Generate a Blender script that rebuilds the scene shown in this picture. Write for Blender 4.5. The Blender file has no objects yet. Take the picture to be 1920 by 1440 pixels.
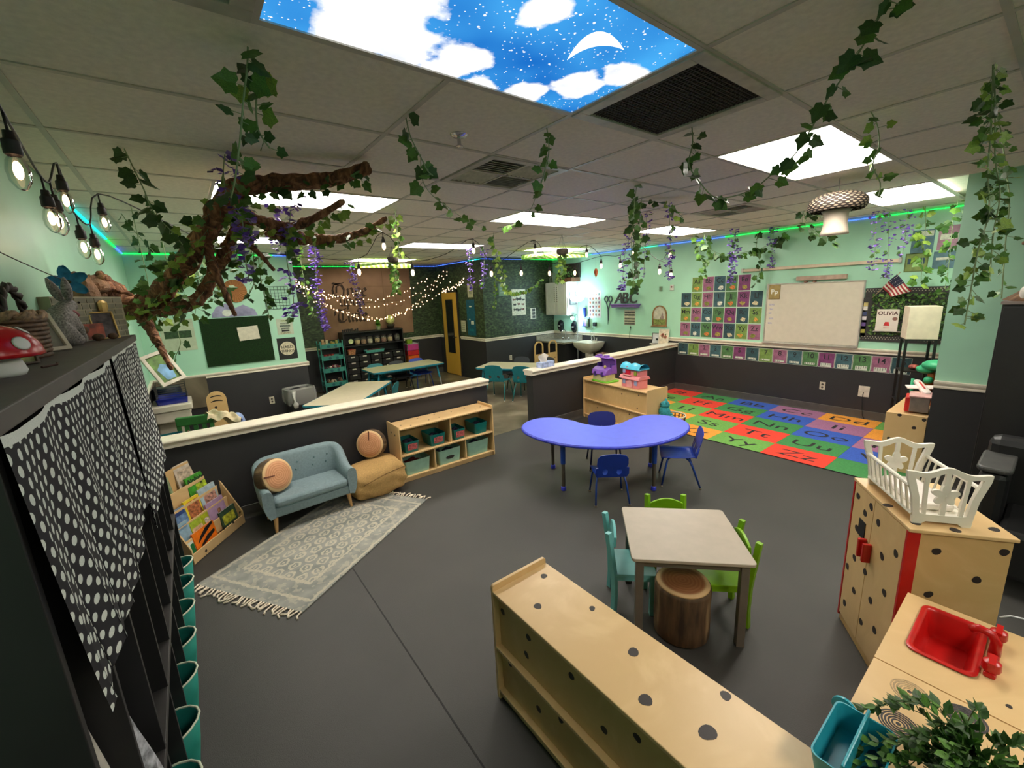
import bpy, math, random
from mathutils import Matrix, Vector
R = math.radians
PI = math.pi
scene = bpy.context.scene
col = scene.collection

# ------------------------------------------------------------------ camera, world, exposure
cam_data = bpy.data.cameras.new('camera')
cam_data.sensor_width = 36.0
cam_data.lens = 792.7 / 1920 * 36.0
cam_data.clip_start = 0.02
cam = bpy.data.objects.new('camera', cam_data)
col.objects.link(cam)
_y, _p, _r = R(52.961), R(-12.166), R(-2.708)
_f = Vector((math.cos(_p) * math.cos(_y), math.cos(_p) * math.sin(_y), math.sin(_p)))
_s = Vector((math.sin(_y), -math.cos(_y), 0))
_u = _s.cross(_f)
_r2 = math.cos(_r) * _s + math.sin(_r) * _u
_u2 = -math.sin(_r) * _s + math.cos(_r) * _u
cam.matrix_world = Matrix((_r2, _u2, -_f)).transposed().to_4x4()
cam.location = (0, 0, 1.927)
scene.camera = cam

world = bpy.data.worlds.new('world')
scene.world = world
world.use_nodes = True
world.node_tree.nodes['Background'].inputs[0].default_value = (0.5, 0.5, 0.52, 1)
world.node_tree.nodes['Background'].inputs[1].default_value = 0.02

scene.view_settings.view_transform = 'Standard'
scene.view_settings.look = 'None'
scene.view_settings.exposure = 0.0
scene.view_settings.gamma = 1.0
scene.view_settings.use_curve_mapping = False
PANEL = 19.0         # emission of the ceiling light diffusers
SKY = 1.0            # emission of the printed sky diffuser
try:
    scene.cycles.use_denoising = True
    scene.cycles.max_bounces = 9
    scene.cycles.diffuse_bounces = 6
    scene.cycles.glossy_bounces = 3
    scene.cycles.transmission_bounces = 6
    scene.cycles.transparent_max_bounces = 12
    scene.cycles.sample_clamp_indirect = 20.0
    scene.cycles.caustics_reflective = False
    scene.cycles.caustics_refractive = False
except Exception:
    pass

# ------------------------------------------------------------------ room numbers (metres)
XW, YH, YB, XL, YO, YF, XD, ZC = 7.184, 4.385, 7.565, -0.503, 9.75, 7.686, 5.14, 2.68
YBACK, XS, YS = -3.0, 5.29, 0.66      # back wall, right-hand pier face, pier side
ZR = 0.978                             # top of the chair rail
V = 0.6096                             # ceiling module
GX = lambda m: 1.4935 + m * V
GY = lambda n: 2.0642 + n * V

# ------------------------------------------------------------------ materials
def lin(c):
    o = []
    for v in c[:3]:
        v = v / 255.0
        o.append(v / 12.92 if v <= 0.04045 else ((v + 0.055) / 1.055) ** 2.4)
    return (*o, 1.0)

def nodes_of(name):
    m = bpy.data.materials.new(name)
    m.use_nodes = True
    nt = m.node_tree
    return m, nt, nt.nodes['Principled BSDF'], nt.nodes.new, nt.links.new

def ramp(nt, stops, interp='LINEAR'):
    n = nt.nodes.new('ShaderNodeValToRGB')
    e = n.color_ramp.elements
    n.color_ramp.interpolation = interp
    while len(e) < len(stops):
        e.new(0.5)
    for k, (p, c) in enumerate(stops):
        e[k].position = p
        e[k].color = lin(c)
    return n

def coords(nt, kind='Object', scale=(1, 1, 1), rot=(0, 0, 0)):
    tc = nt.nodes.new('ShaderNodeTexCoord')
    mp = nt.nodes.new('ShaderNodeMapping')
    mp.inputs['Scale'].default_value = scale
    mp.inputs['Rotation'].default_value = rot
    nt.links.new(tc.outputs[kind], mp.inputs[0])
    return mp.outputs[0]

MATS = {}
def mat(name, c, rough=0.5, metal=0.0, n=0.08, sc=14.0, bump=0.0, spec=None, alpha=None, emit=None, trans=None, stretch=(1, 1, 1)):
    """plain colour with a slight procedural mottling and optional fine relief"""
    if name in MATS:
        return MATS[name]
    m, nt, b, new, link = nodes_of(name)
    b.inputs['Roughness'].default_value = rough
    b.inputs['Metallic'].default_value = metal
    if spec is not None:
        b.inputs['Specular IOR Level'].default_value = spec
    if alpha is not None:
        b.inputs['Alpha'].default_value = alpha
    if trans is not None:
        b.inputs['Transmission Weight'].default_value = trans
    t = new('ShaderNodeTexNoise')
    t.inputs['Scale'].default_value = sc
    t.inputs['Detail'].default_value = 3
    link(coords(nt, scale=stretch), t.inputs['Vector'])
    lo = [max(0, v * (1 - n)) for v in c]
    hi = [min(255, v * (1 + n)) for v in c]
    r = ramp(nt, [(0.3, lo), (0.7, hi)])
    link(t.outputs['Fac'], r.inputs['Fac'])
    link(r.outputs['Color'], b.inputs['Base Color'])
    if bump:
        bp = new('ShaderNodeBump')
        bp.inputs['Strength'].default_value = bump
        bp.inputs['Distance'].default_value = 0.01
        t2 = new('ShaderNodeTexNoise')
        t2.inputs['Scale'].default_value = sc * 6
        link(coords(nt, scale=stretch), t2.inputs['Vector'])
        link(t2.outputs['Fac'], bp.inputs['Height'])
        link(bp.outputs['Normal'], b.inputs['Normal'])
    if emit:
        b.inputs['Emission Color'].default_value = lin(emit[0])
        b.inputs['Emission Strength'].default_value = emit[1]
    MATS[name] = m
    return m

def wood(name, c1, c2, rough=0.38, sc=2.2, stretch=(1, 1, 1), dist=3.0):
    m, nt, b, new, link = nodes_of(name)
    b.inputs['Roughness'].default_value = rough
    v = coords(nt, scale=stretch)
    t = new('ShaderNodeTexNoise'); t.inputs['Scale'].default_value = sc; t.inputs['Detail'].default_value = 4
    t.inputs['Distortion'].default_value = dist
    link(v, t.inputs['Vector'])
    w = new('ShaderNodeMath'); w.operation = 'MULTIPLY'; w.inputs[1].default_value = 9.0
    f = new('ShaderNodeMath'); f.operation = 'SINE'
    link(t.outputs['Fac'], w.inputs[0]); link(w.outputs[0], f.inputs[0])
    mr = new('ShaderNodeMapRange'); mr.inputs['From Min'].default_value = -1
    link(f.outputs[0], mr.inputs['Value'])
    r = ramp(nt, [(0.0, c1), (1.0, c2)])
    link(mr.outputs[0], r.inputs['Fac'])
    link(r.outputs['Color'], b.inputs['Base Color'])
    MATS[name] = m
    return m

def emit_mat(name, c, strength):
    m, nt, b, new, link = nodes_of(name)
    e = new('ShaderNodeEmission')
    t = new('ShaderNodeTexNoise'); t.inputs['Scale'].default_value = 3
    link(coords(nt), t.inputs['Vector'])
    r = ramp(nt, [(0, [v * 0.97 for v in c]), (1, c)])
    link(t.outputs['Fac'], r.inputs['Fac'])
    link(r.outputs['Color'], e.inputs['Color'])
    e.inputs['Strength'].default_value = strength
    link(e.outputs[0], nt.nodes['Material Output'].inputs['Surface'])
    MATS[name] = m
    return m

# ------------------------------------------------------------------ mesh builder
class MB:
    def __init__(s):
        s.v, s.f, s.m, s.uv = [], [], [], None

    def add(s, vs, fs, mi=0, M=None):
        o = len(s.v)
        if M is not None:
            vs = [M @ Vector(p) for p in vs]
        s.v += [tuple(p) for p in vs]
        s.f += [tuple(o + i for i in f) for f in fs]
        s.m += [mi] * len(fs)
        return s

    def box(s, x0, x1, y0, y1, z0, z1, mi=0, M=None):
        vs = [(x, y, z) for z in (z0, z1) for y in (y0, y1) for x in (x0, x1)]
        return s.add(vs, [(0, 2, 3, 1), (4, 5, 7, 6), (0, 1, 5, 4), (2, 6, 7, 3), (0, 4, 6, 2), (1, 3, 7, 5)], mi, M)

    def prism(s, pts, z0, z1, mi=0, M=None):
        n = len(pts)
        a = sum(pts[i][0] * pts[(i + 1) % n][1] - pts[(i + 1) % n][0] * pts[i][1] for i in range(n))
        if a < 0:
            pts = pts[::-1]
        vs = [(x, y, z0) for x, y in pts] + [(x, y, z1) for x, y in pts]
        fs = [tuple(range(n - 1, -1, -1)), tuple(range(n, 2 * n))]
        fs += [(i, (i + 1) % n, n + (i + 1) % n, n + i) for i in range(n)]
        return s.add(vs, fs, mi, M)

    def tube(s, pts, r, n=8, mi=0, closed=False, cap=True, M=None):
        pts = [Vector(p) for p in pts]
        k = len(pts)
        rr = r if isinstance(r, (list, tuple)) else [r] * k
        vs, fs = [], []
        up = None
        for i, p in enumerate(pts):
            if closed:
                t = pts[(i + 1) % k] - pts[i - 1]
            else:
                t = pts[min(i + 1, k - 1)] - pts[max(i - 1, 0)]
            if t.length < 1e-9:
                t = Vector((0, 0, 1))
            t.normalize()
            if up is None:
                up = Vector((0, 0, 1)) if abs(t.z) < 0.9 else Vector((1, 0, 0))
            a = t.cross(up)
            if a.length < 1e-6:
                a = t.cross(Vector((1, 0.3, 0)))
            a.normalize()
            b = a.cross(t)
            up = b
            for j in range(n):
                w = 2 * PI * j / n
                vs.append(p + a * (rr[i] * math.cos(w)) + b * (rr[i] * math.sin(w)))
        for i in range(k if closed else k - 1):
            i2 = (i + 1) % k
            for j in range(n):
                j2 = (j + 1) % n
                fs.append((i * n + j, i2 * n + j, i2 * n + j2, i * n + j2))
        if cap and not closed:
            fs.append(tuple(range(n)))
            fs.append(tuple((k - 1) * n + j for j in range(n - 1, -1, -1)))
        return s.add(vs, fs, mi, M)

    def cyl(s, p0, p1, r0, r1=None, n=12, mi=0, M=None):
        return s.tube([p0, p1], [r0, r0 if r1 is None else r1], n, mi, M=M)

    def lathe(s, prof, n=20, mi=0, c=(0, 0, 0), M=None, jit=0.0, rnd=None):
        vs, fs = [], []
        k = len(prof)
        for i, (r, z) in enumerate(prof):
            for j in range(n):
                w = 2 * PI * j / n
                q = r * (1 + (rnd.uniform(-jit, jit) if rnd else 0))
                vs.append((c[0] + q * math.cos(w), c[1] + q * math.sin(w), c[2] + z))
        for i in range(k - 1):
            for j in range(n):
                j2 = (j + 1) % n
                fs.append((i * n + j, i * n + j2, (i + 1) * n + j2, (i + 1) * n + j))
        fs.append(tuple(range(n - 1, -1, -1)))
        fs.append(tuple((k - 1) * n + j for j in range(n)))
        return s.add(vs, fs, mi, M)

    def ball(s, c, rx, ry=None, rz=None, n=14, k=8, mi=0, M=None):
        ry = rx if ry is None else ry
        rz = rx if rz is None else rz
        vs = [(c[0], c[1], c[2] - rz)]
        for i in range(1, k):
            a = -PI / 2 + PI * i / k
            for j in range(n):
                w = 2 * PI * j / n
                vs.append((c[0] + rx * math.cos(a) * math.cos(w), c[1] + ry * math.cos(a) * math.sin(w), c[2] + rz * math.sin(a)))
        vs.append((c[0], c[1], c[2] + rz))
        fs = [(0, 1 + (j + 1) % n, 1 + j) for j in range(n)]
        for i in range(k - 2):
            for j in range(n):
                j2 = (j + 1) % n
                fs.append((1 + i * n + j, 1 + i * n + j2, 1 + (i + 1) * n + j2, 1 + (i + 1) * n + j))
        b = 1 + (k - 2) * n
        fs += [(b + j, b + (j + 1) % n, len(vs) - 1) for j in range(n)]
        return s.add(vs, fs, mi, M)

    def grid(s, fn, nu, nv, mi=0, uvfn=None, thick=None):
        """surface from fn(u, v) with u, v in 0..1"""
        o = len(s.v)
        vs = [tuple(fn(i / nu, j / nv)) for j in range(nv + 1) for i in range(nu + 1)]
        fs = []
        for j in range(nv):
            for i in range(nu):
                a = j * (nu + 1) + i
                fs.append((a, a + 1, a + nu + 2, a + nu + 1))
        s.add(vs, fs, mi)
        if uvfn:
            s.uv = s.uv or {}
            for j in range(nv + 1):
                for i in range(nu + 1):
                    s.uv[o + j * (nu + 1) + i] = uvfn(i / nu, j / nv)
        return s

    def mesh(s, name, smooth=None):
        me = bpy.data.meshes.new(name)
        me.from_pydata(s.v, [], s.f)
        if any(s.m):
            me.polygons.foreach_set('material_index', s.m)
        if s.uv:
            lay = me.uv_layers.new(name='UVMap')
            for l in me.loops:
                lay.data[l.index].uv = s.uv.get(l.vertex_index, (0, 0))
        if smooth:
            me.polygons.foreach_set('use_smooth', [True] * len(me.polygons))
            if smooth is not True:
                me.set_sharp_from_angle(angle=R(smooth))
        me.update()
        return me

    def obj(s, name, mats, parent=None, loc=(0, 0, 0), rz=0.0, smooth=None, bev=0.0, M=None):
        return put(name, s.mesh(name, smooth), mats, parent, loc, rz, bev, M)

def put(name, me, mats, parent=None, loc=(0, 0, 0), rz=0.0, bev=0.0, M=None):
    o = bpy.data.objects.new(name, me)
    if mats is not None and len(me.materials) == 0:
        for m in (mats if isinstance(mats, (list, tuple)) else [mats]):
            me.materials.append(m)
    col.objects.link(o)
    o.location = loc
    o.rotation_euler = (0, 0, rz)
    if M is not None:
        o.matrix_basis = M
    if parent is not None:
        o.parent = parent
    if bev:
        md = o.modifiers.new('edge', 'BEVEL')
        md.width = bev
        md.segments = 2
        md.limit_method = 'ANGLE'
        md.angle_limit = R(50)
    return o

def tag(o, label, cat, group=None, kind=None):
    if label: o['label'] = label
    if cat: o['category'] = cat
    if group: o['group'] = group
    if kind: o['kind'] = kind
    return o

def thing(name, label, cat, loc=(0, 0, 0), rz=0.0, group=None, M=None):
    o = bpy.data.objects.new(name, None)
    o.empty_display_size = 0.05
    col.objects.link(o)
    o.location = loc
    o.rotation_euler = (0, 0, rz)
    if M is not None:
        o.matrix_basis = M
    return tag(o, label, cat, group)

def struct(o):
    o['kind'] = 'structure'
    return o

def kids(o):
    return [c for c in bpy.data.objects if c.parent is o]

def dup(root, loc=None, rz=None, label=None, tree=None, M=None):
    """copy a thing with its parts and sub-parts (tree = cached children)"""
    r = root.copy(); col.objects.link(r)
    if loc is not None: r.location = loc
    if rz is not None: r.rotation_euler = (0, 0, rz)
    if M is not None: r.matrix_basis = M
    if label: r['label'] = label
    for c, gs in (tree if tree is not None else family(root)):
        n = c.copy(); col.objects.link(n); n.parent = r
        for g in gs:
            q = g.copy(); col.objects.link(q); q.parent = n
    return r

def family(root):
    return [(c, kids(c)) for c in kids(root)]

def frame(o, x, y, z):
    """matrix with columns x, y, z and origin o"""
    x, y, z = Vector(x), Vector(y), Vector(z)
    m = Matrix((x, y, z)).transposed().to_4x4()
    m.translation = Vector(o)
    return m

def onX(x, y, z):      # flat item on a wall that faces -X: local x runs to the viewer's right, y up, z out
    return frame((x, y, z), (0, -1, 0), (0, 0, 1), (-1, 0, 0))

def onY(y, x, z):      # flat item on a wall that faces -Y
    return frame((x, y, z), (1, 0, 0), (0, 0, 1), (0, -1, 0))

_txt = {}
def text_mesh(s, size, ext=0.0004, shear=0.0, bold=0.0):
    key = (s, size, ext, shear, bold)
    if key not in _txt:
        cu = bpy.data.curves.new('t', 'FONT')
        cu.body = s; cu.size = size; cu.align_x = 'CENTER'; cu.align_y = 'CENTER'
        cu.extrude = ext; cu.shear = shear; cu.offset = bold; cu.resolution_u = 3
        ob = bpy.data.objects.new('t', cu)
        _txt[key] = bpy.data.meshes.new_from_object(ob)
        bpy.data.objects.remove(ob)
    return _txt[key].copy()

def letter(parent, s, size, x, y, z, m, name='lettering', rot=0.0, **k):
    o = put(name, text_mesh(s, size, **k), m, parent)
    o.matrix_basis = Matrix.Translation((x, y, z)) @ Matrix.Rotation(rot, 4, 'Z')
    return o

def disc_pts(r, n=16, rx=None, a0=0.0):
    return [((rx or r) * math.cos(a0 + 2 * PI * i / n), r * math.sin(a0 + 2 * PI * i / n)) for i in range(n)]

def rrect(x0, x1, y0, y1, r, n=4):
    p = []
    for cx, cy, a in ((x1 - r, y1 - r, 0), (x0 + r, y1 - r, 90), (x0 + r, y0 + r, 180), (x1 - r, y0 + r, 270)):
        for i in range(n + 1):
            w = R(a + 90 * i / n)
            p.append((cx + r * math.cos(w), cy + r * math.sin(w)))
    return p
# ------------------------------------------------------------------ surface materials
def make_floor():
    m, nt, b, new, link = nodes_of('dark rubber floor')
    v = coords(nt)
    t = new('ShaderNodeTexNoise'); t.inputs['Scale'].default_value = 1.3; t.inputs['Detail'].default_value = 6
    link(v, t.inputs['Vector'])
    r = ramp(nt, [(0.3, (58, 57, 55)), (0.7, (68, 66, 63))])
    link(t.outputs['Fac'], r.inputs['Fac']); link(r.outputs['Color'], b.inputs['Base Color'])
    t2 = new('ShaderNodeTexNoise'); t2.inputs['Scale'].default_value = 260
    link(v, t2.inputs['Vector'])
    bp = new('ShaderNodeBump'); bp.inputs['Strength'].default_value = 0.25; bp.inputs['Distance'].default_value = 0.004
    link(t2.outputs['Fac'], bp.inputs['Height']); link(bp.outputs[0], b.inputs['Normal'])
    b.inputs['Roughness'].default_value = 0.5
    b.inputs['Specular IOR Level'].default_value = 0.42
    return m

def make_concrete():
    m, nt, b, new, link = nodes_of('polished concrete')
    v = coords(nt)
    t = new('ShaderNodeTexNoise'); t.inputs['Scale'].default_value = 2.2; t.inputs['Detail'].default_value = 8
    t.inputs['Distortion'].default_value = 0.8
    link(v, t.inputs['Vector'])
    r = ramp(nt, [(0.3, (88, 79, 64)), (0.55, (122, 111, 92)), (0.75, (150, 140, 120))])
    link(t.outputs['Fac'], r.inputs['Fac']); link(r.outputs['Color'], b.inputs['Base Color'])
    b.inputs['Roughness'].default_value = 0.3
    return m

def make_leafwall():
    m, nt, b, new, link = nodes_of('foliage wallpaper')
    v = coords(nt, scale=(9, 9, 17))
    t = new('ShaderNodeTexVoronoi'); t.inputs['Scale'].default_value = 1.6
    link(v, t.inputs['Vector'])
    n2 = new('ShaderNodeTexNoise'); n2.inputs['Scale'].default_value = 0.8; n2.inputs['Detail'].default_value = 5
    n2.inputs['Distortion'].default_value = 1.6
    link(v, n2.inputs['Vector'])
    mx = new('ShaderNodeMath'); mx.operation = 'MULTIPLY_ADD'; mx.inputs[1].default_value = 0.55
    link(t.outputs['Distance'], mx.inputs[0]); link(n2.outputs['Fac'], mx.inputs[2])
    r = ramp(nt, [(0.35, (16, 22, 14)), (0.62, (32, 44, 27)), (0.85, (52, 68, 42)), (1.0, (72, 90, 58))])
    link(mx.outputs[0], r.inputs['Fac']); link(r.outputs['Color'], b.inputs['Base Color'])
    b.inputs['Roughness'].default_value = 0.55
    return m

M_floor = make_floor()
M_conc = make_concrete()
M_leafwall = make_leafwall()
M_teal = mat('mint green paint', (166, 212, 184), 0.38, n=0.02, sc=3)
M_dark = mat('charcoal wainscot paint', (44, 43, 45), 0.5, n=0.04, sc=3)
M_white = mat('cream trim paint', (226, 214, 196), 0.4, n=0.03)
M_base = mat('grey rubber cove base', (78, 74, 70), 0.5, n=0.05)
M_tile = mat('ceiling tile', (236, 228, 216), 0.9, n=0.03, sc=40, bump=0.15)
M_tbar = mat('ceiling grid metal', (196, 190, 180), 0.5, n=0.02)
M_lamp = emit_mat('light diffuser', (255, 247, 235), PANEL)
M_black = mat('black laminate', (24, 23, 24), 0.45, n=0.1)
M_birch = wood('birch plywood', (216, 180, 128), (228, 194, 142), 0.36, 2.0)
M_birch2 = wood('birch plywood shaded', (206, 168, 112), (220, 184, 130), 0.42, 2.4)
M_edge = mat('ply edge', (196, 150, 98), 0.5, stretch=(1, 1, 20), n=0.12)
M_spot = mat('dark spot decal', (44, 36, 34), 0.5, n=0.1)
M_chrome = mat('chrome', (200, 200, 200), 0.2, 1.0, n=0.03)

# ------------------------------------------------------------------ floor
fl = struct(MB().box(XL - 0.1, XW + 0.1, YBACK - 0.1, YH + 0.245, -0.1, 0).obj('floor', M_floor))
fl2 = struct(MB().box(XL - 0.1, XW + 0.1, YH + 0.245, YO + 0.1, -0.1, 0.001).obj('floor', M_conc))
seam = MB()
for k in range(7):
    y = -0.2 + k * 0.66
    seam.box(0.682 - 0.004, 0.682 + 0.004, y, y + 0.655, -0.002, 0.0012)
seam.obj('floor_seam', mat('dark seam filler', (24, 23, 22), 0.7), fl)

# ------------------------------------------------------------------ walls: each one box with wainscot and upper paint
def wall(name, x0, x1, y0, y1, upper, split=ZR - 0.03, z1=ZC + 0.1, lower=None):
    b = MB()
    b.box(x0, x1, y0, y1, 0, split, 0)
    b.box(x0, x1, y0, y1, split, z1, 1)
    return struct(b.obj(name, [lower or M_dark, upper]))

wall('wall_left', XL - 0.12, XL, YBACK, YB, M_teal)
wall('wall_back_left', XL - 0.12, 1.49, YB, YO + 0.12, M_teal)
wall('wall_back', 1.49, XD, YO, YO + 0.12, M_leafwall)
wall('wall_back_right', XD, XW + 0.12, YF, YO + 0.12, M_leafwall)
wall('wall_right', XW, XW + 0.12, YS, YF, M_teal)
wall('wall_right_pier', XS, XW + 0.12, YBACK, YS, M_teal)
wall('wall_front', XL - 0.12, XW + 0.12, YBACK - 0.12, YBACK, M_teal)

# chair rails: a moulded profile swept along each wall
RAIL = [(0, 0), (0.012, 0), (0.016, 0.012), (0.012, 0.026), (0.022, 0.034), (0.03, 0.05), (0.03, 0.064), (0, 0.068)]
def rail(name, p0, p1, out, z=ZR, prof=RAIL, m=None):
    p0, p1, out = Vector((*p0, 0)), Vector((*p1, 0)), Vector((*out, 0))
    h = prof[-1][1]
    vs = [p + out * a + Vector((0, 0, z - h + b)) for p in (p0, p1) for a, b in prof]
    n = len(prof)
    fs = [(i, (i + 1) % n, n + (i + 1) % n, n + i) for i in range(n)] + [tuple(range(n)), tuple(range(2 * n - 1, n - 1, -1))]
    return struct(MB().add(vs, fs).obj(name, m or M_white))
rail('trim_1', (XL, YB), (1.49 + 0.03, YB), (0, -1))
rail('trim_2', (1.49, YO), (XD, YO), (0, -1))
rail('trim_3', (XD, 8.72), (XD, YF), (-1, 0))
rail('trim_4', (XD - 0.03, YF), (XW, YF), (0, -1))
rail('trim_5', (XW, YF), (XW, YS), (-1, 0))
rail('trim_6', (XS, YS), (XS, YBACK), (-1, 0))
rail('trim_7', (XL, 3.5), (XL, YB), (1, 0))
rail('trim_8', (1.49, YB), (1.49, YO), (1, 0))
rail('trim_9', (XD, YO), (XD, 9.56), (-1, 0))
COVE = [(0, 0), (0.014, 0), (0.008, 0.012), (0.005, 0.03), (0.004, 0.12), (0, 0.124)]
def base(name, p0, p1, out):
    return rail(name, p0, p1, out, 0.124, COVE, M_base)
base('baseboard_right', (XW, YF), (XW, YS), (-1, 0))
base('baseboard_back', (1.49, YO), (XD, YO), (0, -1))
base('baseboard_back_left', (XL, YB), (1.49, YB), (0, -1))
base('baseboard_back_right', (XD, YF), (XW, YF), (0, -1))
base('baseboard_right_pier', (XS, YS), (XS, YBACK), (-1, 0))
base('baseboard_side', (1.49, YB), (1.49, YO), (1, 0))

# half walls with a moulded cream cap
def half_wall(name, tname, x0, x1, bname):
    struct(MB().box(x0, x1, YH, YH + 0.13, 0, 0.815).obj(name, M_dark))
    c = MB()
    prof = [(-0.012, 0.80), (-0.03, 0.806), (-0.03, 0.826), (-0.02, 0.834), (-0.04, 0.846), (-0.046, 0.858), (-0.044, 0.868), (-0.036, 0.874),
            (0.16, 0.874), (0.168, 0.868), (0.168, 0.85), (0.14, 0.84), (0.14, 0.80)]
    a, e = (x0, x1 + 0.012) if x0 < 0 else (x0 - 0.03, x1)
    n = len(prof)
    vs = [(x, YH + p, z) for x in (a, e) for p, z in prof]
    fs = [(i, n + i, n + (i + 1) % n, (i + 1) % n) for i in range(n)] + [tuple(range(n)), tuple(range(2 * n - 1, n - 1, -1))]
    struct(c.add(vs, fs).obj(tname, M_white))
    base(bname, (x0, YH), (x1, YH), (0, -1))
half_wall('wall_divider_left', 'trim_10', XL, 2.905, 'baseboard_divider_left')
half_wall('wall_divider_right', 'trim_11', 3.668, XW, 'baseboard_divider_right')

# ------------------------------------------------------------------ ceiling
ceil = struct(MB().box(XL - 0.12, XW + 0.12, YBACK - 0.12, YO + 0.12, ZC + 0.04, ZC + 0.12).obj('ceiling', M_tile))
LIGHTS = [(m, n) for n in (-6, -2, 2, 6, 10) for m in (-2, 2, 6) if (m, n) not in ((-2, 10), (6, 10), (6, -6))]
VENTS = [(0, 0), (5, 0)]
GRILLES = [(0, -2), (-3, -2)]
def occupied(m, n):
    return any(lm <= m < lm + 2 and ln == n for lm, ln in LIGHTS) or (m, n) in VENTS or (m, n) in GRILLES
def solid(x, y):
    return (x < 1.49 and y > YB) or (x > XD and y > YF) or (x > XS and y < YS)
tiles = {}
bars = MB()
zt = ZC - 0.004
n = -7
while GY(n) < YO:
    y0, y1 = max(GY(n), YBACK), min(GY(n + 1), YO)
    if y1 - y0 > 0.02:
        row_l = any(ln == n for _, ln in LIGHTS) or (-3, n) in GRILLES
        marks = ([-3.3, -3, -2] if row_l else [-3.3, -3, -1]) + list(range(-1 if not row_l else -1, 11))
        marks = sorted(set(marks))
        for a, b in zip(marks, marks[1:]):
            x0, x1 = max(GX(a), XL), min(GX(b), XW)
            if x1 - x0 < 0.02 or solid((x0 + x1) / 2, (y0 + y1) / 2) or occupied(math.floor(a + 0.01), n):
                continue
            key = (round(x1 - x0, 2), round(y1 - y0, 2))
            if key not in tiles:
                w, d = (x1 - x0) / 2 - 0.004, (y1 - y0) / 2 - 0.004
                tiles[key] = MB().box(-w, w, -d, d, 0, 0.012).mesh('ceiling_tile')
                tiles[key].materials.append(M_tile)
            put('ceiling_tile', tiles[key], None, ceil, ((x0 + x1) / 2, (y0 + y1) / 2, ZC))
            if XL < GX(a) < XW:
                bars.box(GX(a) - 0.011, GX(a) + 0.011, y0, y1, zt, ZC + 0.004)
        if GY(n) > YBACK:
            xa = 1.49 if GY(n) > YB else XL
            xb = XD if GY(n) > YF else (XS if GY(n) < YS else XW)
            bars.box(xa, xb, GY(n) - 0.011, GY(n) + 0.011, zt - 0.0005, ZC + 0.004)
    n += 1
bars.obj('ceiling_grid', M_tbar, ceil)

# printed sky diffuser
def make_sky():
    m, nt, b, new, link = nodes_of('printed night sky film')
    v = coords(nt)
    big = new('ShaderNodeTexNoise'); big.inputs['Scale'].default_value = 7; big.inputs['Detail'].default_value = 7
    link(v, big.inputs['Vector'])
    cur = None
    for x, y, r in ((-.35, .095, .14), (-.364, .26, .11), (-.206, .22, .12), (-.02, .17, .10), (-.05, .263, .09), (.037, -.175, .09), (.31, .26, .10), (.43, .10, .11), (.53, -.05, .09), (-.28, -.03, .11), (.12, .30, .09), (-.33, -.26, .12)):
        d_ = new('ShaderNodeVectorMath'); d_.operation = 'DISTANCE'; d_.inputs[1].default_value = (x, y, 0)
        link(v, d_.inputs[0])
        q = new('ShaderNodeMath'); q.operation = 'DIVIDE'; q.inputs[1].default_value = r
        link(d_.outputs['Value'], q.inputs[0])
        if cur is None: cur = q.outputs[0]
        else:
            mn = new('ShaderNodeMath'); mn.operation = 'SMOOTH_MIN'; mn.inputs[2].default_value = .25
            link(cur, mn.inputs[0]); link(q.outputs[0], mn.inputs[1]); cur = mn.outputs[0]
    ad = new('ShaderNodeMath'); ad.operation = 'MULTIPLY_ADD'; ad.inputs[1].default_value = 2.0
    sb = new('ShaderNodeMath'); sb.operation = 'SUBTRACT'
    link(big.outputs['Fac'], ad.inputs[0]); link(sb.outputs[0], ad.inputs[2])
    sb.inputs[0].default_value = 0.0; link(cur, sb.inputs[1])
    cl = ramp(nt, [(.0, (0, 0, 0)), (.22, (255, 255, 255))])
    link(ad.outputs[0], cl.inputs['Fac'])
    n2 = new('ShaderNodeTexNoise'); n2.inputs['Scale'].default_value = 2.5
    link(v, n2.inputs['Vector'])
    blue = ramp(nt, [(0.35, (26, 104, 188)), (0.7, (66, 160, 226))])
    link(n2.outputs['Fac'], blue.inputs['Fac'])
    white = ramp(nt, [(0.3, (214, 218, 226)), (0.55, (255, 255, 255))])
    n3 = new('ShaderNodeTexNoise'); n3.inputs['Scale'].default_value = 5.0; n3.inputs['Detail'].default_value = 5
    link(v, n3.inputs['Vector']); link(n3.outputs['Fac'], white.inputs['Fac'])
    mix = new('ShaderNodeMix'); mix.data_type = 'RGBA'
    link(cl.outputs['Color'], mix.inputs['Factor']); link(blue.outputs['Color'], mix.inputs['A']); link(white.outputs['Color'], mix.inputs['B'])
    last = mix.outputs['Result']
    for sc, lo, hi in ((58, 0.10, 0.18), (24, 0.07, 0.13)):
        vo = new('ShaderNodeTexVoronoi'); vo.inputs['Scale'].default_value = sc
        link(v, vo.inputs['Vector'])
        st = ramp(nt, [(lo, (255, 255, 255)), (hi, (0, 0, 0))])
        link(vo.outputs['Distance'], st.inputs['Fac'])
        mx = new('ShaderNodeMix'); mx.data_type = 'RGBA'
        link(st.outputs['Color'], mx.inputs['Factor']); link(last, mx.inputs['A'])
        mx.inputs['B'].default_value = (1, 1, 1, 1)
        last = mx.outputs['Result']
    e = new('ShaderNodeEmission'); e.inputs['Strength'].default_value = SKY * 1.25
    link(last, e.inputs['Color'])
    link(e.outputs[0], nt.nodes['Material Output'].inputs['Surface'])
    return m
M_sky = make_sky()

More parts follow.
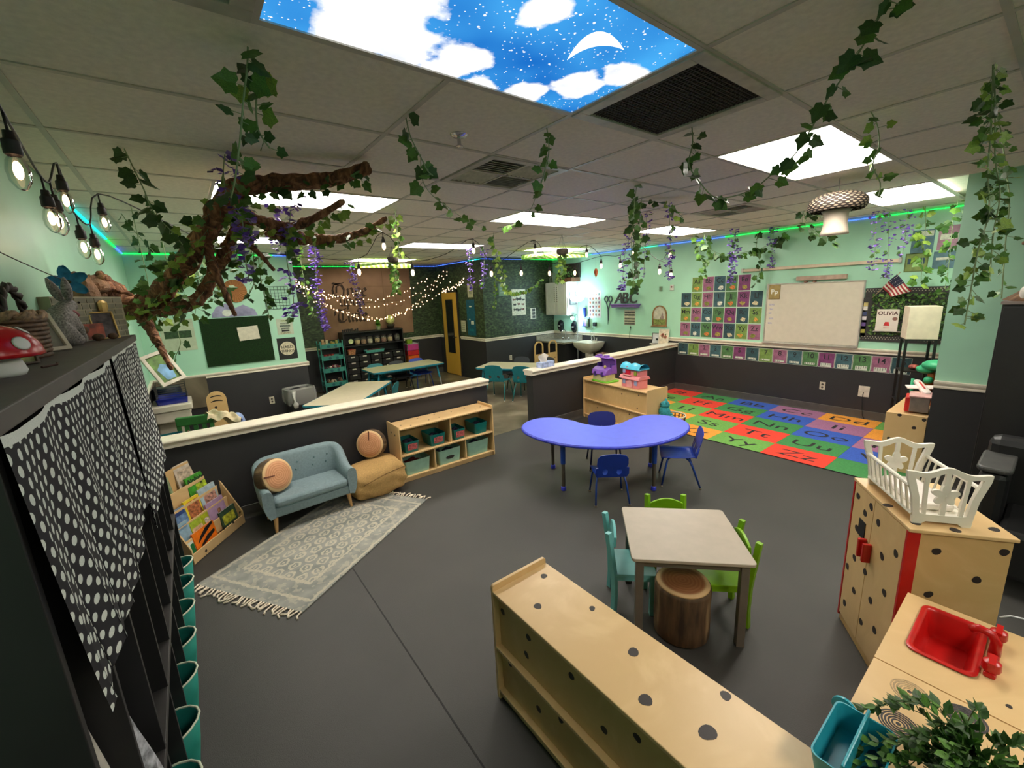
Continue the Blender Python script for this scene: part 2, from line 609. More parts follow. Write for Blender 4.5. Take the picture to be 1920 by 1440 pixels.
fr = MB()
X, Y, b_ = V * 1.0, V * 0.5, 0.018
fr.box(-X, X, -Y, -Y + b_, -0.006, 0.02); fr.box(-X, X, Y - b_, Y, -0.006, 0.02)
fr.box(-X, -X + b_, -Y + b_, Y - b_, -0.006, 0.02); fr.box(X - b_, X, -Y + b_, Y - b_, -0.006, 0.02)
fr_me = fr.mesh('light_frame'); fr_me.materials.append(M_tbar)
df_me = MB().box(-X + b_, X - b_, -Y + b_, Y - b_, -0.001, 0.01).mesh('diffuser'); df_me.materials.append(M_lamp)
sk_me = MB().box(-X + b_, X - b_, -Y + b_, Y - b_, -0.001, 0.01).mesh('diffuser'); sk_me.materials.append(M_sky)
ltxt = {(-2, -2): 'ceiling light covered by a printed blue night sky with clouds and moon',
        (-2, -6): 'ceiling light behind the viewer, above the foreground shelf end',
        (2, -6): 'ceiling light behind the viewer, above the play kitchen',
        (2, -2): 'bright white ceiling light behind the big ivy swag near the dark grille',
        (6, -2): 'bright white ceiling light just beyond the mushroom lantern',
        (-2, 2): 'bright white ceiling light right behind the paper tree branches',
        (2, 2): 'white ceiling light panel just past the square air diffuser, mid ceiling',
        (6, 2): 'white ceiling light panel above the purple wisteria by the alphabet cards',
        (-2, 6): 'white ceiling light low behind the paper tree trunk, over the grass board',
        (2, 6): 'white ceiling light panel at the far middle, nearer than the leaf canopy by the tapestry',
        (6, 6): 'ceiling light hidden behind the green leaf canopy nearest the sinks',
        (2, 10): 'ceiling light hidden behind the leaf canopy by the once upon a time tapestry'}
for m_, n_ in LIGHTS:
    t = thing('ceiling_light', ltxt[(m_, n_)], 'light', (GX(m_ + 1), GY(n_ + 0.5), ZC), 0, 'ceiling light panels')
    put('light_frame', fr_me, None, t)
    put('diffuser', sk_me if (m_, n_) == (-2, -2) else df_me, None, t)
    if (m_, n_) == (-2, -2):
        L_, R_, N_ = Vector((.272, -.008)), Vector((.387, -.152)), Vector((-.095, -.088))
        bow = lambda q: [tuple(L_.lerp(R_, i / 14) + N_ * q * 4 * (i / 14) * (1 - i / 14)) for i in range(15)]
        MB().prism(bow(1.0) + bow(.4)[::-1][1:-1], -.0025, -.0012).obj('printed_moon', emit_mat('printed moon', (255, 255, 255), 1.7), t)

# air diffusers: four louvred quarters
M_vent = mat('white diffuser metal', (190, 184, 172), 0.5)
M_hole = mat('dark duct', (52, 47, 43), 0.8)
def louver_quarter(x0, y0, s, along):
    b = MB()
    k = 7
    for i in range(k):
        c = (i + 0.5) * s / k
        M = Matrix.Translation((x0 + (s / 2 if along else c), y0 + (c if along else s / 2), 0.002)) @ Matrix.Rotation(R(40), 4, 'X' if along else 'Y')
        if along: b.box(-s / 2, s / 2, -0.012, 0.012, -0.001, 0.001, 0, M)
        else: b.box(-0.012, 0.012, -s / 2, s / 2, -0.001, 0.001, 0, M)
    return b
for (m_, n_), lb in zip(VENTS, ('square white air diffuser with four louvred quarters near the middle light',
                                'air diffuser close to the alphabet wall, beside the mushroom lantern')):
    t = thing('air_diffuser', lb, 'vent', (GX(m_), GY(n_), ZC))
    f_ = MB()
    f_.box(0.005, V - 0.005, 0.005, 0.05, -0.008, 0.01); f_.box(0.005, V - 0.005, V - 0.05, V - 0.005, -0.008, 0.01)
    f_.box(0.005, 0.05, 0.05, V - 0.05, -0.008, 0.01); f_.box(V - 0.05, V - 0.005, 0.05, V - 0.05, -0.008, 0.01)
    f_.box(V / 2 - 0.008, V / 2 + 0.008, 0.05, V - 0.05, -0.006, 0.01); f_.box(0.05, V - 0.05, V / 2 - 0.008, V / 2 + 0.008, -0.006, 0.01)
    f_.obj('frame', M_vent, t)
    MB().box(0.02, V - 0.02, 0.02, V - 0.02, 0.014, 0.03).obj('duct_back', M_hole, t)
    s_ = V / 2 - 0.065
    for i, (a, c) in enumerate(((0.055, 0.055), (V / 2 + 0.012, 0.055), (0.055, V / 2 + 0.012), (V / 2 + 0.012, V / 2 + 0.012))):
        louver_quarter(a, c, s_, i in (0, 3)).obj('louver_bank', M_vent, t)
for (m_, n_), lb in zip(GRILLES, ('dark return air grille beside the printed sky light', 'return air grille at the top edge of the view, left of the printed sky light')):
    t = thing('return_grille', lb, 'vent', (GX(m_), GY(n_), ZC))
    f_ = MB()
    f_.box(0.0, V, 0.0, 0.055, -0.012, 0.01); f_.box(0.0, V, V - 0.055, V, -0.012, 0.01)
    f_.box(0.0, 0.055, 0.055, V - 0.055, -0.012, 0.01); f_.box(V - 0.055, V, 0.055, V - 0.055, -0.012, 0.01)
    f_.obj('frame', M_vent, t, bev=0.002)
    g = MB()
    for i in range(28):
        c = 0.055 + (i + 0.5) * (V - 0.11) / 28
        g.box(c - 0.002, c + 0.002, 0.055, V - 0.055, -0.004, 0.002)
        g.box(0.055, V - 0.055, c - 0.002, c + 0.002, -0.004, 0.002)
    o = g.obj('grille_mesh', mat('dusty grille', (62, 54, 48), 0.7), t); o['kind'] = 'stuff'
    MB().box(0.05, V - 0.05, 0.05, V - 0.05, 0.012, 0.03).obj('duct_back', mat('duct black', (40, 34, 30), 0.9), t)
# sprinkler heads
for x, y, lb in ((1.188, 1.904, 'chrome fire sprinkler on the ceiling near the square air diffuser'), (4.315, 5.022, 'small fire sprinkler on the far ceiling between the light panels')):
    t = thing('sprinkler', lb, 'sprinkler', (x, y, ZC))
    MB().lathe([(0.0, -0.014), (0.03, -0.012), (0.042, -0.002), (0.042, 0.0)], 20).obj('escutcheon', M_chrome, t, smooth=40)
    MB().cyl((0, 0, -0.05), (0, 0, -0.01), 0.009, n=10).lathe([(0.004, -0.056), (0.018, -0.054), (0.018, -0.05), (0.004, -0.05)], 12).obj('nozzle', M_chrome, t)

# ------------------------------------------------------------------ door at the back
d = struct(thing('door_1', None, None, (XD, 9.14, 0)))
M_oak = wood('honey oak door', (206, 158, 62), (220, 174, 78), 0.4, 1.5, (1, 1, 0.25))
MB().box(-0.03, 0.0, -0.34, 0.34, 0.015, 2.0).obj('door_leaf', M_oak, d, bev=0.003)
MB().box(-0.036, -0.029, -0.17, 0.17, 0.55, 1.84).obj('door_frame', M_black, d)
MB().box(-0.038, -0.035, -0.14, 0.14, 0.58, 1.81).obj('glass', mat('dark door glass', (30, 32, 30), 0.12, n=0.05), d)
MB().box(-0.02, 0.0, 0.34, 0.40, 0, 2.06).box(-0.02, 0.0, -0.40, -0.34, 0, 2.06).box(-0.02, 0.0, -0.40, 0.40, 2.0, 2.06).obj('door_casing', mat('charcoal door casing', (40, 39, 40), 0.5), d)
MB().cyl((-0.03, -0.27, 0.95), (-0.08, -0.27, 0.95), 0.012).cyl((-0.075, -0.27, 0.95), (-0.075, -0.17, 0.95), 0.01).obj('door_handle', M_chrome, d)
# ------------------------------------------------------------------ wooden furniture with dark spot decals
_spots = []
def spot_mesh(k):
    if not _spots:
        rs = random.Random(5)
        for _ in range(4):
            ph = [rs.uniform(0, 6) for _ in range(3)]
            pts = []
            for i in range(14):
                a = 2 * PI * i / 14
                q = 1 + 0.14 * math.sin(a + ph[0]) + 0.1 * math.sin(2 * a + ph[1]) + 0.05 * math.sin(3 * a + ph[2])
                pts.append((q * math.cos(a), q * 0.9 * math.sin(a)))
            me = MB().prism(pts, 0, 0.03).mesh('spot'); me.materials.append(M_spot)
            _spots.append(me)
    return _spots[k % 4]

def spot(parent, pos, r, face='z', k=0):
    o = put('spot', spot_mesh(k), None, parent)
    Mx = {'z': Matrix(), '-y': Matrix.Rotation(R(90), 4, 'X'), '-x': Matrix.Rotation(R(-90), 4, 'Y'), 'y': Matrix.Rotation(R(-90), 4, 'X'), 'x': Matrix.Rotation(R(90), 4, 'Y')}[face]
    o.matrix_basis = Matrix.Translation(pos) @ Mx @ Matrix.Rotation(k * 1.3, 4, 'Z') @ Matrix.Diagonal((r, r, 0.03, 1))
    return o

def shelf_unit(label, loc, rz, L, D, H, kind='back', lip=0.03, name='toy_shelf'):
    """local x = length, visible face at y = 0, depth to y = D"""
    t = thing(name, label, 'shelf', loc, rz)
    w = 0.016
    MB().box(w, L - w, 0.0, D, H - w, H).obj('top_board', M_birch, t, bev=0.003)
    for x in (0, L - w):
        p = rrect(0.0, D, 0.0, H + lip, 0.015)
        Mx = Matrix(((0, 0, 1, x), (1, 0, 0, 0), (0, 1, 0, 0), (0, 0, 0, 1)))
        MB().prism(p, 0, w, 0, Mx).obj('end_panel', M_birch, t, bev=0.002)
    MB().box(w, L - w, 0.004, D, 0.045, 0.045 + w).box(w, L - w, 0.02, 0.035, 0.0, 0.045).obj('base_board', M_birch, t, bev=0.002)
    if kind == 'back':
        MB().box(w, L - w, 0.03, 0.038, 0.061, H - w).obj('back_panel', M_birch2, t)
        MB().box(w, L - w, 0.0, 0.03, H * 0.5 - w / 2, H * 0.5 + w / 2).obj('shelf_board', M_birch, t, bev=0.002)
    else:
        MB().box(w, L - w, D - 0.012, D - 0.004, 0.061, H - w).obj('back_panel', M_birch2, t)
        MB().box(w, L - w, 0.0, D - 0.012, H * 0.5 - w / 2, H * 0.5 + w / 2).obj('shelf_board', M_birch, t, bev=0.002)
        for x in (L / 3 - w / 2, 2 * L / 3 - w / 2):
            MB().box(x, x + w, 0.012, D - 0.012, 0.061, H * 0.5 - w / 2).obj('divider', M_birch, t)
        MB().box(L / 2 - w / 2 + 0.02, L / 2 + w / 2 + 0.02, 0.012, D - 0.012, H * 0.5 + w / 2, H - w).obj('divider', M_birch, t)
    return t

# foreground shelf, back towards the camera
t = shelf_unit('low birch shelf with dark spots in the foreground, its back facing the rug', (0.908, 1.44, 0), R(-90), 1.235, 0.325, 0.6)
for k, (x, y, r) in enumerate([(1.159, 1.352, .017), (1.006, 1.221, .018), (1.173, 1.061, .014), (1.117, .813, .021), (.994, .669, .023), (1.205, .512, .018), (1.048, .487, .027)]):
    spot(t, (1.44 - y, x - 0.908, 0.6), r, 'z', k)
for k, (y, z) in enumerate([(1.395, .50), (1.21, .49), (1.23, .39), (1.36, .24), (.955, .50), (1.16, .16), (1.02, .235), (.80, .40), (.66, .50), (.62, .2), (.45, .42)]):
    spot(t, (1.44 - y, 0.03, z), 0.016, '-y', k)

# shelf of bins along the half wall
t = shelf_unit('birch storage shelf against the left half wall, filled with teal and clear bins', (1.555, 4.045, 0), 0, 1.19, 0.315, 0.6, 'open', name='storage_shelf')
for k, (x, y) in enumerate([(.09, .14), (.17, .06), (.33, .24), (.40, .1), (.55, .26), (.53, .1), (.74, .2), (.93, .22), (1.0, .08), (1.1, .13)]):
    spot(t, (x, y, 0.6), 0.009, 'z', k)
for k, (y, z) in enumerate([(.1, .52), (.2, .53)]):
    spot(t, (0, y, z), 0.012, '-x', k)

# bins
M_bin_teal = mat('teal bin plastic', (10, 112, 108), 0.35)
M_bin_clear = mat('frosted aqua bin plastic', (150, 190, 170), 0.3, n=0.04)
M_bin_in = mat('dark bin contents', (28, 30, 52), 0.7, n=0.5, sc=30)
M_card = mat('picture card', (176, 92, 92), 0.5, n=0.35, sc=60)
def tub(mb, x0, x1, y0, y1, z0, z1, taper=0.012, th=0.004, dip=0.0):
    """open box: tapered walls with a rim, front edge optionally dipped"""
    a = rrect(x0 + taper, x1 - taper, y0 + taper, y1 - taper, 0.02)
    c = rrect(x0, x1, y0, y1, 0.022)
    c2 = rrect(x0 + th, x1 - th, y0 + th, y1 - th, 0.02)
    a2 = rrect(x0 + taper + th, x1 - taper - th, y0 + taper + th, y1 - taper - th, 0.018)
    n = len(a)
    zt_ = lambda x, y: z1 - (dip * max(0.0, 1 - (abs(x - (x0 + x1) / 2) / ((x1 - x0) * 0.36)) ** 4) if y < y0 + 0.03 else 0)
    vs = [(x, y, z0) for x, y in a] + [(x, y, zt_(x, y)) for x, y in c] + [(x, y, zt_(x, y)) for x, y in c2] + [(x, y, z0 + th) for x, y in a2]
    fs = [tuple(range(n - 1, -1, -1)), tuple(range(3 * n, 4 * n))]
    for k in range(3):
        fs += [(k * n + i, k * n + (i + 1) % n, (k + 1) * n + (i + 1) % n, (k + 1) * n + i) for i in range(n)]
    return mb.add(vs, fs)

def front_dip(mb, x0, x1, y0, y1, z0, z1, dip):
    """front wall with a scooped opening between two horns"""
    n = 12
    top = []
    for i in range(n + 1):
        u = i / n
        s_ = 1.0 if u < 0.14 or u > 0.86 else 0.0
        top.append((x0 + (x1 - x0) * u, z1 - dip * (1 - s_)))
    pts = [(x0 + 0.014, z0), (x1 - 0.014, z0)] + top[::-1]
    return mb.prism(pts, 0, 0.004, 0, Matrix(((1, 0, 0, 0), (0, 0, 1, y0 + 0.0), (0, 1, 0, 0), (0, 0, 0, 1))))

bins = [(1.62, 1.79, .31, .43, 0, 'first teal bin on the upper shelf, at the end by the log cushion'),
        (1.92, 2.11, .31, .44, 0, 'second teal bin on the upper shelf, wider with a picture card'),
        (2.215, 2.37, .31, .43, 0, 'third teal bin on the upper shelf, right of the divider'),
        (2.50, 2.68, .31, .44, 0, 'last teal bin on the upper shelf, without a picture card'),
        (1.60, 1.90, .062, .215, 1, 'clear aqua bin in the bottom left bay beside the burlap pouf'),
        (2.0, 2.29, .062, .23, 1, 'clear aqua bin with a dark oval label in the bottom middle bay'),
        (2.375, 2.68, .062, .23, 1, 'clear aqua bin with blue contents in the bottom right bay')]
for k, (x0, x1, z0, z1, kind, lb) in enumerate(bins):
    t = thing('storage_bin', lb, 'bin', ((x0 + x1) / 2, 4.07, z0), 0, 'bins in the storage shelf')
    w, h = (x1 - x0) / 2, z1 - z0
    tub(MB(), -w, w, 0.0, 0.25, 0, h, 0.014, 0.004, 0.045 if kind else 0).obj('tub', M_bin_clear if kind else M_bin_teal, t, smooth=40)
    cm = MB()
    rs = random.Random(k)
    for _ in range(16):
        s_ = rs.uniform(.02, .04)
        cm.ball((rs.uniform(-w + .05, w - .05), rs.uniform(.05, .2), h * 0.62 + rs.uniform(-.02, .01)), s_, s_ * .8, s_ * .7, 8, 5)
    o = cm.obj('contents', mat('red toy pieces', (92, 30, 30), .6, n=.4, sc=40) if k == 4 else M_bin_in, t, smooth=True); o['kind'] = 'stuff'
    if k in (0, 1, 2):
        MB().box(-.055, .055, .008, .0095, .03, .1).obj('picture_card', M_card, t, M=Matrix.Translation((0, -0.004, 0)) @ Matrix.Rotation(R(7), 4, 'X'))
    if k == 5:
        MB().prism(disc_pts(.02, 18, .055), 0, .001, 0, Matrix(((1, 0, 0, 0), (0, 0, 1, .006), (0, 1, 0, .07), (0, 0, 0, 1)))).obj('oval_label', M_spot, t)

# dollhouse shelf (its back to us) by the right half wall
t = shelf_unit('long birch toy shelf with its back to the blue table, two dollhouses on it', (4.652, 4.372, 0), R(-96.5), 1.25, 0.385, 0.6, lip=0.03)
for k, (x, z) in enumerate([(.45, .53), (.78, .50), (1.08, .535), (.29, .2), (1.06, .35), (.92, .24), (.91, .09), (1.1, .08)]):
    spot(t, (x, 0.03, z), 0.0105, '-y', k)
# shelf at the far right under the lamp: end panel to us
t = shelf_unit('birch shelf seen end-on at the right, heaped with toys beside the teal pier', (6.58, 0.975, 0), R(180), 1.2, 0.3, 0.6, lip=0.0)
for k, (y, z) in enumerate([(.22, .48), (.28, .57), (.25, .2), (.1, .585), (.05, .33)]):
    spot(t, (1.2, y, z), 0.017, 'x', k)

# ------------------------------------------------------------------ blue kidney table
M_bluetop = mat('periwinkle blue laminate', (92, 104, 226), 0.42, n=0.02)
M_blueedge = mat('blue plastic edge', (58, 66, 196), 0.4)
M_bluemetal = mat('blue enamelled steel', (24, 62, 142), 0.3)
M_leggrey = mat('grey steel leg', (92, 84, 74), 0.4, 0.4)
KC = [(-.87, .10), (-.80, -.12), (-.62, -.33), (-.36, -.49), (0, -.555), (.36, -.49), (.62, -.33), (.80, -.12), (.87, .10), (.82, .30), (.68, .42),
      (.5, .42), (.34, .31), (.18, .14), (0, .06), (-.18, .14), (-.34, .31), (-.5, .42), (-.68, .42), (-.82, .30)]
def spline(c, k=4):
    n, o = len(c), []
    for i in range(n):
        p = [Vector(c[(i + j - 1) % n]) for j in range(4)]
        for q in range(k):
            u = q / k
            v = 0.5 * ((2 * p[1]) + (p[2] - p[0]) * u + (2 * p[0] - 5 * p[1] + 4 * p[2] - p[3]) * u * u + (3 * p[1] - p[0] - 3 * p[2] + p[3]) * u ** 3)
            o.append(tuple(v))
    return o
KO = spline(KC)
RZT = math.atan2(-.656, .755)
t = thing('kidney_table', 'large periwinkle blue kidney shaped table on adjustable legs', 'table', (3.25, 2.75, 0), RZT)
inner = [(x * .985, y * .975 + .002) for x, y in KO]
MB().prism(inner, .5195, .523).obj('tabletop', M_bluetop, t, smooth=30)
MB().prism(KO, .495, .5195).obj('edge_band', M_blueedge, t, bev=.008, smooth=30)
for x, y in ((-.54, .205), (-.456, -.33), (.406, -.36), (.52, .2)):
    g = MB().cyl((x, y, .28), (x, y, .497), .024, .027, 14).obj('leg', M_bluemetal, t, smooth=40)
    MB().cyl((x, y, .04), (x, y, .29), .018, n=12).obj('leg_insert', M_leggrey, g, smooth=40)
    MB().lathe([(.02, 0), (.026, .006), (.024, .04), (.018, .046)], 14, c=(x, y, 0)).obj('foot_glide', M_blueedge, g, smooth=40)

# ------------------------------------------------------------------ moulded school chairs
def ring_plate(mb, outer, inner, z0, z1, M=None, mi=0):
    n = len(outer)
    vs = [(x, y, z) for z in (z0, z1) for pts in (outer, inner) for x, y in pts]
    fs = []
    for i in range(n):
        j = (i + 1) % n
        fs += [(i, n + i, n + j, j), (2 * n + i, 2 * n + j, 3 * n + j, 3 * n + i), (i, j, 2 * n + j, 2 * n + i), (n + i, 3 * n + i, 3 * n + j, n + j)]
    return mb.add(vs, fs, mi, M)

def rect_ring(cx, cy, hx, hy, rx, ry, n=20):
    o, i_ = [], []
    for k in range(n):
        a = 2 * PI * k / n
        c, s_ = math.cos(a), math.sin(a)
        q = 1 / max(abs(c) / hx, abs(s_) / hy)
        o.append((cx + c * q, cy + s_ * q)); i_.append((cx + rx * c, cy + ry * s_))
    return o, i_

def school_chair(label, loc, rz, shell, tube_, foot, S=1.0, group=None):
    """faces local +y"""
    t = thing('school_chair', label, 'chair', loc, rz, group)
    def seat(u, v):
        x = (u - .5) * .33 * (1 - .1 * (1 - v) ** 2)
        y = -.15 + v * .31
        z = .30 + .018 * (2 * abs(u - .5)) ** 3 - .03 * max(0, v - .78) ** 1 * 2 - .012 * math.sin(PI * v)
        return x * S, y * S, z * S
    o = MB().grid(seat, 10, 10).obj('seat', shell, t, smooth=True)
    md = o.modifiers.new('th', 'SOLIDIFY'); md.thickness = .006
    b = MB()
    Mb = Matrix.Translation((0, -.155 * S, .31 * S)) @ Matrix.Rotation(R(14), 4, 'X') @ frame((0, 0, 0), (1, 0, 0), (0, 0, 1), (0, -1, 0)) @ Matrix.Diagonal((S, S, S, 1))
    for sx in (-1, 1):
        oo, ii = rect_ring(sx * .07, .055, .07, .05, .026, .04)
        ring_plate(b, oo, ii, -.003, .003, Mb)
    top = [(-.14, .105)] + [(-.155 + .03 * 0, .14)] + [(-.15, .21), (-.125, .245), (-.07, .258), (0, .262), (.07, .258), (.125, .245), (.15, .21), (.155, .14), (.14, .105)]
    b.prism(top, -.003, .003, 0, Mb)
    for sx in (-1, 1):
        b.prism([(sx * .14, .105), (sx * .165, .1), (sx * .168, .02), (sx * .14, .005)], -.003, .003, 0, Mb)
    b.prism([(-.165, .02), (-.15, -.012), (.15, -.012), (.165, .02), (.14, .006), (-.14, .006)], -.003, .003, 0, Mb)
    b.obj('backrest', shell, t)
    for sx in (-1, 1):
        for yy, yf in ((.10, .15), (-.10, -.20)):
            g = MB().tube([(sx * .10 * S, yy * .7 * S, .288 * S), (sx * .135 * S, yy * S, .272 * S), (sx * .15 * S, (yy + (yf - yy) * .25) * S, .22 * S), (sx * .17 * S, yf * S, .012)], .0095 * S, 8).obj('leg', tube_, t, smooth=True)
            MB().lathe([(.009, 0), (.014, .004), (.013, .014), (.009, .018)], 10, c=(sx * .17 * S, yf * S, 0)).obj('foot_glide', foot, g, smooth=40)
    return t
M_blueshell = mat('royal blue moulded plastic', (26, 60, 168), 0.34, n=.04)
M_navy = mat('navy plastic', (16, 28, 120), 0.35, n=.04)
M_glide = mat('dull nickel glide', (120, 110, 100), .35, .7)
def kt(u, w): # kidney-table local to world
    c, s_ = math.cos(RZT), math.sin(RZT)
    return (3.25 + u * c - w * s_, 2.75 + u * s_ + w * c, 0)
school_chair('blue school chair seen from behind, pushed under the front of the kidney table', kt(-.045, -.49), RZT + R(3), M_blueshell, M_bluemetal, M_glide, .9)
school_chair('dark blue school chair in the notch of the kidney table, facing us', kt(0.03, .26), RZT + PI, M_navy, mat('navy enamel', (14, 26, 84), .3), M_glide, 1.0)
school_chair('blue school chair standing side-on at the end of the kidney table near the alphabet rug', (3.665, 2.185, 0), R(117 - 80), M_blueshell, M_bluemetal, M_glide)

# ------------------------------------------------------------------ grey table, little wooden chairs, stump
M_grey = mat('warm grey laminate', (176, 164, 148), .4, n=.02)
M_greyedge = mat('grey painted wood', (104, 98, 88), .45, n=.04)
t = thing('play_table', 'square warm grey wooden table with stump stool pushed beneath', 'table', (2.085, 1.2, 0), R(-46.2))
MB().prism(rrect(-.31, .31, -.28, .28, .022), .503, .521).obj('tabletop', M_grey, t, bev=.003, smooth=30)
a = MB()
for s_ in (-1, 1):
    a.box(-.26, .26, s_ * .235 - .008, s_ * .235 + .008, .455, .503)
    a.box(s_ * .265 - .008, s_ * .265 + .008, -.23, .23, .455, .503)
a.obj('apron', M_greyedge, t)
for x in (-.265, .265):
    for y in (-.235, .235):
        MB().box(x - .021, x + .021, y - .021, y + .021, 0, .503).obj('leg', M_greyedge, t, bev=.003)

def wood_chair(label, loc, rz, m):
    """faces local +y; back posts at y = 0"""
    t = thing('wooden_chair', label, 'chair', loc, rz, 'little wooden chairs round the grey table')
    MB().prism(rrect(-.13, .13, -.0, .255, .012), .252, .27).obj('seat', m, t, bev=.003)
    MB().box(-.115, .115, .22, .234, .225, .252).box(-.125, -.112, .02, .234, .225, .252).box(.112, .125, .02, .234, .225, .252).obj('seat_rail', m, t)
    for s_ in (-1, 1):
        x = s_ * .118
        MB().tube([(x, .005, 0), (x, .012, .12), (x, .008, .26), (x, -.012, .42), (x, -.026, .535)], .021, 4).obj('back_post', m, t, bev=.002)
        MB().box(x - .017, x + .017, .215, .245, 0, .252).obj('leg', m, t, bev=.002)
    pts = [(-.105, .43)] + [(-.105 + .21 * i / 12, .495 + .035 * math.sin(PI * i / 12)) for i in range(13)] + [(.105, .43)] + [(.105 - .21 * i / 12, .43 + .008 * math.sin(PI * i / 12)) for i in range(1, 12)]
    MB().prism(pts, -.008, .008, 0, Matrix.Translation((0, -.019, .0)) @ frame((0, 0, 0), (1, 0, 0), (0, .07, 1), (0, -1, 0))).obj('back_rail', m, t, bev=.003)
    MB().box(-.105, .105, -.012, .004, .335, .375).obj('back_rail', m, t, bev=.003)
    return t
wood_chair('pale teal wooden chair on the left of the grey table', (1.855, 1.525, 0), R(-135), mat('pale teal paint', (112, 186, 186), .38, n=.03))
M_lime = mat('lime green paint', (126, 178, 22), .38, n=.03)
wood_chair('lime green wooden chair at the far side of the grey table, only its back showing', (2.385, 1.49, 0), R(135), M_lime)
wood_chair('lime green wooden chair pushed in at the right of the grey table', (2.345, .955, 0), R(45), M_lime)

def make_bark():
    m, nt, b, new, link = nodes_of('printed bark')
    t = new('ShaderNodeTexNoise'); t.inputs['Scale'].default_value = 22; t.inputs['Detail'].default_value = 6
    link(coords(nt, scale=(1, 1, .16)), t.inputs['Vector'])
    r = ramp(nt, [(.3, (52, 40, 28)), (.55, (98, 76, 52)), (.72, (150, 126, 92))])
    link(t.outputs['Fac'], r.inputs['Fac']); link(r.outputs['Color'], b.inputs['Base Color'])
    bp = new('ShaderNodeBump'); bp.inputs['Strength'].default_value = .5; bp.inputs['Distance'].default_value = .01
    link(t.outputs['Fac'], bp.inputs['Height']); link(bp.outputs[0], b.inputs['Normal'])
    b.inputs['Roughness'].default_value = .8
    return m
M_bark = make_bark()
def make_endgrain(name, c1, c2, rim):
    m, nt, b, new, link = nodes_of(name)
    v = coords(nt)
    d_ = new('ShaderNodeVectorMath'); d_.operation = 'LENGTH'
    mp = new('ShaderNodeMapping'); mp.inputs['Scale'].default_value = (1, 1, 0)
    link(v, mp.inputs[0]); link(mp.outputs[0], d_.inputs[0])
    t = new('ShaderNodeTexNoise'); t.inputs['Scale'].default_value = 9
    link(v, t.inputs['Vector'])
    ma = new('ShaderNodeMath'); ma.operation = 'MULTIPLY_ADD'; ma.inputs[1].default_value = .02
    link(t.outputs['Fac'], ma.inputs[0]); link(d_.outputs['Value'], ma.inputs[2])
    mu = new('ShaderNodeMath'); mu.operation = 'MULTIPLY'; mu.inputs[1].default_value = 330
    si = new('ShaderNodeMath'); si.operation = 'SINE'
    link(ma.outputs[0], mu.inputs[0]); link(mu.outputs[0], si.inputs[0])
    mr = new('ShaderNodeMapRange'); mr.inputs['From Min'].default_value = -1
    link(si.outputs[0], mr.inputs['Value'])
    r = ramp(nt, [(0, c1), (1, c2)])
    link(mr.outputs[0], r.inputs['Fac'])
    rr = ramp(nt, [(rim - .012, (0, 0, 0)), (rim, (255, 255, 255))])
    link(d_.outputs['Value'], rr.inputs['Fac'])
    mix = new('ShaderNodeMix'); mix.data_type = 'RGBA'
    link(rr.outputs['Color'], mix.inputs['Factor']); link(r.outputs['Color'], mix.inputs['A'])
    mix.inputs['B'].default_value = lin((224, 186, 136))
    link(mix.outputs['Result'], b.inputs['Base Color'])
    b.inputs['Roughness'].default_value = .7
    return m
rs = random.Random(3)
t = thing('stump_stool', 'tree stump stool with printed bark under the grey table', 'stool', (1.96, 1.105, 0))
prof = [(.135, 0), (.148, .012), (.15, .1), (.147, .2), (.149, .29), (.144, .312)]
MB().lathe(prof, 40, jit=.008, rnd=rs).obj('bark_side', M_bark, t, smooth=True)
MB().lathe([(.1, .306), (.141, .312), (.136, .321), (.06, .3235)], 40).obj('cut_top', make_endgrain('stump end grain', (150, 92, 54), (166, 108, 66), .122), t, smooth=True)

# ------------------------------------------------------------------ log-slice cushions
M_log1 = make_endgrain('log cushion face', (194, 132, 92), (216, 158, 114), .128)
def log_cushion(label, Mx, r=.15, th=.085):
    t = thing('log_cushion', label, 'cushion', M=Mx, group='log slice cushions')
    rs2 = random.Random(9)
    MB().lathe([(r * .8, -th / 2), (r * .98, -th * .42), (r * 1.03, -th * .1), (r * 1.0, th * .3), (r * .965, th * .42)], 36, jit=.014, rnd=rs2).obj('bark_side', M_bark, t, smooth=True)
    MB().lathe([(r * .5, th * .3), (r * .965, th * .41), (r * .93, th * .5), (r * .5, th * .56), (r * .1, th * .58)], 36).obj('face', M_log1, t, smooth=True)
    MB().prism([(-.004, .04), (.004, .04), (.006, r * .92), (-.006, r * .92)], th * .52, th * .59).obj('crack', mat('dark crack', (96, 50, 34), .8), t)
    return t
# frame: z axis = face normal
def facing(c, n, roll=0):
    n = Vector(n).normalized()
    x = Vector((0, 0, 1)).cross(n).normalized()
    y = n.cross(x)
    return frame(c, x, y, n) @ Matrix.Rotation(roll, 4, 'Z')
log_cushion('round log slice cushion leaning on the left end of the little sofa', facing((.395, 4.06, .455), (.52, -.82, .25), R(78)), .15, .125)
log_cushion('round log slice cushion propped on top of the burlap pouf', facing((1.325, 4.215, .47), (-.62, -.75, .22), R(2)), .145, .115)

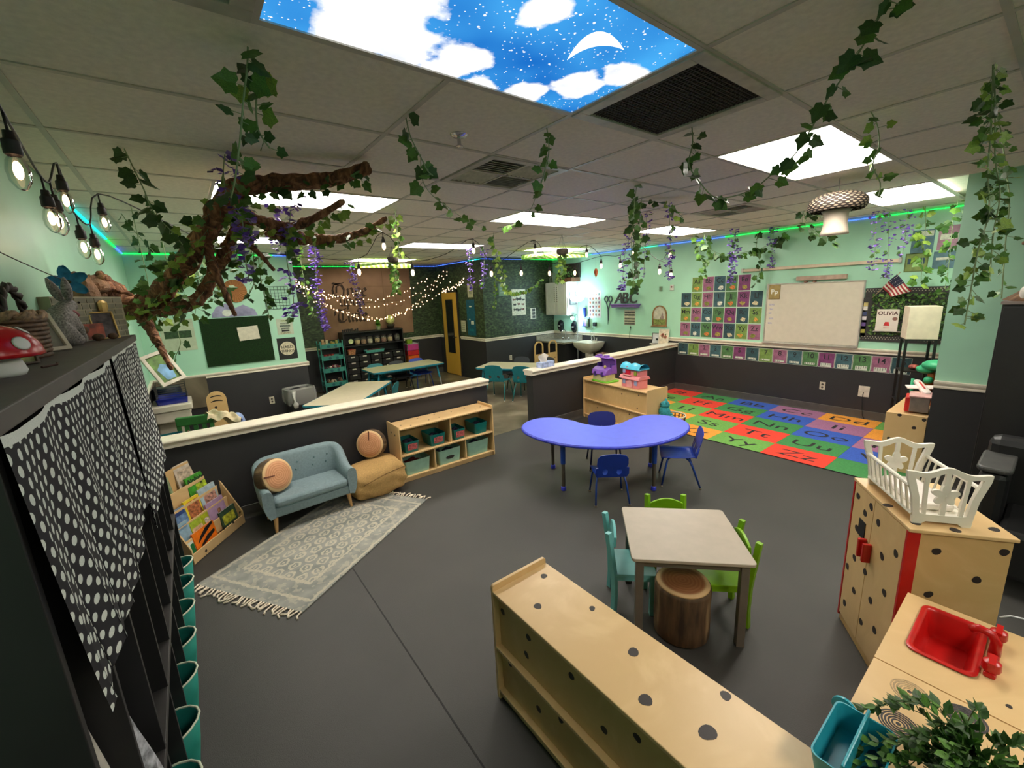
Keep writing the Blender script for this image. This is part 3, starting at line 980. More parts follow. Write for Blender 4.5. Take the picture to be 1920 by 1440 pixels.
# ------------------------------------------------------------------ little sofa
M_sofa = mat('blue grey upholstery', (128, 147, 152), .85, n=.05, sc=60, bump=.12)
M_sofaleg = wood('light beech leg', (206, 160, 104), (216, 172, 116), .45)
t = thing('kids_sofa', 'small blue grey tufted sofa on tapered wooden legs', 'sofa', (.645, 4.075, 0), R(3))
W_, D_ = .385, .21
path = []
for i in range(9): path.append((-W_ + .0, -D_ + (2 * D_ - .12) * i / 8 - .0))
for i in range(1, 9):
    a = PI - (PI / 2) * i / 8; path.append((-W_ + .12 + .12 * math.cos(a), D_ - .12 + .12 * math.sin(a)))
for i in range(1, 12): path.append((-W_ + .12 + (2 * W_ - .24) * i / 12, D_))
right = [(-x, y) for x, y in path[:17]][::-1]
path = path + right
def sh(i):
    x, y = path[i]
    q = max(0.0, min(1.0, (y + D_ * .35) / (D_ * 1.15)))
    q = q * q * (3 - 2 * q)
    return .40 + .195 * q * (1 - .16 * (abs(x) / W_) ** 4)
sec, n_ = [], len(path)
vs, fs = [], []
K = 10
for i, (x, y) in enumerate(path):
    p0, p1 = path[max(i - 1, 0)], path[min(i + 1, n_ - 1)]
    tx, ty = p1[0] - p0[0], p1[1] - p0[1]
    l = math.hypot(tx, ty); nx, ny = ty / l, -tx / l          # inward normal
    h = sh(i)
    prof = [(.03, .145), (.005, .20), (-.01, h * .7), (-.008, h - .03), (.012, h - .006), (.035, h), (.06, h - .008), (.075, h - .04), (.078, .3), (.075, .16)]
    for a, z in prof:
        vs.append((x + nx * a, y + ny * a, z))
for i in range(n_ - 1):
    for k in range(K - 1):
        fs.append((i * K + k, i * K + k + 1, (i + 1) * K + k + 1, (i + 1) * K + k))
fs += [tuple(range(K)), tuple((n_ - 1) * K + k for k in range(K - 1, -1, -1))]
o = MB().add(vs, fs).obj('back_and_arms', M_sofa, t, smooth=50)
MB().prism(rrect(-W_ + .02, W_ - .02, -D_ + .01, D_ - .03, .04), .145, .24).obj('base', M_sofa, t, bev=.02, smooth=40)
MB().prism(rrect(-W_ + .075, W_ - .075, -D_ - .01, D_ - .07, .04), .235, .31).obj('seat_cushion', M_sofa, t, bev=.025, smooth=40)
bt = MB().ball((0, 0, 0), .0095, .006, .0095, 10, 6).mesh('button', True); bt.materials.append(mat('button upholstery', (100, 124, 128), .8))
for x in (-.17, -.02, .13, .25):
    for z in (.41, .48):
        put('button', bt, None, t, (x - (.02 if z < .45 else 0), D_ - .077, z))
for x in (-.31, .31):
    for y in (-.155, .15):
        MB().cyl((x * 1.04, y * 1.08, 0), (x, y, .15), .011, .021, 12).obj('leg', M_sofaleg, t, smooth=40)

# ------------------------------------------------------------------ burlap pouf
M_burlap = mat('tan burlap', (186, 148, 92), .9, n=.08, sc=90, bump=.3)
t = thing('floor_pouf', 'slouchy tan burlap pouf between the sofa and the storage shelf', 'pouf', (1.28, 4.09, 0), R(2))
def pouf(u, v):
    a, b2 = 2 * PI * u, -PI / 2 + PI * v
    sg = lambda q, e: math.copysign(abs(q) ** e, q)
    x = .285 * sg(math.cos(b2), .45) * sg(math.cos(a), .55)
    y = .225 * sg(math.cos(b2), .45) * sg(math.sin(a), .55)
    z = .165 + .165 * sg(math.sin(b2), .75)
    k = .010 * math.sin(9 * z / .33 * 2 + 3 * x * 9) * (1 if z < .24 else .3) + .008 * math.sin(7 * a)
    r = 1 + k * 4
    return x * r, y * r, max(0.0, z + .02 * math.sin(x * 11) * (z / .33))
MB().grid(pouf, 48, 24).obj('cover', M_burlap, t, smooth=True)
MB().tube([(-.20 + .44 * i / 14, -.235 - .012 * math.sin(PI * i / 14), .20 + .075 * i / 14 + .02 * math.sin(PI * i / 14)) for i in range(15)], .004, 6).obj('seam_piping', mat('burlap seam', (120, 90, 50), .9), t, smooth=True)
# ------------------------------------------------------------------ grey patterned rug
def make_rug():
    m, nt, b, new, link = nodes_of('faded block print rug')
    v = coords(nt)
    s = new('ShaderNodeSeparateXYZ'); link(v, s.inputs[0])
    def mth(op, a, b_=None, c_=None):
        n = new('ShaderNodeMath'); n.operation = op
        for i, q in enumerate((a, b_, c_)):
            if q is None: continue
            if isinstance(q, (int, float)): n.inputs[i].default_value = q
            else: link(q, n.inputs[i])
        return n.outputs[0]
    nz = new('ShaderNodeTexNoise'); nz.inputs['Scale'].default_value = 26; nz.inputs['Detail'].default_value = 3; link(v, nz.inputs['Vector'])
    wob = mth('MULTIPLY_ADD', nz.outputs['Fac'], .05, -.025)
    X = mth('ADD', s.outputs['X'], wob); Y = mth('ADD', s.outputs['Y'], wob)
    row = mth('FLOOR', mth('DIVIDE', X, .105))
    off = mth('MULTIPLY', mth('MODULO', row, 2), .055)
    fx = mth('SUBTRACT', mth('FRACT', mth('DIVIDE', X, .105)), .5)
    fy = mth('SUBTRACT', mth('FRACT', mth('DIVIDE', mth('ADD', Y, off), .11)), .5)
    d = mth('SQRT', mth('ADD', mth('POWER', mth('MULTIPLY', fx, .85), 2), mth('POWER', mth('MULTIPLY', fy, 1.15), 2)))
    ring = mth('LESS_THAN', mth('ABSOLUTE', mth('SUBTRACT', d, .33)), .085)
    dotc = mth('LESS_THAN', d, .10)
    motif = mth('MAXIMUM', ring, dotc)
    # distance to the rug's edge
    ex = mth('MINIMUM', X, mth('SUBTRACT', 1.54, X)); ey = mth('MINIMUM', Y, mth('SUBTRACT', .96, Y))
    inside = mth('MULTIPLY', mth('GREATER_THAN', ex, .24), mth('GREATER_THAN', ey, .17))
    motif = mth('MULTIPLY', motif, inside)
    e = mth('MINIMUM', mth('SUBTRACT', ex, .07), ey)
    l1 = mth('LESS_THAN', mth('ABSOLUTE', mth('SUBTRACT', e, .165)), .011)
    l2 = mth('LESS_THAN', mth('ABSOLUTE', mth('SUBTRACT', e, .025)), .011)
    bw = new('ShaderNodeTexNoise'); bw.inputs['Scale'].default_value = 22; link(v, bw.inputs['Vector'])
    bm = mth('MULTIPLY', mth('GREATER_THAN', bw.outputs['Fac'], .56), mth('SUBTRACT', 1, inside))
    allm = mth('MAXIMUM', mth('MAXIMUM', motif, l1), mth('MAXIMUM', l2, mth('MULTIPLY', bm, .5)))
    fade = new('ShaderNodeTexNoise'); fade.inputs['Scale'].default_value = 60; link(v, fade.inputs['Vector'])
    fac = mth('MULTIPLY', allm, mth('MULTIPLY_ADD', fade.outputs['Fac'], .9, .3))
    base = ramp(nt, [(.35, (126, 129, 124)), (.65, (154, 153, 145))])
    bn = new('ShaderNodeTexNoise'); bn.inputs['Scale'].default_value = 7; link(v, bn.inputs['Vector']); link(bn.outputs['Fac'], base.inputs['Fac'])
    mix = new('ShaderNodeMix'); mix.data_type = 'RGBA'; mix.clamp_factor = True
    link(fac, mix.inputs['Factor']); link(base.outputs['Color'], mix.inputs['A']); mix.inputs['B'].default_value = lin((190, 180, 160))
    link(mix.outputs['Result'], b.inputs['Base Color'])
    b.inputs['Roughness'].default_value = .95
    return m
RX = math.atan2(.548, .836)
t = thing('area_rug', 'faded grey and cream patterned rug with tasselled ends in front of the sofa', 'rug', (.288, 2.704, 0), RX)
MB().box(0, 1.54, 0, .96, .001, .009).obj('rug_body', make_rug(), t)
M_fr = mat('cream cotton fringe', (222, 208, 186), .9)
for x0, sg in ((0, -1), (1.54, 1)):
    f_ = MB(); rs = random.Random(4)
    for k in range(34):
        y = .012 + .936 * k / 33 + rs.uniform(-.006, .006)
        l = rs.uniform(.05, .085)
        d1, d2 = rs.uniform(-.02, .02), rs.uniform(-.035, .035)
        f_.tube([(x0, y, .006), (x0 + sg * l * .4, y + d1 * .5, .008), (x0 + sg * l * .75, y + d1, .006), (x0 + sg * l, y + d2, .005)], [.007, .0055, .0065, .008], 5)
    o = f_.obj('fringe', M_fr, t, smooth=True); o['kind'] = 'stuff'

# ------------------------------------------------------------------ alphabet rug
RC = {'r': mat('rug red', (226, 62, 44), .95, n=.06, sc=60), 'g': mat('rug leaf green', (106, 160, 74), .95, n=.06, sc=60), 'd': mat('rug dark green', (62, 132, 72), .95, n=.06, sc=60),
      'b': mat('rug blue', (52, 88, 180), .95, n=.06, sc=60), 'p': mat('rug mauve', (158, 104, 140), .95, n=.06, sc=60), 'o': mat('rug orange', (232, 152, 56), .95, n=.06, sc=60)}
M_rugtxt = mat('rug lettering black', (38, 36, 36), .95)
rows = ['r.# dAa bBb pCc oDd g.', 'gEe rFf dGg bHh pIi oJj', 'oKk gLl rMm dNn bOo pPp', 'rQq oRr gSs rTt dUu bVv', 'p. oWw oXx gYy rZz d.']
t = thing('alphabet_rug', 'large colourful rug of squares lettered with the alphabet', 'rug', (0, 0, 0))
MB().box(4.975, 7.165, .44, 4.43, .001, .008).obj('rug_backing', mat('rug backing', (40, 40, 40), .95), t)
xs = [7.165, 6.765, 6.315, 5.85, 5.39, 4.975]
for r_, row in enumerate(rows):
    cells = row.split()
    x1, x0 = xs[r_], xs[r_ + 1]
    shift = 0.62 if r_ == 4 else 0.0
    for k, c in enumerate(cells):
        y1 = 4.43 - .6217 * k
        y0 = y1 - .6217
        if r_ in (3,):
            y1 += 0; y0 += 0
        if y0 < .43: y0 = .44
        MB().box(x0 + .001, x1 - .001, y0 + .001, y1 - .001, .006, .0105).obj('rug_square', RC[c[0]], t)
        tx = c[1:].replace('.', '')
        if tx:
            o = put('lettering', text_mesh(tx, .27, .0003), M_rugtxt, t)
            o.matrix_basis = frame(((x0 + x1) / 2 - .02, (y0 + y1) / 2, .0109), (0, -1.35, 0), (1, 0, 0), (0, 0, 1))

# ------------------------------------------------------------------ play kitchen: tall fridge
FR = R(34.9)
t = thing('play_fridge', 'tall birch play refrigerator with dark spots, red edge and red handles', 'toy kitchen', (2.319, .279, 0), FR)
W_, D_, H_ = .502, .333, .866
M_red = mat('red plastic', (190, 24, 22), .3, n=.04)
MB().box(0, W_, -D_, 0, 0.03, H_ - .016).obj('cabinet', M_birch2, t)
MB().box(-.012, W_ + .012, -D_ - .01, .016, H_ - .016, H_).obj('top_board', M_birch, t, bev=.003)
MB().box(.012, W_ * .56, 0, .014, .05, H_ - .02).obj('door', M_birch, t, bev=.002)
MB().box(W_ * .565, W_ - .012, 0, .014, .05, H_ - .02).obj('door', M_birch, t, bev=.002)
MB().box(-.002, .01, -.03, .015, .03, H_ - .016).obj('red_edge', M_red, t)
MB().box(W_ - .01, W_ + .002, -.02, .016, .03, H_ - .016).obj('red_edge', M_red, t)
MB().box(0, W_, -.03, .004, 0, .04).obj('plinth', M_birch2, t)
for xh in (.26, .31):
    MB().box(xh - .009, xh + .009, .014, .05, .52, .62).obj('handle', M_red, t, bev=.004)
MB().box(.335, .40, .0145, .018, .60, .69).obj('ice_panel', M_black, t)
for k, (x, z) in enumerate([(.06, .70), (.1, .47), (.16, .62), (.23, .76), (.2, .35), (.13, .24), (.07, .13), (.25, .18), (.36, .74), (.42, .62), (.45, .79), (.4, .45), (.46, .36), (.36, .28), (.31, .8), (.44, .14), (.28, .45)]):
    spot(t, (x, .0145, z), .019, 'y', k)
for k, (y, z) in enumerate([(-.09, .77), (-.24, .66), (-.09, .56), (-.25, .42), (-.13, .3), (-.31, .80)]):
    spot(t, (-.0005, y, z), .017, '-x', k)
for k, (x, y) in enumerate([(.05, -.03), (.02, -.15), (.06, -.30), (.2, .0), (.42, -.28)]):
    spot(t, (x, y, H_), .02, 'z', k)

# ------------------------------------------------------------------ play sink and stove
def counter(label, x0, x1, name):
    t = thing(name, label, 'toy kitchen', (x0, .254, 0))
    W_ = x1 - x0
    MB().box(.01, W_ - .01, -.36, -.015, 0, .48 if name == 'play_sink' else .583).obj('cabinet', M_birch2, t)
    if name == 'play_sink':
        MB().box(.01, W_ - .01, -.025, -.015, .48, .583).box(.01, .022, -.36, -.025, .48, .583).box(W_ - .022, W_ - .01, -.36, -.025, .48, .583).obj('cabinet_apron', M_birch2, t)
    return t, W_
t, W_ = counter('birch play sink unit with a red basin and red tap', 1.752, 2.255, 'play_sink')
# top with a hole for the basin
b = MB()
b.box(0, W_, -.066, 0, .583, .6); b.box(0, W_, -.38, -.227, .583, .6)
b.box(0, .136, -.227, -.066, .583, .6); b.box(.445, W_, -.227, -.066, .583, .6)
b.obj('counter_top', M_birch, t)
rm = []
loops = [(-.008, .604), (-.008, .608), (.0, .611), (.008, .608), (.012, .60), (.022, .52), (.03, .500), (.06, .497)]
vs, fs = [], []
for d_, z in loops:
    vs += [(x, y, z) for x, y in rrect(.133 + d_, .448 - d_, -.229 + d_, -.064 - d_, max(.006, .03 - d_ * .3), 5)]
n = len(vs) // len(loops)
for k in range(len(loops) - 1):
    fs += [(k * n + i, k * n + (i + 1) % n, (k + 1) * n + (i + 1) % n, (k + 1) * n + i) for i in range(n)]
fs.append(tuple(range((len(loops) - 1) * n, len(loops) * n)))
MB().add(vs, fs).obj('basin', M_red, t, smooth=50)
fa = MB()
fa.box(.17, .42, -.275, -.245, .6, .618)
fa.obj('tap_base', M_red, t, bev=.006)
MB().tube([(.30, -.26, .61), (.30, -.26, .66), (.30, -.245, .685), (.30, -.215, .69), (.30, -.195, .675)], [.016, .015, .014, .013, .013], 10).obj('spout', M_red, t, smooth=True)
for x in (.195, .395):
    MB().lathe([(.02, .618), (.024, .625), (.022, .65), (.012, .656)], 12, c=(x, -.26, 0)).box(x - .03, x + .03, -.268, -.252, .648, .66).obj('tap_knob', M_red, t, smooth=40)
spot(t, (.08, -.31, .6005), .008, 'z', 1)

t, W_ = counter('birch play stove with four printed ring burners', 1.235, 1.748, 'play_stove')
MB().box(0, W_, -.38, 0, .583, .6).obj('counter_top', M_birch, t, bev=.002)
M_ring = mat('burner ring print', (52, 48, 50), .6, n=.3, sc=60)
M_ringw = mat('worn burner ring print', (168, 142, 104), .6, n=.2, sc=90)
for x, y, m, kk in ((1.668, .145, M_ringw, 0), (1.681, .02, M_ring, 1), (1.508, .142, M_ring, 2), (1.51, .01, M_ringw, 3)):
    g = MB()
    for i, (r0, r1) in enumerate(((.044, .048), (.036, .041), (.028, .033), (.020, .025), (.012, .0165), (.0, .006))):
        if kk == 1: r0 -= .002
        a_ = [(r1 * math.cos(2 * PI * j / 32), r1 * math.sin(2 * PI * j / 32)) for j in range(32)]
        c_ = [(max(r0, .0005) * math.cos(2 * PI * j / 32), max(r0, .0005) * math.sin(2 * PI * j / 32)) for j in range(32)]
        ring_plate(g, a_, c_, .6, .6008)
    o = g.obj('burner', m, t)
    o.location = (x - 1.235, y - .254, 0)
    if m is M_ringw:
        q = MB().prism(disc_pts(.006, 12), 0, .0012).obj('burner_centre', M_ring, t, (x - 1.235, y - .254, .6))

# teal caddy beside the stove
M_caddy = mat('turquoise plastic', (40, 152, 168), .3, n=.04)
t = thing('storage_caddy', 'turquoise plastic caddy with round holes at the corner of the play stove', 'caddy', (1.12, .12, .632))
c_ = tub(MB(), 0, .23, 0, .14, 0, .075, .012, .004).obj('tub', M_caddy, t, smooth=40)
MB().box(-.0, .23, .064, .072, .02, .10).obj('handle_wall', M_caddy, t, bev=.003)
MB().lathe([(.018, -.006), (.03, -.004), (.03, .004), (.018, .006)], 18, M=Matrix.Translation((.24, .125, .05)) @ Matrix.Rotation(R(90), 4, 'Y')).obj('grip', M_caddy, t, smooth=40)
for k in range(3):
    MB().prism(disc_pts(.017, 14, .022), 0, .002, 0, Matrix.Translation((.05 + .065 * k, .035, .006))).obj('hole_rim', mat('dark teal recess', (8, 60, 84), .4), t)

# ------------------------------------------------------------------ doll cot on the fridge
M_cot = mat('ivory plastic', (226, 220, 206), .35, n=.02)
t = thing('doll_cot', 'white plastic doll cot with flower cut-outs on the play refrigerator', 'cot', (2.319 + .055 * .82, .279 + .055 * .572, .866), FR)
L_, WB, WT, HC = .385, .20, .285, .245
def cot_end(x0, name):
    b = MB()
    # outline in (y, z): y from -WT/2..WT/2 about the centre, wavy top
    def top(u):  # u -1..1
        return HC - .012 + .028 * math.cos(u * PI / 2 * 1.0) - .018 * (1 - math.cos(u * PI * 2)) * .5 + .006 * abs(u) ** 6
    out, inn = [], []
    N = 40
    pts_o, pts_i = [], []
    for i in range(N + 1):
        u = -1 + 2 * i / N
        pts_o.append((u * WT / 2, top(u)))
        pts_i.append((u * (WT / 2 - .026), top(u) - .022))
    bo = [(WB / 2, .0 + .0), (WB / 2 - .03, 0), (WB / 2 - .045, .014), (-WB / 2 + .045, .014), (-WB / 2 + .03, 0), (-WB / 2, 0)]
    bi = [(WB / 2 - .02, .05), (WB / 2 - .035, .046), (WB / 2 - .05, .046), (-WB / 2 + .05, .046), (-WB / 2 + .035, .046), (-WB / 2 + .02, .05)]
    side_o = [(WT / 2 * .98, HC * .86), (WB / 2 + .014, HC * .5), (WB / 2 + .004, HC * .22)]
    side_i = [(WT / 2 * .98 - .028, HC * .84), (WB / 2 - .012, HC * .5), (WB / 2 - .018, HC * .25)]
    o = pts_o + side_o + bo + [(-x, z) for x, z in side_o[::-1]]
    i_ = pts_i + side_i + bi + [(-x, z) for x, z in side_i[::-1]]
    Mx = Matrix(((0, 0, 1, x0), (1, 0, 0, -.118), (0, 1, 0, 0), (0, 0, 0, 1)))
    ring_plate(b, o, i_, -.008, .008, Mx)
    for y, w in ((-.062, .007), (.062, .007)):
        b.prism([(y - w, .04), (y + w, .04), (y * 1.15 + w, top(.4) - .015), (y * 1.15 - w, top(.4) - .015)], -.005, .005, 0, Mx)
    b.prism([(-.009, .04), (.009, .04), (.009, HC), (-.009, HC)], -.005, .005, 0, Mx)
    for k in range(5):
        a = R(90 + 72 * k)
        c, s_ = math.cos(a), math.sin(a)
        pet = []
        for j in range(12):
            q = 2 * PI * j / 12
            px, py = .026 + .024 * math.cos(q), .015 * math.sin(q)
            pet.append((px * c - py * s_, HC * .56 + px * s_ + py * c))
        b.prism(pet, -.006, .006, 0, Mx)
    b.obj(name, M_cot, t, smooth=30)
cot_end(0, 'end_panel'); cot_end(L_, 'end_panel')
for sy, yb, yt in ((0, -.118 + WB / 2, -.118 + WT / 2 - .02), (1, -.118 - WB / 2, -.118 - WT / 2 + .02)):
    b = MB()
    b.tube([(0, yt, .17), (L_, yt, .17)], .009, 8); b.tube([(0, yb, .04), (L_, yb, .04)], .008, 8)
    for k in range(8):
        x = .035 + (L_ - .07) * k / 7
        b.tube([(x, yb, .04), (x, yt, .17)], .0055, 6)
    b.obj('side_rail', M_cot, t, smooth=40)
MB().box(.008, L_ - .008, -.118 - WB / 2, -.118 + WB / 2, .034, .042).obj('cot_floor', M_cot, t)
tag(MB().prism(rrect(-.15, .16, -.07, .07, .02), 0, .03).obj('doll_mattress', mat('white cotton pad', (232, 224, 216), .8, n=.05), None,
    (t.location.x + (.19 * math.cos(FR) + .118 * math.sin(FR)), t.location.y + (.19 * math.sin(FR) - .118 * math.cos(FR)), .909), FR, bev=.01),
    'white padded doll mattress lying inside the white cot', 'mattress')
# ------------------------------------------------------------------ tall black cubby unit along the left wall
CX0, CX1, CY0, CY1, CH = XL + .004, -.252, .93, 3.32, 1.79
t = thing('cubby_unit', 'tall black cubby unit along the left wall, polka dot curtains over its front', 'cubby', (CX1, CY0, 0))
M_cub = mat('black painted plywood', (30, 29, 30), .5, n=.15, sc=5)
M_cubtop = mat('dusty charcoal top', (84, 78, 74), .6, n=.08, sc=8)
D_, L_ = CX1 - CX0, CY1 - CY0
MB().box(-D_, .012, -.02, L_ + .01, CH - .035, CH).obj('top_board', M_cubtop, t, bev=.003)
MB().box(-D_, -D_ + .01, 0, L_, .02, CH - .035).obj('back_panel', M_cub, t)
for y in (0, L_ - .022):
    MB().box(-D_ + .01, 0, y, y + .022, 0, CH - .035).obj('side_panel', M_cub, t, bev=.002)
MB().box(-D_ + .01, 0, .022, L_ - .022, .63, .655).obj('shelf_board', mat('worn grey shelf edge', (58, 55, 54), .55), t, bev=.002)
MB().box(-D_ + .01, 0, .022, L_ - .022, .03, .05).box(-D_ + .01, -.03, .022, L_ - .022, 0, .03).obj('base_board', M_cub, t)
n_ = 9
for k in range(1, n_):
    y = L_ * k / n_
    MB().box(-D_ + .01, 0, y - .008, y + .008, .655, CH - .035).obj('divider', M_cub, t, bev=.001)
    MB().box(-D_ + .01, 0, y - .008, y + .008, .05, .63).obj('divider', M_cub, t, bev=.001)

# polka dot curtains
def make_polka(name, bg):
    m, nt, b, new, link = nodes_of(name)
    uv = new('ShaderNodeUVMap'); uv.uv_map = 'UVMap'
    s = new('ShaderNodeSeparateXYZ'); link(uv.outputs[0], s.inputs[0])
    def mth(op, a, b_=None):
        n = new('ShaderNodeMath'); n.operation = op
        for i, q in enumerate((a, b_)):
            if q is None: continue
            if isinstance(q, (int, float)): n.inputs[i].default_value = q
            else: link(q, n.inputs[i])
        return n.outputs[0]
    P_ = .05
    r = mth('FLOOR', mth('DIVIDE', s.outputs['Y'], P_ * .5))
    off = mth('MULTIPLY', mth('FLOORED_MODULO', r, 2), .5)
    fx = mth('SUBTRACT', mth('FRACT', mth('ADD', mth('DIVIDE', s.outputs['X'], P_), off)), .5)
    fy = mth('MULTIPLY', mth('SUBTRACT', mth('FRACT', mth('DIVIDE', s.outputs['Y'], P_ * .5)), .5), .5)
    d = mth('SQRT', mth('ADD', mth('POWER', fx, 2), mth('POWER', fy, 2)))
    dot_ = mth('LESS_THAN', d, .205)
    hd = mth('LESS_THAN', s.outputs['Y'], .018)
    fac = mth('MAXIMUM', dot_, hd)
    nz = new('ShaderNodeTexNoise'); nz.inputs['Scale'].default_value = 300; link(uv.outputs[0], nz.inputs['Vector'])
    wr = ramp(nt, [(.3, (206, 212, 206)), (.7, (226, 230, 222))]); link(nz.outputs['Fac'], wr.inputs['Fac'])
    mix = new('ShaderNodeMix'); mix.data_type = 'RGBA'
    link(fac, mix.inputs['Factor']); mix.inputs['A'].default_value = lin(bg); link(wr.outputs['Color'], mix.inputs['B'])
    link(mix.outputs['Result'], b.inputs['Base Color'])
    b.inputs['Roughness'].default_value = .85
    return m
M_polka = make_polka('polka dot cotton', (24, 23, 30))
def curtain(label, y0, y1, ztop, zbot, amp, waves, ph, slant=0.0, x=CX1 + .003):
    L = y1 - y0
    def fn(u, v):
        y = y0 + L * u
        a = amp * (.25 + .75 * v)
        y += slant * v * v * (1 - u)
        z = ztop - .012 * abs(math.sin(PI * u * 3.2 + ph)) * (1 - v) - (ztop - zbot(u)) * v
        return x + .004 + a * (1 + math.sin(2 * PI * waves * u + ph)) + .003 * math.sin(17 * u + 4 * v), y + .02 * math.sin(2 * PI * waves * u * 2 + ph) * v, z
    full = L * 1.22
    o = MB().grid(fn, 120, 22, uvfn=lambda u, v: (full * u, (ztop - zbot(u)) * v)).obj('curtain', M_polka, smooth=True)
    return tag(o, label, 'curtain', 'curtains on the cubby unit')
curtain('black curtain with white polka dots on the near part of the cubby unit', .93, 2.17, 1.76, lambda u: 1.165 + .02 * math.sin(9 * u), .0085, 6.5, .4, .09)
curtain('longer black polka dot curtain at the far end of the cubby unit', 2.18, 3.33, 1.772, lambda u: 1.035 + .02 * math.sin(7 * u), .0085, 5.5, 1.2)

# clothes and bins in the cubbies
M_pouch = mat('teal fabric pouch', (24, 134, 120), .7, n=.06)
M_pline = mat('pale pouch trim', (206, 214, 190), .7)
for k, y in enumerate((1.33, 1.60, 1.86, 2.13, 2.40, 2.66, 2.93, 3.17)):
    t = thing('cubby_bin', ['lowest nearest teal bin sticking out at the bottom of the view', 'teal bin second from the camera in the bottom cubbies', 'teal bin with a long pale trimmed rim, third along the bottom cubbies',
              'teal bin fourth along the bottom cubbies, beside a blue one', 'teal bin fifth along the bottom cubbies', 'teal bin sixth along the bottom cubbies, with a white cloth inside',
              'teal bin next to last in the bottom cubbies near the book display', 'last teal bin in the far bottom cubby by the book display'][k], 'bin', (-.36, y, .052), 0, 'teal bins in the bottom cubbies')
    vs, fs = [], []
    N = 20
    for i in range(5):
        z = .30 * i / 4
        for j in range(N):
            a = 2 * PI * j / N
            vs.append((.0 + (.105 + .05 * i / 4) * math.cos(a) * (1 if math.cos(a) > 0 else .75), (.085 + .018 * i / 4) * math.sin(a), z + (.03 * math.cos(a) if i == 4 else 0)))
    for i in range(4):
        fs += [(i * N + j, i * N + (j + 1) % N, (i + 1) * N + (j + 1) % N, (i + 1) * N + j) for j in range(N)]
    fs.append(tuple(range(N - 1, -1, -1)))
    o = MB().add(vs, fs).obj('bin_body', M_pouch, t, smooth=True)
    md = o.modifiers.new('th', 'SOLIDIFY'); md.thickness = .004
    rim = [vs[4 * N + j] for j in range(N)]
    MB().tube(rim, .0045, 6, closed=True).obj('rim_binding', M_pline, t, smooth=True)
    cm = MB().ball((0, 0, .17), .075, .07, .10 + .02 * (k % 3), 12, 8)
    cm.obj('contents', [mat('cream cloth', (206, 190, 160), .9), mat('navy cloth', (26, 30, 96), .9), mat('maroon cloth', (72, 26, 26), .9)][(0, 2, 1, 1, 2, 0, 1, 1)[k]], t, smooth=True)
M_floral = mat('pale floral fabric', (150, 150, 156), .9, n=.35, sc=45)
def cloth_lump(label, y, z0, z1, m, x=-.335):
    def fn(u, v):
        a = 2 * PI * u
        r = .07 * (1 - .55 * v) * (1 + .12 * math.sin(5 * a + 3 * v))
        return x + r * 1.0 * math.cos(a), y + r * 1.25 * math.sin(a), z0 + (z1 - z0) * v + .01 * math.sin(3 * a)
    o = MB().grid(fn, 26, 10).obj('hanging_clothes', m, smooth=True)
    tag(o, label, 'clothes')
cloth_lump('pale floral bag hanging in a cubby below the near curtain', 1.29, .70, 1.02, M_floral, -.315)
cloth_lump('white garment tucked in the cubby just behind the curtain hem', 1.10, .72, 1.15, mat('white garment', (176, 170, 160), .9), -.33)
cloth_lump('rust orange jacket in the nearest cubby', 1.04, .80, 1.20, mat('rust jacket', (112, 54, 30), .9, n=.3), -.40)

# ------------------------------------------------------------------ things on top of the cubby unit
CT = CH + .0005
# red spotted mushroom
t = thing('toy_mushroom', 'red mushroom ornament with white spots at the left edge on the cubby top', 'ornament', (-.362, 1.50, CT))
t.scale = (.86, .86, .86)
M_mush = mat('glossy red glaze', (176, 16, 26), .25, n=.06)
M_mwhite = mat('chalky white glaze', (210, 210, 206), .6, n=.04)
MB().lathe([(.05, 0), (.056, .012), (.05, .035), (.038, .06)], 20).obj('stem', M_mwhite, t, smooth=True)
def cap_z(r): return .052 + .088 * math.sqrt(max(0, 1 - (r / .098) ** 2)) 
MB().lathe([(.03, .056), (.09, .05), (.098, .054)] + [(.098 * math.cos(R(a)), .052 + .088 * math.sin(R(a))) for a in range(6, 90, 9)], 28).obj('cap', M_mush, t, smooth=True)
for az, el, r in ((-40, 24, .02), (10, 50, .017), (-90, 45, .018), (70, 20, .018), (-110, 10, .016), (150, 35, .018)):
    a, e = R(az), R(el)
    n = Vector((math.cos(e) * math.cos(a), math.cos(e) * math.sin(a), math.sin(e)))
    p = Vector((n.x * .099, n.y * .099, .052 + n.z * .089))
    MB().lathe([(r, 0), (r * .8, .003), (r * .3, .004)], 16, M=facing(p - n * .001, n)).obj('spot', M_mwhite, t, smooth=True)

# wicker basket
t = thing('wicker_basket', 'dark wicker basket with thick rolled rim behind the red mushroom', 'basket', (-.43, 2.08, CT))
t.scale = (.8, 1.15, 1.1)
M_wick = mat('brown wicker', (92, 68, 48), .6, n=.35, sc=60)
b = MB(); rs = random.Random(1)
for k in range(9):
    z = .006 + .013 * k
    b.tube([((.066 + .001 * k + .004 * (1 if (j + k) % 2 else -1)) * math.cos(2 * PI * j / 28), (.09 + .0012 * k + .004 * (1 if (j + k) % 2 else -1)) * math.sin(2 * PI * j / 28), z) for j in range(28)], .0065, 5, closed=True)
b.obj('woven_side', M_wick, t, smooth=True)
b = MB()
for q in (0, PI / 3, 2 * PI / 3):
    b.tube([(.074 * math.cos(a) + .007 * math.cos(a) * math.cos(9 * a + q), .101 * math.sin(a) + .007 * math.sin(a) * math.cos(9 * a + q), .125 + .009 * math.sin(9 * a + q)) for a in [2 * PI * j / 60 for j in range(60)]], .008, 6, closed=True)
b.obj('rim', mat('pale wicker rim', (140, 112, 84), .6, n=.3, sc=60), t, smooth=True)
b = MB()
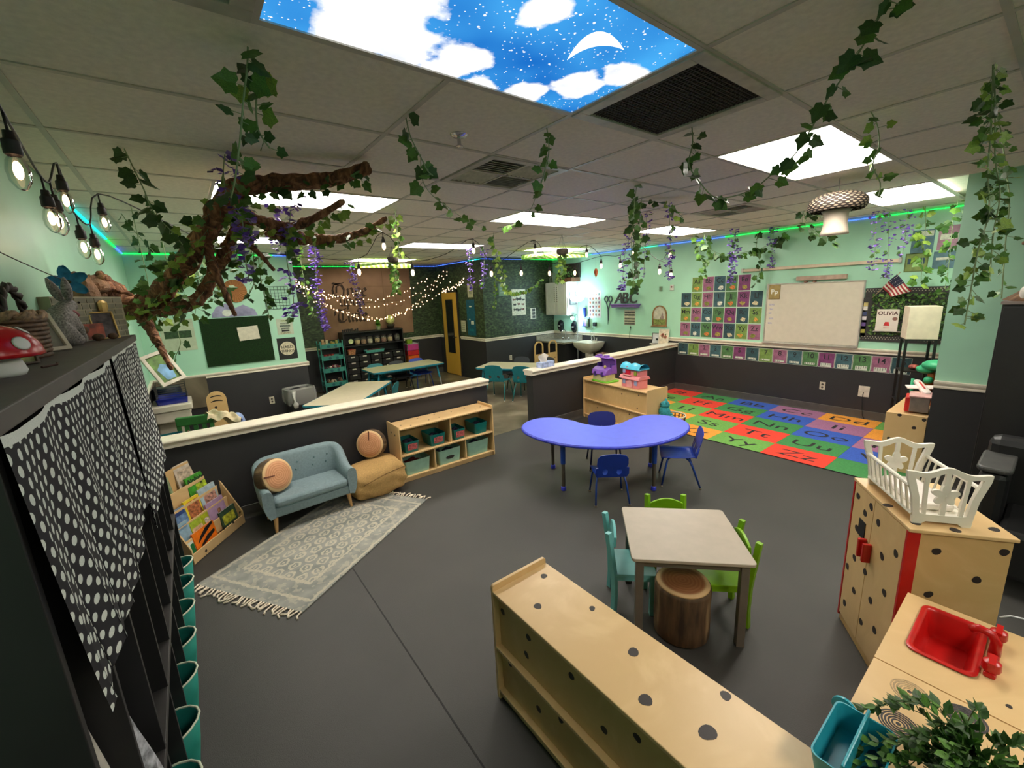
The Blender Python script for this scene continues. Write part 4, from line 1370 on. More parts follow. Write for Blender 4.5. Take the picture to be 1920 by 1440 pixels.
for q in (0, PI):
    b.tube([(.01 * math.cos(8 * s_ + q), -.10 * math.cos(s_) , .125 + .085 * math.sin(s_) + .006 * math.sin(8 * s_ + q)) for s_ in [PI * j / 20 for j in range(21)]], .008, 6)
b.obj('handle', mat('dark handle cane', (44, 32, 26), .6), t, smooth=True)

# silver grey rabbit, sitting up, facing along the shelf
t = thing('rabbit_figurine', 'sparkly grey rabbit figurine with upright ears on the cubby top', 'ornament', (-.415, 2.58, CT), R(62))
t.scale = (.8, .8, .82)
M_rab = mat('speckled silver glitter', (128, 122, 118), .55, .25, n=.35, sc=120, bump=.3)
me = bpy.data.meshes.new('rabbit_body')
J = [((-.03, 0, .06), .075), ((-.015, 0, .115), .07), ((.03, 0, .155), .052), ((.055, 0, .195), .042), ((.085, 0, .212), .04), ((.118, 0, .205), .026),
     ((-.085, .0, .04), .03), ((-.0, .052, .04), .04), ((.05, .055, .016), .02), ((-.0, -.052, .04), .04), ((.05, -.055, .016), .02),
     ((.065, .03, .10), .026), ((.082, .03, .05), .018), ((.092, .03, .012), .016), ((.065, -.03, .10), .026), ((.082, -.03, .05), .018), ((.092, -.03, .012), .016)]
E_ = [(0, 1), (1, 2), (2, 3), (3, 4), (4, 5), (0, 6), (0, 7), (7, 8), (0, 9), (9, 10), (2, 11), (11, 12), (12, 13), (2, 14), (14, 15), (15, 16)]
me.from_pydata([j[0] for j in J], E_, [])
o = bpy.data.objects.new('rabbit_body', me); col.objects.link(o)
md = o.modifiers.new('skin', 'SKIN')
for v_, j in zip(me.skin_vertices[0].data, J): v_.radius = (j[1], j[1])
me.skin_vertices[0].data[0].use_root = True
sb = o.modifiers.new('sub', 'SUBSURF'); sb.levels = 2; sb.render_levels = 2
dg = bpy.context.evaluated_depsgraph_get()
nm = bpy.data.meshes.new_from_object(o.evaluated_get(dg)); nm.polygons.foreach_set('use_smooth', [True] * len(nm.polygons))
bpy.data.objects.remove(o)
nm.materials.clear()
put('body', nm, M_rab, t)
for sg in (-1, 1):
    pts = [(.07 - .03 * s_, sg * (.018 + .022 * s_), .235 + .115 * s_) for s_ in [i / 8 for i in range(9)]]
    e = MB().tube(pts, [.010, .017, .021, .022, .022, .02, .016, .011, .004], 10)
    e.obj('ear', M_rab, t, smooth=True)
    MB().ball((.108, sg * .032, .222), .006, n=8, k=6).obj('eye', mat('dark glass eye', (20, 16, 16), .1), t, smooth=True)
MB().lathe([(.042, -.01), (.05, 0), (.042, .01)], 18, M=Matrix.Translation((.06, 0, .17)) @ Matrix.Rotation(R(28), 4, 'Y')).obj('collar', mat('dusty pink ribbon', (150, 92, 92), .7), t, smooth=True)

# frames
def picture_frame(label, Mx, w, h, m_frame, m_pic, bw=.012, mat_w=0.0, name='framed_picture', depth=.014, stand=True):
    t = thing(name, label, 'picture', M=Mx)
    o = [(-w / 2, 0), (w / 2, 0), (w / 2, h), (-w / 2, h)]
    i_ = [(-w / 2 + bw, bw), (w / 2 - bw, bw), (w / 2 - bw, h - bw), (-w / 2 + bw, h - bw)]
    ring_plate(MB(), o, i_, 0, depth).obj('frame', m_frame, t, bev=.0015)
    MB().box(-w / 2 + bw * .6, w / 2 - bw * .6, bw * .6, h - bw * .6, .001, .004).obj('mount', MATS.get('cream trim paint') if mat_w else m_pic, t)
    if mat_w:
        MB().box(-w / 2 + bw + mat_w, w / 2 - bw - mat_w, bw + mat_w, h - bw - mat_w, .004, .0048).obj('picture', m_pic, t)
    return t
def lean(x, y, z, rz, tilt):   # stands at (x, y), face turned to heading rz, leaning back by tilt
    return Matrix.Translation((x, y, z)) @ Matrix.Rotation(rz, 4, 'Z') @ Matrix.Rotation(R(90) - tilt, 4, 'X')
M_gold = mat('pale gold frame', (206, 172, 104), .35, .5)
M_photo = mat('dark photo print', (74, 66, 66), .3, n=.6, sc=25)
picture_frame('small gold framed dark photo standing before the stone patterned box', lean(-.325, 2.99, CT, R(28), R(12)), .10, .14, M_gold, M_photo, .007)
picture_frame('cream leaning frame wedged between the basket and the rabbit', lean(-.40, 2.30, CT, R(48), R(24)), .10, .15, mat('cream frame', (196, 186, 164), .5), mat('grey print', (120, 116, 104), .4, n=.2), .014)
picture_frame('dark framed white card half hidden behind the wicker basket', lean(-.488, 2.12, CT, R(82), R(3)), .16, .27, mat('taupe frame', (120, 104, 88), .5), mat('white card', (206, 200, 188), .5), .012)
picture_frame('small hexagonal looking photo block beside the mushroom', lean(-.385, 1.78, CT, R(35), R(12)), .075, .085, mat('brown photo edge', (88, 70, 52), .5), mat('yellow green photo', (120, 118, 62), .4, n=.5, sc=30), .006)

# stone patterned gift box
t = thing('stone_box', 'gift box patterned like grey stone blocks with a small gold lantern tag', 'box', (-.385, 3.02, CT), R(66))
t.scale = (1.6, .8, 1.0)
MB().box(-.155, .155, -.035, .075, 0, .215).obj('box_body', mat('pale mortar print', (150, 144, 118), .6), t)
rs = random.Random(8)
for r_ in range(7):
    x = -.155 + (.0 if r_ % 2 else -.02)
    while x < .15:
        w = rs.uniform(.03, .055)
        a, c = max(x, -.154), min(x + w, .154)
        if c - a > .012:
            MB().box(a + .003, c - .003, -.0375, -.034, .006 + .0297 * r_, .003 + .0297 * (r_ + 1) - .003).obj('stone', mat('grey stone print %d' % rs.randint(0, 2), rs.choice([(112, 108, 88), (92, 84, 68), (128, 124, 100)]), .7, n=.12), t)
        x += w
MB().lathe([(.014, -.0), (.02, .02), (.02, .05), (.008, .062)], 8, c=(.04, -.048, .135)).obj('lantern_tag', M_gold, t, smooth=40)
o = MB()
for k, (x, y, z, s_) in enumerate(((-.13, -.09, .03, .03), (-.06, -.10, .022, .025), (-.10, -.06, .06, .035), (.02, -.09, .02, .022))):
    o.ball((x, y, z), s_, s_ * .8, s_ * .7, 10, 6)
tag(o.obj('pine_cones', mat('brown pine scales', (74, 52, 34), .8, n=.5, sc=50), None, (-.37, 2.88, CT), R(50), smooth=True), 'heap of brown cones and dried bits on the cubby top before the stone box', 'decoration', kind='stuff')
tag(MB().box(-.06, .05, 0, .003, .01, .085).obj('greeting_card', mat('red and orange card', (142, 62, 40), .5, n=.5, sc=20), None, (-.35, 2.84, CT), R(50)), 'small red and brown picture card leaning before the stone box', 'card')
tag(MB().tube([(0, 0, .004), (.02, .05, .004), (.012, .10, .004)], .003, 5).obj('twig', mat('dark twig', (66, 44, 34), .8), None, (-.315, 1.62, CT - .001)), 'small dark twig lying on the dusty cubby top', 'twig')

# blue paper flower on its wire
t = thing('fabric_flower', 'blue fabric flower hanging on a thin wire along the left wall', 'flower', (-.38, 2.73, 2.065))
Mf = facing((0, 0, 0), (.25, -.95, .0)) @ Matrix.Diagonal((.72, .72, .72, 1))
M_pet = mat('teal blue petal', (34, 120, 158), .7, n=.15, sc=40)
for k in range(5):
    a = R(72 * k + 10)
    def petal(u, v, a=a):
        r = .012 + .085 * v
        w = .062 * math.sin(PI * min(1, .12 + v * .82)) ** .7
        x = (u - .5) * w
        z = .02 * v * v - .018 * (2 * (u - .5)) ** 2 * -1 * v + .004 * math.sin(9 * v + 5 * u)
        p = Vector((x * math.cos(a) - r * math.sin(a), x * math.sin(a) + r * math.cos(a), z))
        return Mf @ p
    MB().grid(petal, 8, 8).obj('petal', M_pet, t, smooth=True)
MB().ball((0, 0, 0), .013, .013, .008, 10, 6, M=Mf @ Matrix.Translation((0, 0, .008))).obj('centre', mat('dark flower centre', (40, 50, 30), .8), t, smooth=True)
MB().tube([tuple(Vector((-.13, -1.0, .16)) * s_ + Vector((0, 0, -.012 * math.sin(PI * s_)))) for s_ in [i / 10 for i in range(11)]], .002, 5).obj('wire', mat('dark wire', (40, 40, 36), .6), t, smooth=True)

# ------------------------------------------------------------------ book display in the corner
BA = math.atan2(4.297 - 3.816, .137 + .245)
t = thing('book_display', 'tiered birch book display with dark spots in the corner by the cubbies', 'bookcase', (-.245, 3.816, 0), BA)
# local x along the front, y towards the back (depth .30), height .72
L_ = .615
side = [(0, 0), (.305, 0), (.305, .66), (.27, .66), (0, .12)]
for x in (0, L_ - .012):
    MB().prism(side, 0, .012, 0, Matrix(((0, 0, 1, x), (1, 0, 0, 0), (0, 1, 0, 0), (0, 0, 0, 1)))).obj('side_panel', M_birch, t, bev=.002)
MB().box(.012, L_ - .012, .297, .305, 0, .66).obj('back_panel', M_birch2, t)
MB().box(.012, L_ - .012, .0, .27, .02, .03).obj('bottom_board', M_birch2, t)
tiers = [(.004, .0, .085), (.062, .06, .175), (.12, .16, .275), (.178, .26, .385), (.236, .37, .50)]
for k, (y, z0, z1) in enumerate(tiers):
    MB().box(.012 if k else .0, L_ - (.012 if k else .0), y - .006, y + .006, z0 if k else .005, z1).obj('tier_panel', M_birch, t, bev=.002)
for k, (x, z) in enumerate([(.13, .04), (.36, .10), (.47, .09), (.57, .125)]):
    spot(t, (x, -.002, z), .012, '-y', k)
for k, (x, y, z) in enumerate([(.14, .228, .47), (.5, .228, .46)]):
    spot(t, (x, y, z), .012, '-y', k)
M_page = mat('book pages', (214, 204, 184), .7)
def book(label, x, tier, w, h, cover, tilt=16, th=.014, dz=0.0, extra=None):
    tilt, dz = 9, 0
    """stands in a tier of the display, cover forward"""
    y, z0, z1 = tiers[tier]
    yb = y + .026
    c, s_ = math.cos(BA), math.sin(BA)
    wx, wy = -.245 + x * c - yb * s_, 3.816 + x * s_ + yb * c
    Mx = Matrix.Translation((wx, wy, max(.032, z1 - .08) + dz)) @ Matrix.Rotation(BA, 4, 'Z') @ Matrix.Rotation(R(90 - tilt), 4, 'X')
    b_ = thing('picture_book', label, 'book', M=Mx, group='books in the corner display')
    MB().box(-w / 2 + .002, w / 2 - .004, .002, h - .002, -th + .002, -.0015).obj('pages', M_page, b_)
    MB().box(-w / 2, w / 2, 0, h, -.0015, .0005).box(-w / 2, w / 2, 0, h, -th, -th + .0018).box(-w / 2, -w / 2 + .0018, 0, h, -th, 0).obj('cover', cover, b_)
    if extra: extra(b_, w, h)
    return b_
cv = lambda n, c, q=.12, s=25: mat('cover ' + n, c, .35, n=q, sc=s)
def art(c, x0, x1, y0, y1, nm='cover_art'):
    def f(b_, w, h): MB().prism(rrect(x0 * w - w / 2, x1 * w - w / 2, y0 * h, y1 * h, .01), .0004, .0012).obj(nm, c, b_)
    return f
def multi(*fs):
    return lambda b_, w, h: [f(b_, w, h) for f in fs]
def title(s_, size, yf, c):
    return lambda b_, w, h: letter(b_, s_, size, 0, h * yf, .001, c, bold=.0015)
book('pale grey picture book on the back tier of the display', .43, 4, .20, .25, cv('pale grey', (196, 182, 164)), 10, dz=.02, extra=art(cv('sand art', (178, 160, 138), .3), .1, .9, .15, .8))
book('sage green book on the back tier, half behind the cubbies', .17, 4, .18, .20, cv('sage', (136, 150, 116), .3), 10, dz=.02, extra=art(cv('moss art', (96, 116, 78), .4), .2, .9, .2, .7))
book('green book titled Alphabet on the third tier at the right', .47, 3, .23, .25, cv('grass green', (66, 142, 44), .2), extra=multi(title('Alphabet', .058, .83, M_rugtxt), art(cv('lime art', (140, 156, 46), .5), .35, .98, .15, .66)))
book('navy blue edged book with a soft blue cover on the third tier at the left', .12, 2, .20, .20, cv('slate blue', (104, 132, 168), .2), dz=-.03, extra=art(cv('navy art', (48, 66, 116), .2), .05, .95, .72, .92))
book('yellow framed book with a rusty picture on the second tier', .30, 2, .16, .22, cv('bright yellow', (222, 196, 46), .06), dz=-.07, extra=art(cv('rust art', (150, 92, 60), .5, 40), .12, .92, .08, .9))
book('pale blue book with a red picture in the second tier, right of the yellow one', .48, 2, .19, .24, cv('pale sky', (166, 186, 192), .1), dz=.0, extra=art(cv('red art', (150, 110, 96), .6, 40), .2, .9, .15, .7))
book('light blue book on the second tier next to the cubbies', .085, 1, .14, .21, cv('powder blue', (142, 172, 190), .08), dz=-.02, extra=art(cv('blue band', (112, 142, 166), .1), .1, .9, .75, .9))
book('yellow green book with a pink picture on the second tier', .22, 1, .12, .18, cv('chartreuse', (160, 180, 56), .15), dz=-.03, extra=art(cv('beige art', (206, 176, 140), .2), .05, .95, .1, .62))
book('mauve book with a small brown animal picture on the first tier', .46, 1, .20, .22, cv('mauve', (176, 144, 176), .06), dz=.085, extra=art(cv('brown art', (146, 100, 74), .4), .5, .68, .25, .6))
book('lime green narrow book on the first tier beside the mauve one', .32, 1, .075, .17, cv('lime', (168, 176, 40), .15), dz=.09, extra=art(cv('white art', (206, 180, 172), .3, 50), .3, .95, .05, .75))
book('green and white book low at the left of the first tier', .052, 0, .07, .13, cv('white green', (214, 218, 206), .05), dz=.09, extra=art(cv('green band', (22, 110, 58), .1), .5, .98, .05, .85))
book('orange book with black stripes standing in the front tier', .21, 0, .23, .17, cv('tiger orange', (232, 118, 26), .08), dz=.045, tilt=12, extra=multi(
    lambda b_, w, h: MB().prism([(-.09, .07), (.04, .125), (.1, .15), (.1, .17), (.02, .155), (-.05, .115)], .0004, .0012).prism([(-.09, .02), (.04, .06), (.1, .08), (.1, .105), (.02, .092), (-.05, .055)], .0004, .0012).obj('black_stripes', M_black, b_)))
book('dark green book with a yellow picture at the right of the front tier', .50, 0, .19, .18, cv('forest', (52, 74, 56), .3), dz=.04, tilt=14, extra=art(cv('yellow art', (150, 150, 50), .5, 30), .1, .85, .3, .75))
# ------------------------------------------------------------------ alphabet and number cards on the right wall
CC = {'g': mat('card moss green', (112, 140, 68), .6, n=.12, sc=20), 'p': mat('card dusty rose', (148, 92, 118), .6, n=.12, sc=20), 'b': mat('card slate teal', (58, 92, 100), .6, n=.12, sc=20),
      'd': mat('card forest green', (76, 118, 70), .6, n=.12, sc=20), 'm': mat('card plum', (118, 56, 100), .6, n=.12, sc=20), 'n': mat('card dark teal', (40, 72, 78), .6, n=.12, sc=20)}
CNAME = {'g': 'moss green', 'p': 'dusty rose', 'b': 'slate teal', 'd': 'forest green', 'm': 'plum', 'n': 'dark teal'}
M_ink = mat('dark card ink', (30, 30, 34), .6)
ARTS = [mat('card drawing %d' % i, c, .6, n=.25, sc=50) for i, c in enumerate([(196, 140, 62), (120, 120, 52), (214, 206, 190), (186, 110, 52), (150, 132, 60), (190, 176, 140)])]
M_edgew = mat('white card border', (206, 212, 196), .6)
def card(x, y, z, w, h, c, label, cat, group, txt, ts, art_=None, frames_=0, name='alphabet_card'):
    t = thing(name, label, cat, M=onX(x, y, z), group=group)
    MB().box(-w / 2, w / 2, -h / 2, h / 2, 0, .0012).obj('card_border', M_edgew, t)
    MB().box(-w / 2 + .004, w / 2 - .004, -h / 2 + .004, h / 2 - .004, .0012, .002).obj('card_face', CC[c], t)
    letter(t, txt, ts, 0, h * .20, .0022, M_ink, bold=.0012)
    if art_ is not None:
        rs = random.Random(art_ * 7 + 1)
        pts = [((.03 + .018 * rs.random()) * math.cos(2 * PI * i / 11) * 1.1 + .012 * rs.uniform(-1, 1), (.026 + .014 * rs.random()) * math.sin(2 * PI * i / 11)) for i in range(11)]
        MB().prism(pts, .002, .0026, 0, Matrix.Translation((rs.uniform(-.015, .02), -h * .26, 0))).obj('drawing', ARTS[art_ % 6], t)
    if frames_ is not None and art_ is None:
        k = frames_
        rows_ = 1 if k <= 10 else 2
        bh = .030 if rows_ == 1 else .055
        MB().box(-w * .33, w * .33, -h * .33 - bh / 2, -h * .33 + bh / 2, .002, .0026).obj('ten_frame', M_edgew, t)
        d_ = MB()
        for i in range(min(k, 20)):
            rr, cc_ = divmod(i % 10, 5)
            y0 = -h * .33 + (bh / 2 - .008 - .013 * rr - (.0275 if i >= 10 else 0))
            d_.prism([(a + (-w * .26 + w * .13 * cc_), b + y0) for a, b in disc_pts(.0052, 6)], .0026, .003)
        if k: d_.obj('counting_dots', M_ink, t)
    return t
letters = ['Aa g', 'Bb p', 'Cc b', 'Dd d', 'Ee m', 'Ff n', 'Gg g', 'Hh p', 'Ii b', 'Jj d', 'Kk m', 'Ll n', 'Mm g', 'Nn p', 'Oo b', 'Pp d', 'Qq m', 'Rr n', 'Ss g', 'Tt p', 'Uu b', 'Vv d', 'Ww m', 'Xx n', 'Yy g', 'Zz p']
AY0, AP, AZ0, AH = 4.318, .1977, 2.045, .26
pos = []
for r_ in range(4):
    for c_ in range(7):
        if r_ == 0 and c_ in (0, 6): continue
        pos.append((r_, c_))
for (r_, c_), s_ in zip(pos, letters):
    a, c = s_.split()
    card(XW - .002, AY0 - AP * (c_ + .5) + .0, AZ0 - AH * (r_ + .5), AP - .006, AH - .008, c, '%s alphabet card reading %s on the mint wall left of the whiteboard' % (CNAME[c], a), 'card', 'alphabet cards on the wall', a, .105, art_=pos.index((r_, c_)))
ncol = 'ngpbdmngpbdmbdpn'
NUMW = 'zero one two three four five six seven eight nine ten eleven twelve thirteen fourteen fifteen'.split()
for k in range(16):
    w = (4.345 - 1.12) / 16
    card(XW - .002, 4.345 - w * (k + .5), .778, w - .005, .215, ncol[k], '%s number card reading %s under the chair rail with a dotted frame' % (CNAME[ncol[k]], NUMW[k]), 'card', 'number cards under the chair rail', str(k), .10, None, k, 'number_card')

# whiteboard, its little card and the rolled screen above
t = thing('whiteboard', 'large whiteboard with thin aluminium frame on the right wall', 'board', M=onX(XW - .002, 2.285, 1.435))
M_wb = mat('whiteboard enamel', (214, 202, 184), .22, n=.015)
M_alu = mat('aluminium trim', (186, 178, 166), .35, .5)
MB().box(-.59, .59, -.432, .432, 0, .012).obj('writing_surface', M_wb, t)
ring_plate(MB(), [(-.6, -.442), (.6, -.442), (.6, .442), (-.6, .442)], [(-.585, -.427), (.585, -.427), (.585, .427), (-.585, .427)], 0, .02).obj('frame', M_alu, t)
MB().box(-.6, .6, -.46, -.44, .0, .05).obj('pen_tray', M_alu, t, bev=.003)
for k, z in enumerate((.13, .06, 0, -.08, -.15)):
    MB().box(-.55 + .01 * (k % 2), -.48 - .015 * (k % 3), z - .012, z + .012, .012, .0125).obj('faint_writing', mat('faint marker', (176, 166, 178), .4, n=.2, sc=80), t)
for x in (-.09, .02):
    MB().box(x - .02, x + .02, .442, .462, 0, .03).cyl((x, .452, .03), (x, .452, .045), .014, n=8).obj('clip', mat('brown clip', (120, 84, 66), .5), t)
t = thing('letter_card', 'gold letter card reading Pp at the top left corner of the whiteboard', 'card', M=onX(XW - .0155, 2.775, 1.755))
MB().box(-.078, .078, -.11, .11, 0, .003).obj('card_frame', mat('dark gold card edge', (120, 96, 50), .6), t)
MB().box(-.072, .072, -.104, .104, .003, .004).obj('card_face', mat('gold card', (160, 136, 82), .6, n=.1), t)
letter(t, 'Pp', .10, 0, 0, .0045, mat('white lettering', (228, 224, 210), .6), bold=.002)
t = thing('map_rail', 'cream wooden map rail above the whiteboard', 'rail', M=onX(XW - .002, 2.315, 2.10))
MB().box(-.95, .95, -.022, .022, 0, .035).obj('rail_body', mat('cream rail', (212, 190, 166), .5, n=.04), t, bev=.006)
MB().box(.93, .96, -.03, .03, 0, .045).box(-.96, -.93, -.03, .03, 0, .045).obj('end_bracket', M_alu, t)
tag(MB().box(-.26, .34, 0, .06, 0, .05).obj('clip_ledge', mat('tan wooden strip', (176, 150, 132), .6, n=.08), None, M=onX(XW - .0, 2.23, 1.905), bev=.003), 'tan wooden strip just above the whiteboard frame', 'strip')

# leafy pin board with the book and the flag
t = thing('pin_board', 'leafy green pin board with a black dotted border beside the whiteboard', 'board', M=onX(XW - .002, 1.22, 1.425))
MB().box(-.455, .455, -.345, .345, 0, .012).obj('board_back', mat('black border net', (46, 44, 42), .7, n=.4, sc=160), t)
lf = MB(); rs = random.Random(2)
for k in range(900):
    x, y = rs.uniform(-.37, .37), rs.uniform(-.25, .27)
    a = rs.uniform(0, 2 * PI); l = rs.uniform(.03, .055)
    Mx = Matrix.Translation((x, y, .014 + rs.uniform(0, .02))) @ Matrix.Rotation(a, 4, 'Z') @ Matrix.Rotation(rs.uniform(-.6, .6), 4, 'X') @ Matrix.Rotation(rs.uniform(-.5, .5), 4, 'Y')
    lf.add([(0, -l / 2, 0), (l * .3, 0, .004), (0, l / 2, 0), (-l * .3, 0, .004)], [(0, 1, 2, 3)], k % 3, Mx)
M_h1, M_h2, M_h3 = mat('hedge leaf dark', (38, 66, 26), .6, n=.2), mat('hedge leaf mid', (64, 98, 40), .6, n=.2), mat('hedge leaf light', (98, 128, 58), .6, n=.2)
o = lf.obj('leaf_panel', [M_h1, M_h2, M_h3], t); o['kind'] = 'stuff'
dt = MB()
for k in range(64):
    for s_ in (0, 1):
        x = -.45 + .9 * k / 63
        dt.prism([(x + a, (.30 if s_ else -.31) + .022 * (k % 2) + b) for a, b in disc_pts(.006, 5)], .012, .0135)
o = dt.obj('border_dots', mat('beige border dots', (170, 160, 140), .7), t); o['kind'] = 'stuff'
t = thing('story_book', 'white story book titled OLIVIA standing on the leafy pin board ledge', 'book', M=onX(XW - .05, 1.41, 1.36))
MB().box(-.11, .11, -.14, .14, 0, .014).obj('cover', mat('white book cover', (222, 210, 196), .4, n=.02), t, bev=.002)
letter(t, 'OLIVIA', .064, 0, .088, .0145, mat('brown cover lettering', (86, 50, 42), .5), bold=.0015)
MB().prism(disc_pts(.022, 14, .026), .014, .0146, 0, Matrix.Translation((.075, .02, 0))).obj('award_sticker', mat('dull bronze sticker', (138, 98, 88), .5), t)
MB().prism([(-.03, -.07), (.03, -.07), (.018, -.02), (-.018, -.02)], .014, .0146).box(-.028, .028, -.10, -.094, .014, .0146).obj('cover_art', mat('red print', (190, 44, 44), .5, n=.15), t)
tag(MB().box(-.17, .16, -.006, .006, 0, .05).obj('book_ledge', M_alu, None, M=onX(XW - .002, 1.37, 1.216)), 'thin metal ledge under the white story book', 'ledge')
# flag on its stick
t = thing('classroom_flag', 'small stars and stripes flag on a thin stick above the leafy board', 'flag', (XW - .06, 1.47, 1.80))
M_stick = mat('pale wooden stick', (170, 150, 120), .5)
MB().tube([(.03, .13, -.16), (0, 0, 0), (-.03, -.13, .155)], .005, 6).obj('stick', M_stick, t, smooth=True)
M_fr_, M_fw_, M_fb_ = mat('flag red', (150, 44, 48), .8), mat('flag white', (214, 200, 186), .8), mat('flag navy', (40, 44, 66), .8)
# hangs from the tip, drawn in a local plane: right (-y), up z
b = MB()
P0, P1 = Vector((-.035, -.1, .13)), Vector((.0, .03, -.02))   # along the stick
drop = Vector((-.02, -.16, -.205))
nst = 11
for k in range(nst):
    for j in range(6):
        def q(u, v):
            p = P1 + (P0 - P1) * u
            w = Vector((-.025 * math.sin(v * 7 + u * 3), 0, 0))
            return p + drop * v * (.62 + .4 * u) + w
        u0, u1, v0, v1 = k / nst, (k + 1) / nst, j / 6, (j + 1) / 6
        mi = 2 if (k >= 5 and j < 3) else (0 if k % 2 == 0 else 1)
        b.add([q(u0, v0), q(u1, v0), q(u1, v1), q(u0, v1)], [(0, 1, 2, 3)], mi)
b.obj('flag_cloth', [M_fr_, M_fw_, M_fb_], t, smooth=True)
sm = MB()
for k in range(5, 11):
    for j in range(3):
        p = (P1 + (P0 - P1) * ((k + .5) / nst)); v = (j + .5) / 6
        p = p + drop * v * (.62 + .4 * (k + .5) / nst) + Vector((-.025 * math.sin(v * 7 + (k + .5) / nst * 3) - .004, 0, 0))
        sm.ball(tuple(p), .0035, n=6, k=4)
sm.obj('stars', M_fw_, t)
# marker pouch strip between whiteboard and leafy board
t = thing('marker_caddy', 'narrow strip of little notes and markers between the whiteboard and the leafy board', 'caddy', M=onX(XW - .004, 1.655, 1.43))
MB().box(-.028, .028, -.30, .22, 0, .01).obj('caddy_back', mat('dark net strip', (58, 56, 54), .7, n=.3, sc=120), t)
for k, (z, c) in enumerate(((.13, (196, 176, 110)), (.08, (206, 200, 190)), (.01, (60, 70, 110)), (-.05, (196, 186, 190)), (-.13, (90, 66, 120)), (-.22, (150, 140, 60)))):
    MB().box(-.022, .022, z - .024, z + .024, .01, .014).obj('note', mat('note colour %d' % k, c, .6, n=.15), t)

# posters high on the right
def poster(label, Mx, w, h, face, border=None, bw=.008, name='poster', cat='poster', extra=None, group=None):
    t = thing(name, label, cat, M=Mx, group=group)
    MB().box(-w / 2, w / 2, -h / 2, h / 2, 0, .002).obj('sheet', border or face, t)
    if border: MB().box(-w / 2 + bw, w / 2 - bw, -h / 2 + bw, h / 2 - bw, .002, .0026).obj('print', face, t)
    if extra: extra(t)
    return t
M_pb, M_pp, M_pg = mat('poster grey blue', (86, 118, 130), .6, n=.12), mat('poster mauve', (164, 122, 140), .6, n=.12), mat('poster olive', (128, 146, 78), .6, n=.12)
M_pn = mat('poster navy band', (50, 76, 96), .6, n=.1)
M_pw = mat('poster pale print', (206, 206, 190), .6, n=.1, sc=30)
def band(x0, x1, y0, y1, m, nm='printed_band'):
    return lambda t: MB().box(x0, x1, y0, y1, .0026, .003).obj(nm, m, t)
def several(*fs): return lambda t: [f(t) for f in fs]
poster('blue grey poster high on the wall behind the hanging vines', onX(XW - .002, 1.195, 2.30), .20, .27, M_pb, None, extra=band(-.06, .09, .06, .12, M_pw))
poster('mauve poster highest at the right, next to the pier', onX(XW - .002, .965, 2.32), .20, .27, M_pp, None, extra=band(-.08, .08, -.02, .04, M_pw))
poster('olive green poster with a dark blue band, below the blue grey one', onX(XW - .002, 1.225, 2.06), .21, .22, M_pg, mat('poster olive border', (96, 112, 60), .6), .012, extra=band(-.08, .075, -.02, .05, M_pn))
poster('small blue poster half hidden behind the pier vines', onX(XW - .002, .985, 2.07), .19, .20, M_pb, None, extra=band(-.07, .08, .0, .03, M_pw))

# black tower floor lamp with a square paper shade
t = thing('shelf_lamp', 'floor lamp with a cream boxy paper shade on a black shelved frame', 'lamp', (6.66, 1.02, 0), R(20))
M_shade = mat('cream paper shade', (222, 206, 182), .8, n=.03)
g = .135
MB().box(-g, g, -g, g, 1.20, 1.565).obj('shade', M_shade, t, bev=.004)
b = MB()
for x in (-g + .012, g - .012):
    for y in (-g + .012, g - .012):
        MB().box(x - .012, x + .012, y - .012, y + .012, 0, 1.2).obj('post', M_black, t)
for z in (.08, .46, .82, 1.185):
    MB().box(-g, g, -g, g, z, z + .015).obj('shelf', M_black, t)

# outlets and switches
M_plate = mat('ivory wall plate', (196, 186, 166), .4)
def outlet(label, Mx, cord=False):
    t = thing('wall_outlet', label, 'outlet', M=Mx, group='wall outlets')
    MB().box(-.035, .035, -.057, .057, 0, .006).obj('plate', M_plate, t, bev=.002)
    for z in (-.022, .022):
        MB().prism(disc_pts(.015, 12), .006, .008, 0, Matrix.Translation((0, z, 0))).obj('socket', mat('dark plug socket', (70, 64, 58), .4) , t)
outlet('double wall outlet under the number cards, left of the white cover plate', onX(XW - .001, 2.04, .40))
t = thing('cable_plate', 'white wall plate with a cable running down beside the outlet', 'plate', M=onX(XW - .001, 1.56, .39))
MB().box(-.06, .06, -.075, .075, 0, .008).obj('plate', mat('white plate', (206, 196, 180), .4), t, bev=.003)
MB().tube([(0, -.01, .01), (0, -.04, .03), (.0, -.2, .012), (.02, -.33, .02), (.05, -.38, .03)], .004, 6).obj('cable', mat('black cable', (26, 26, 28), .5), t, smooth=True)
outlet('double wall outlet low on the far left wall beside the lined bin', onY(YB - .001, .90, .43))
t = thing('thermostat', 'small grey green thermostat on the mint wall above the arched picture', 'thermostat', M=onX(XW - .001, 4.735, 1.87))
MB().box(-.03, .03, -.045, .045, 0, .02).obj('housing', mat('grey green plastic', (104, 122, 96), .5), t, bev=.004)
t = thing('alarm_panel', 'small white and red alarm box beside the thermostat', 'alarm', M=onX(XW - .001, 4.50, 1.885))
MB().box(-.035, .035, -.05, .05, 0, .03).obj('housing', mat('off white plastic', (206, 200, 190), .4), t, bev=.004)
MB().prism(disc_pts(.016, 12), .03, .036, 0, Matrix.Translation((0, .012, 0))).obj('strobe', mat('dull red lens', (126, 60, 60), .3), t)

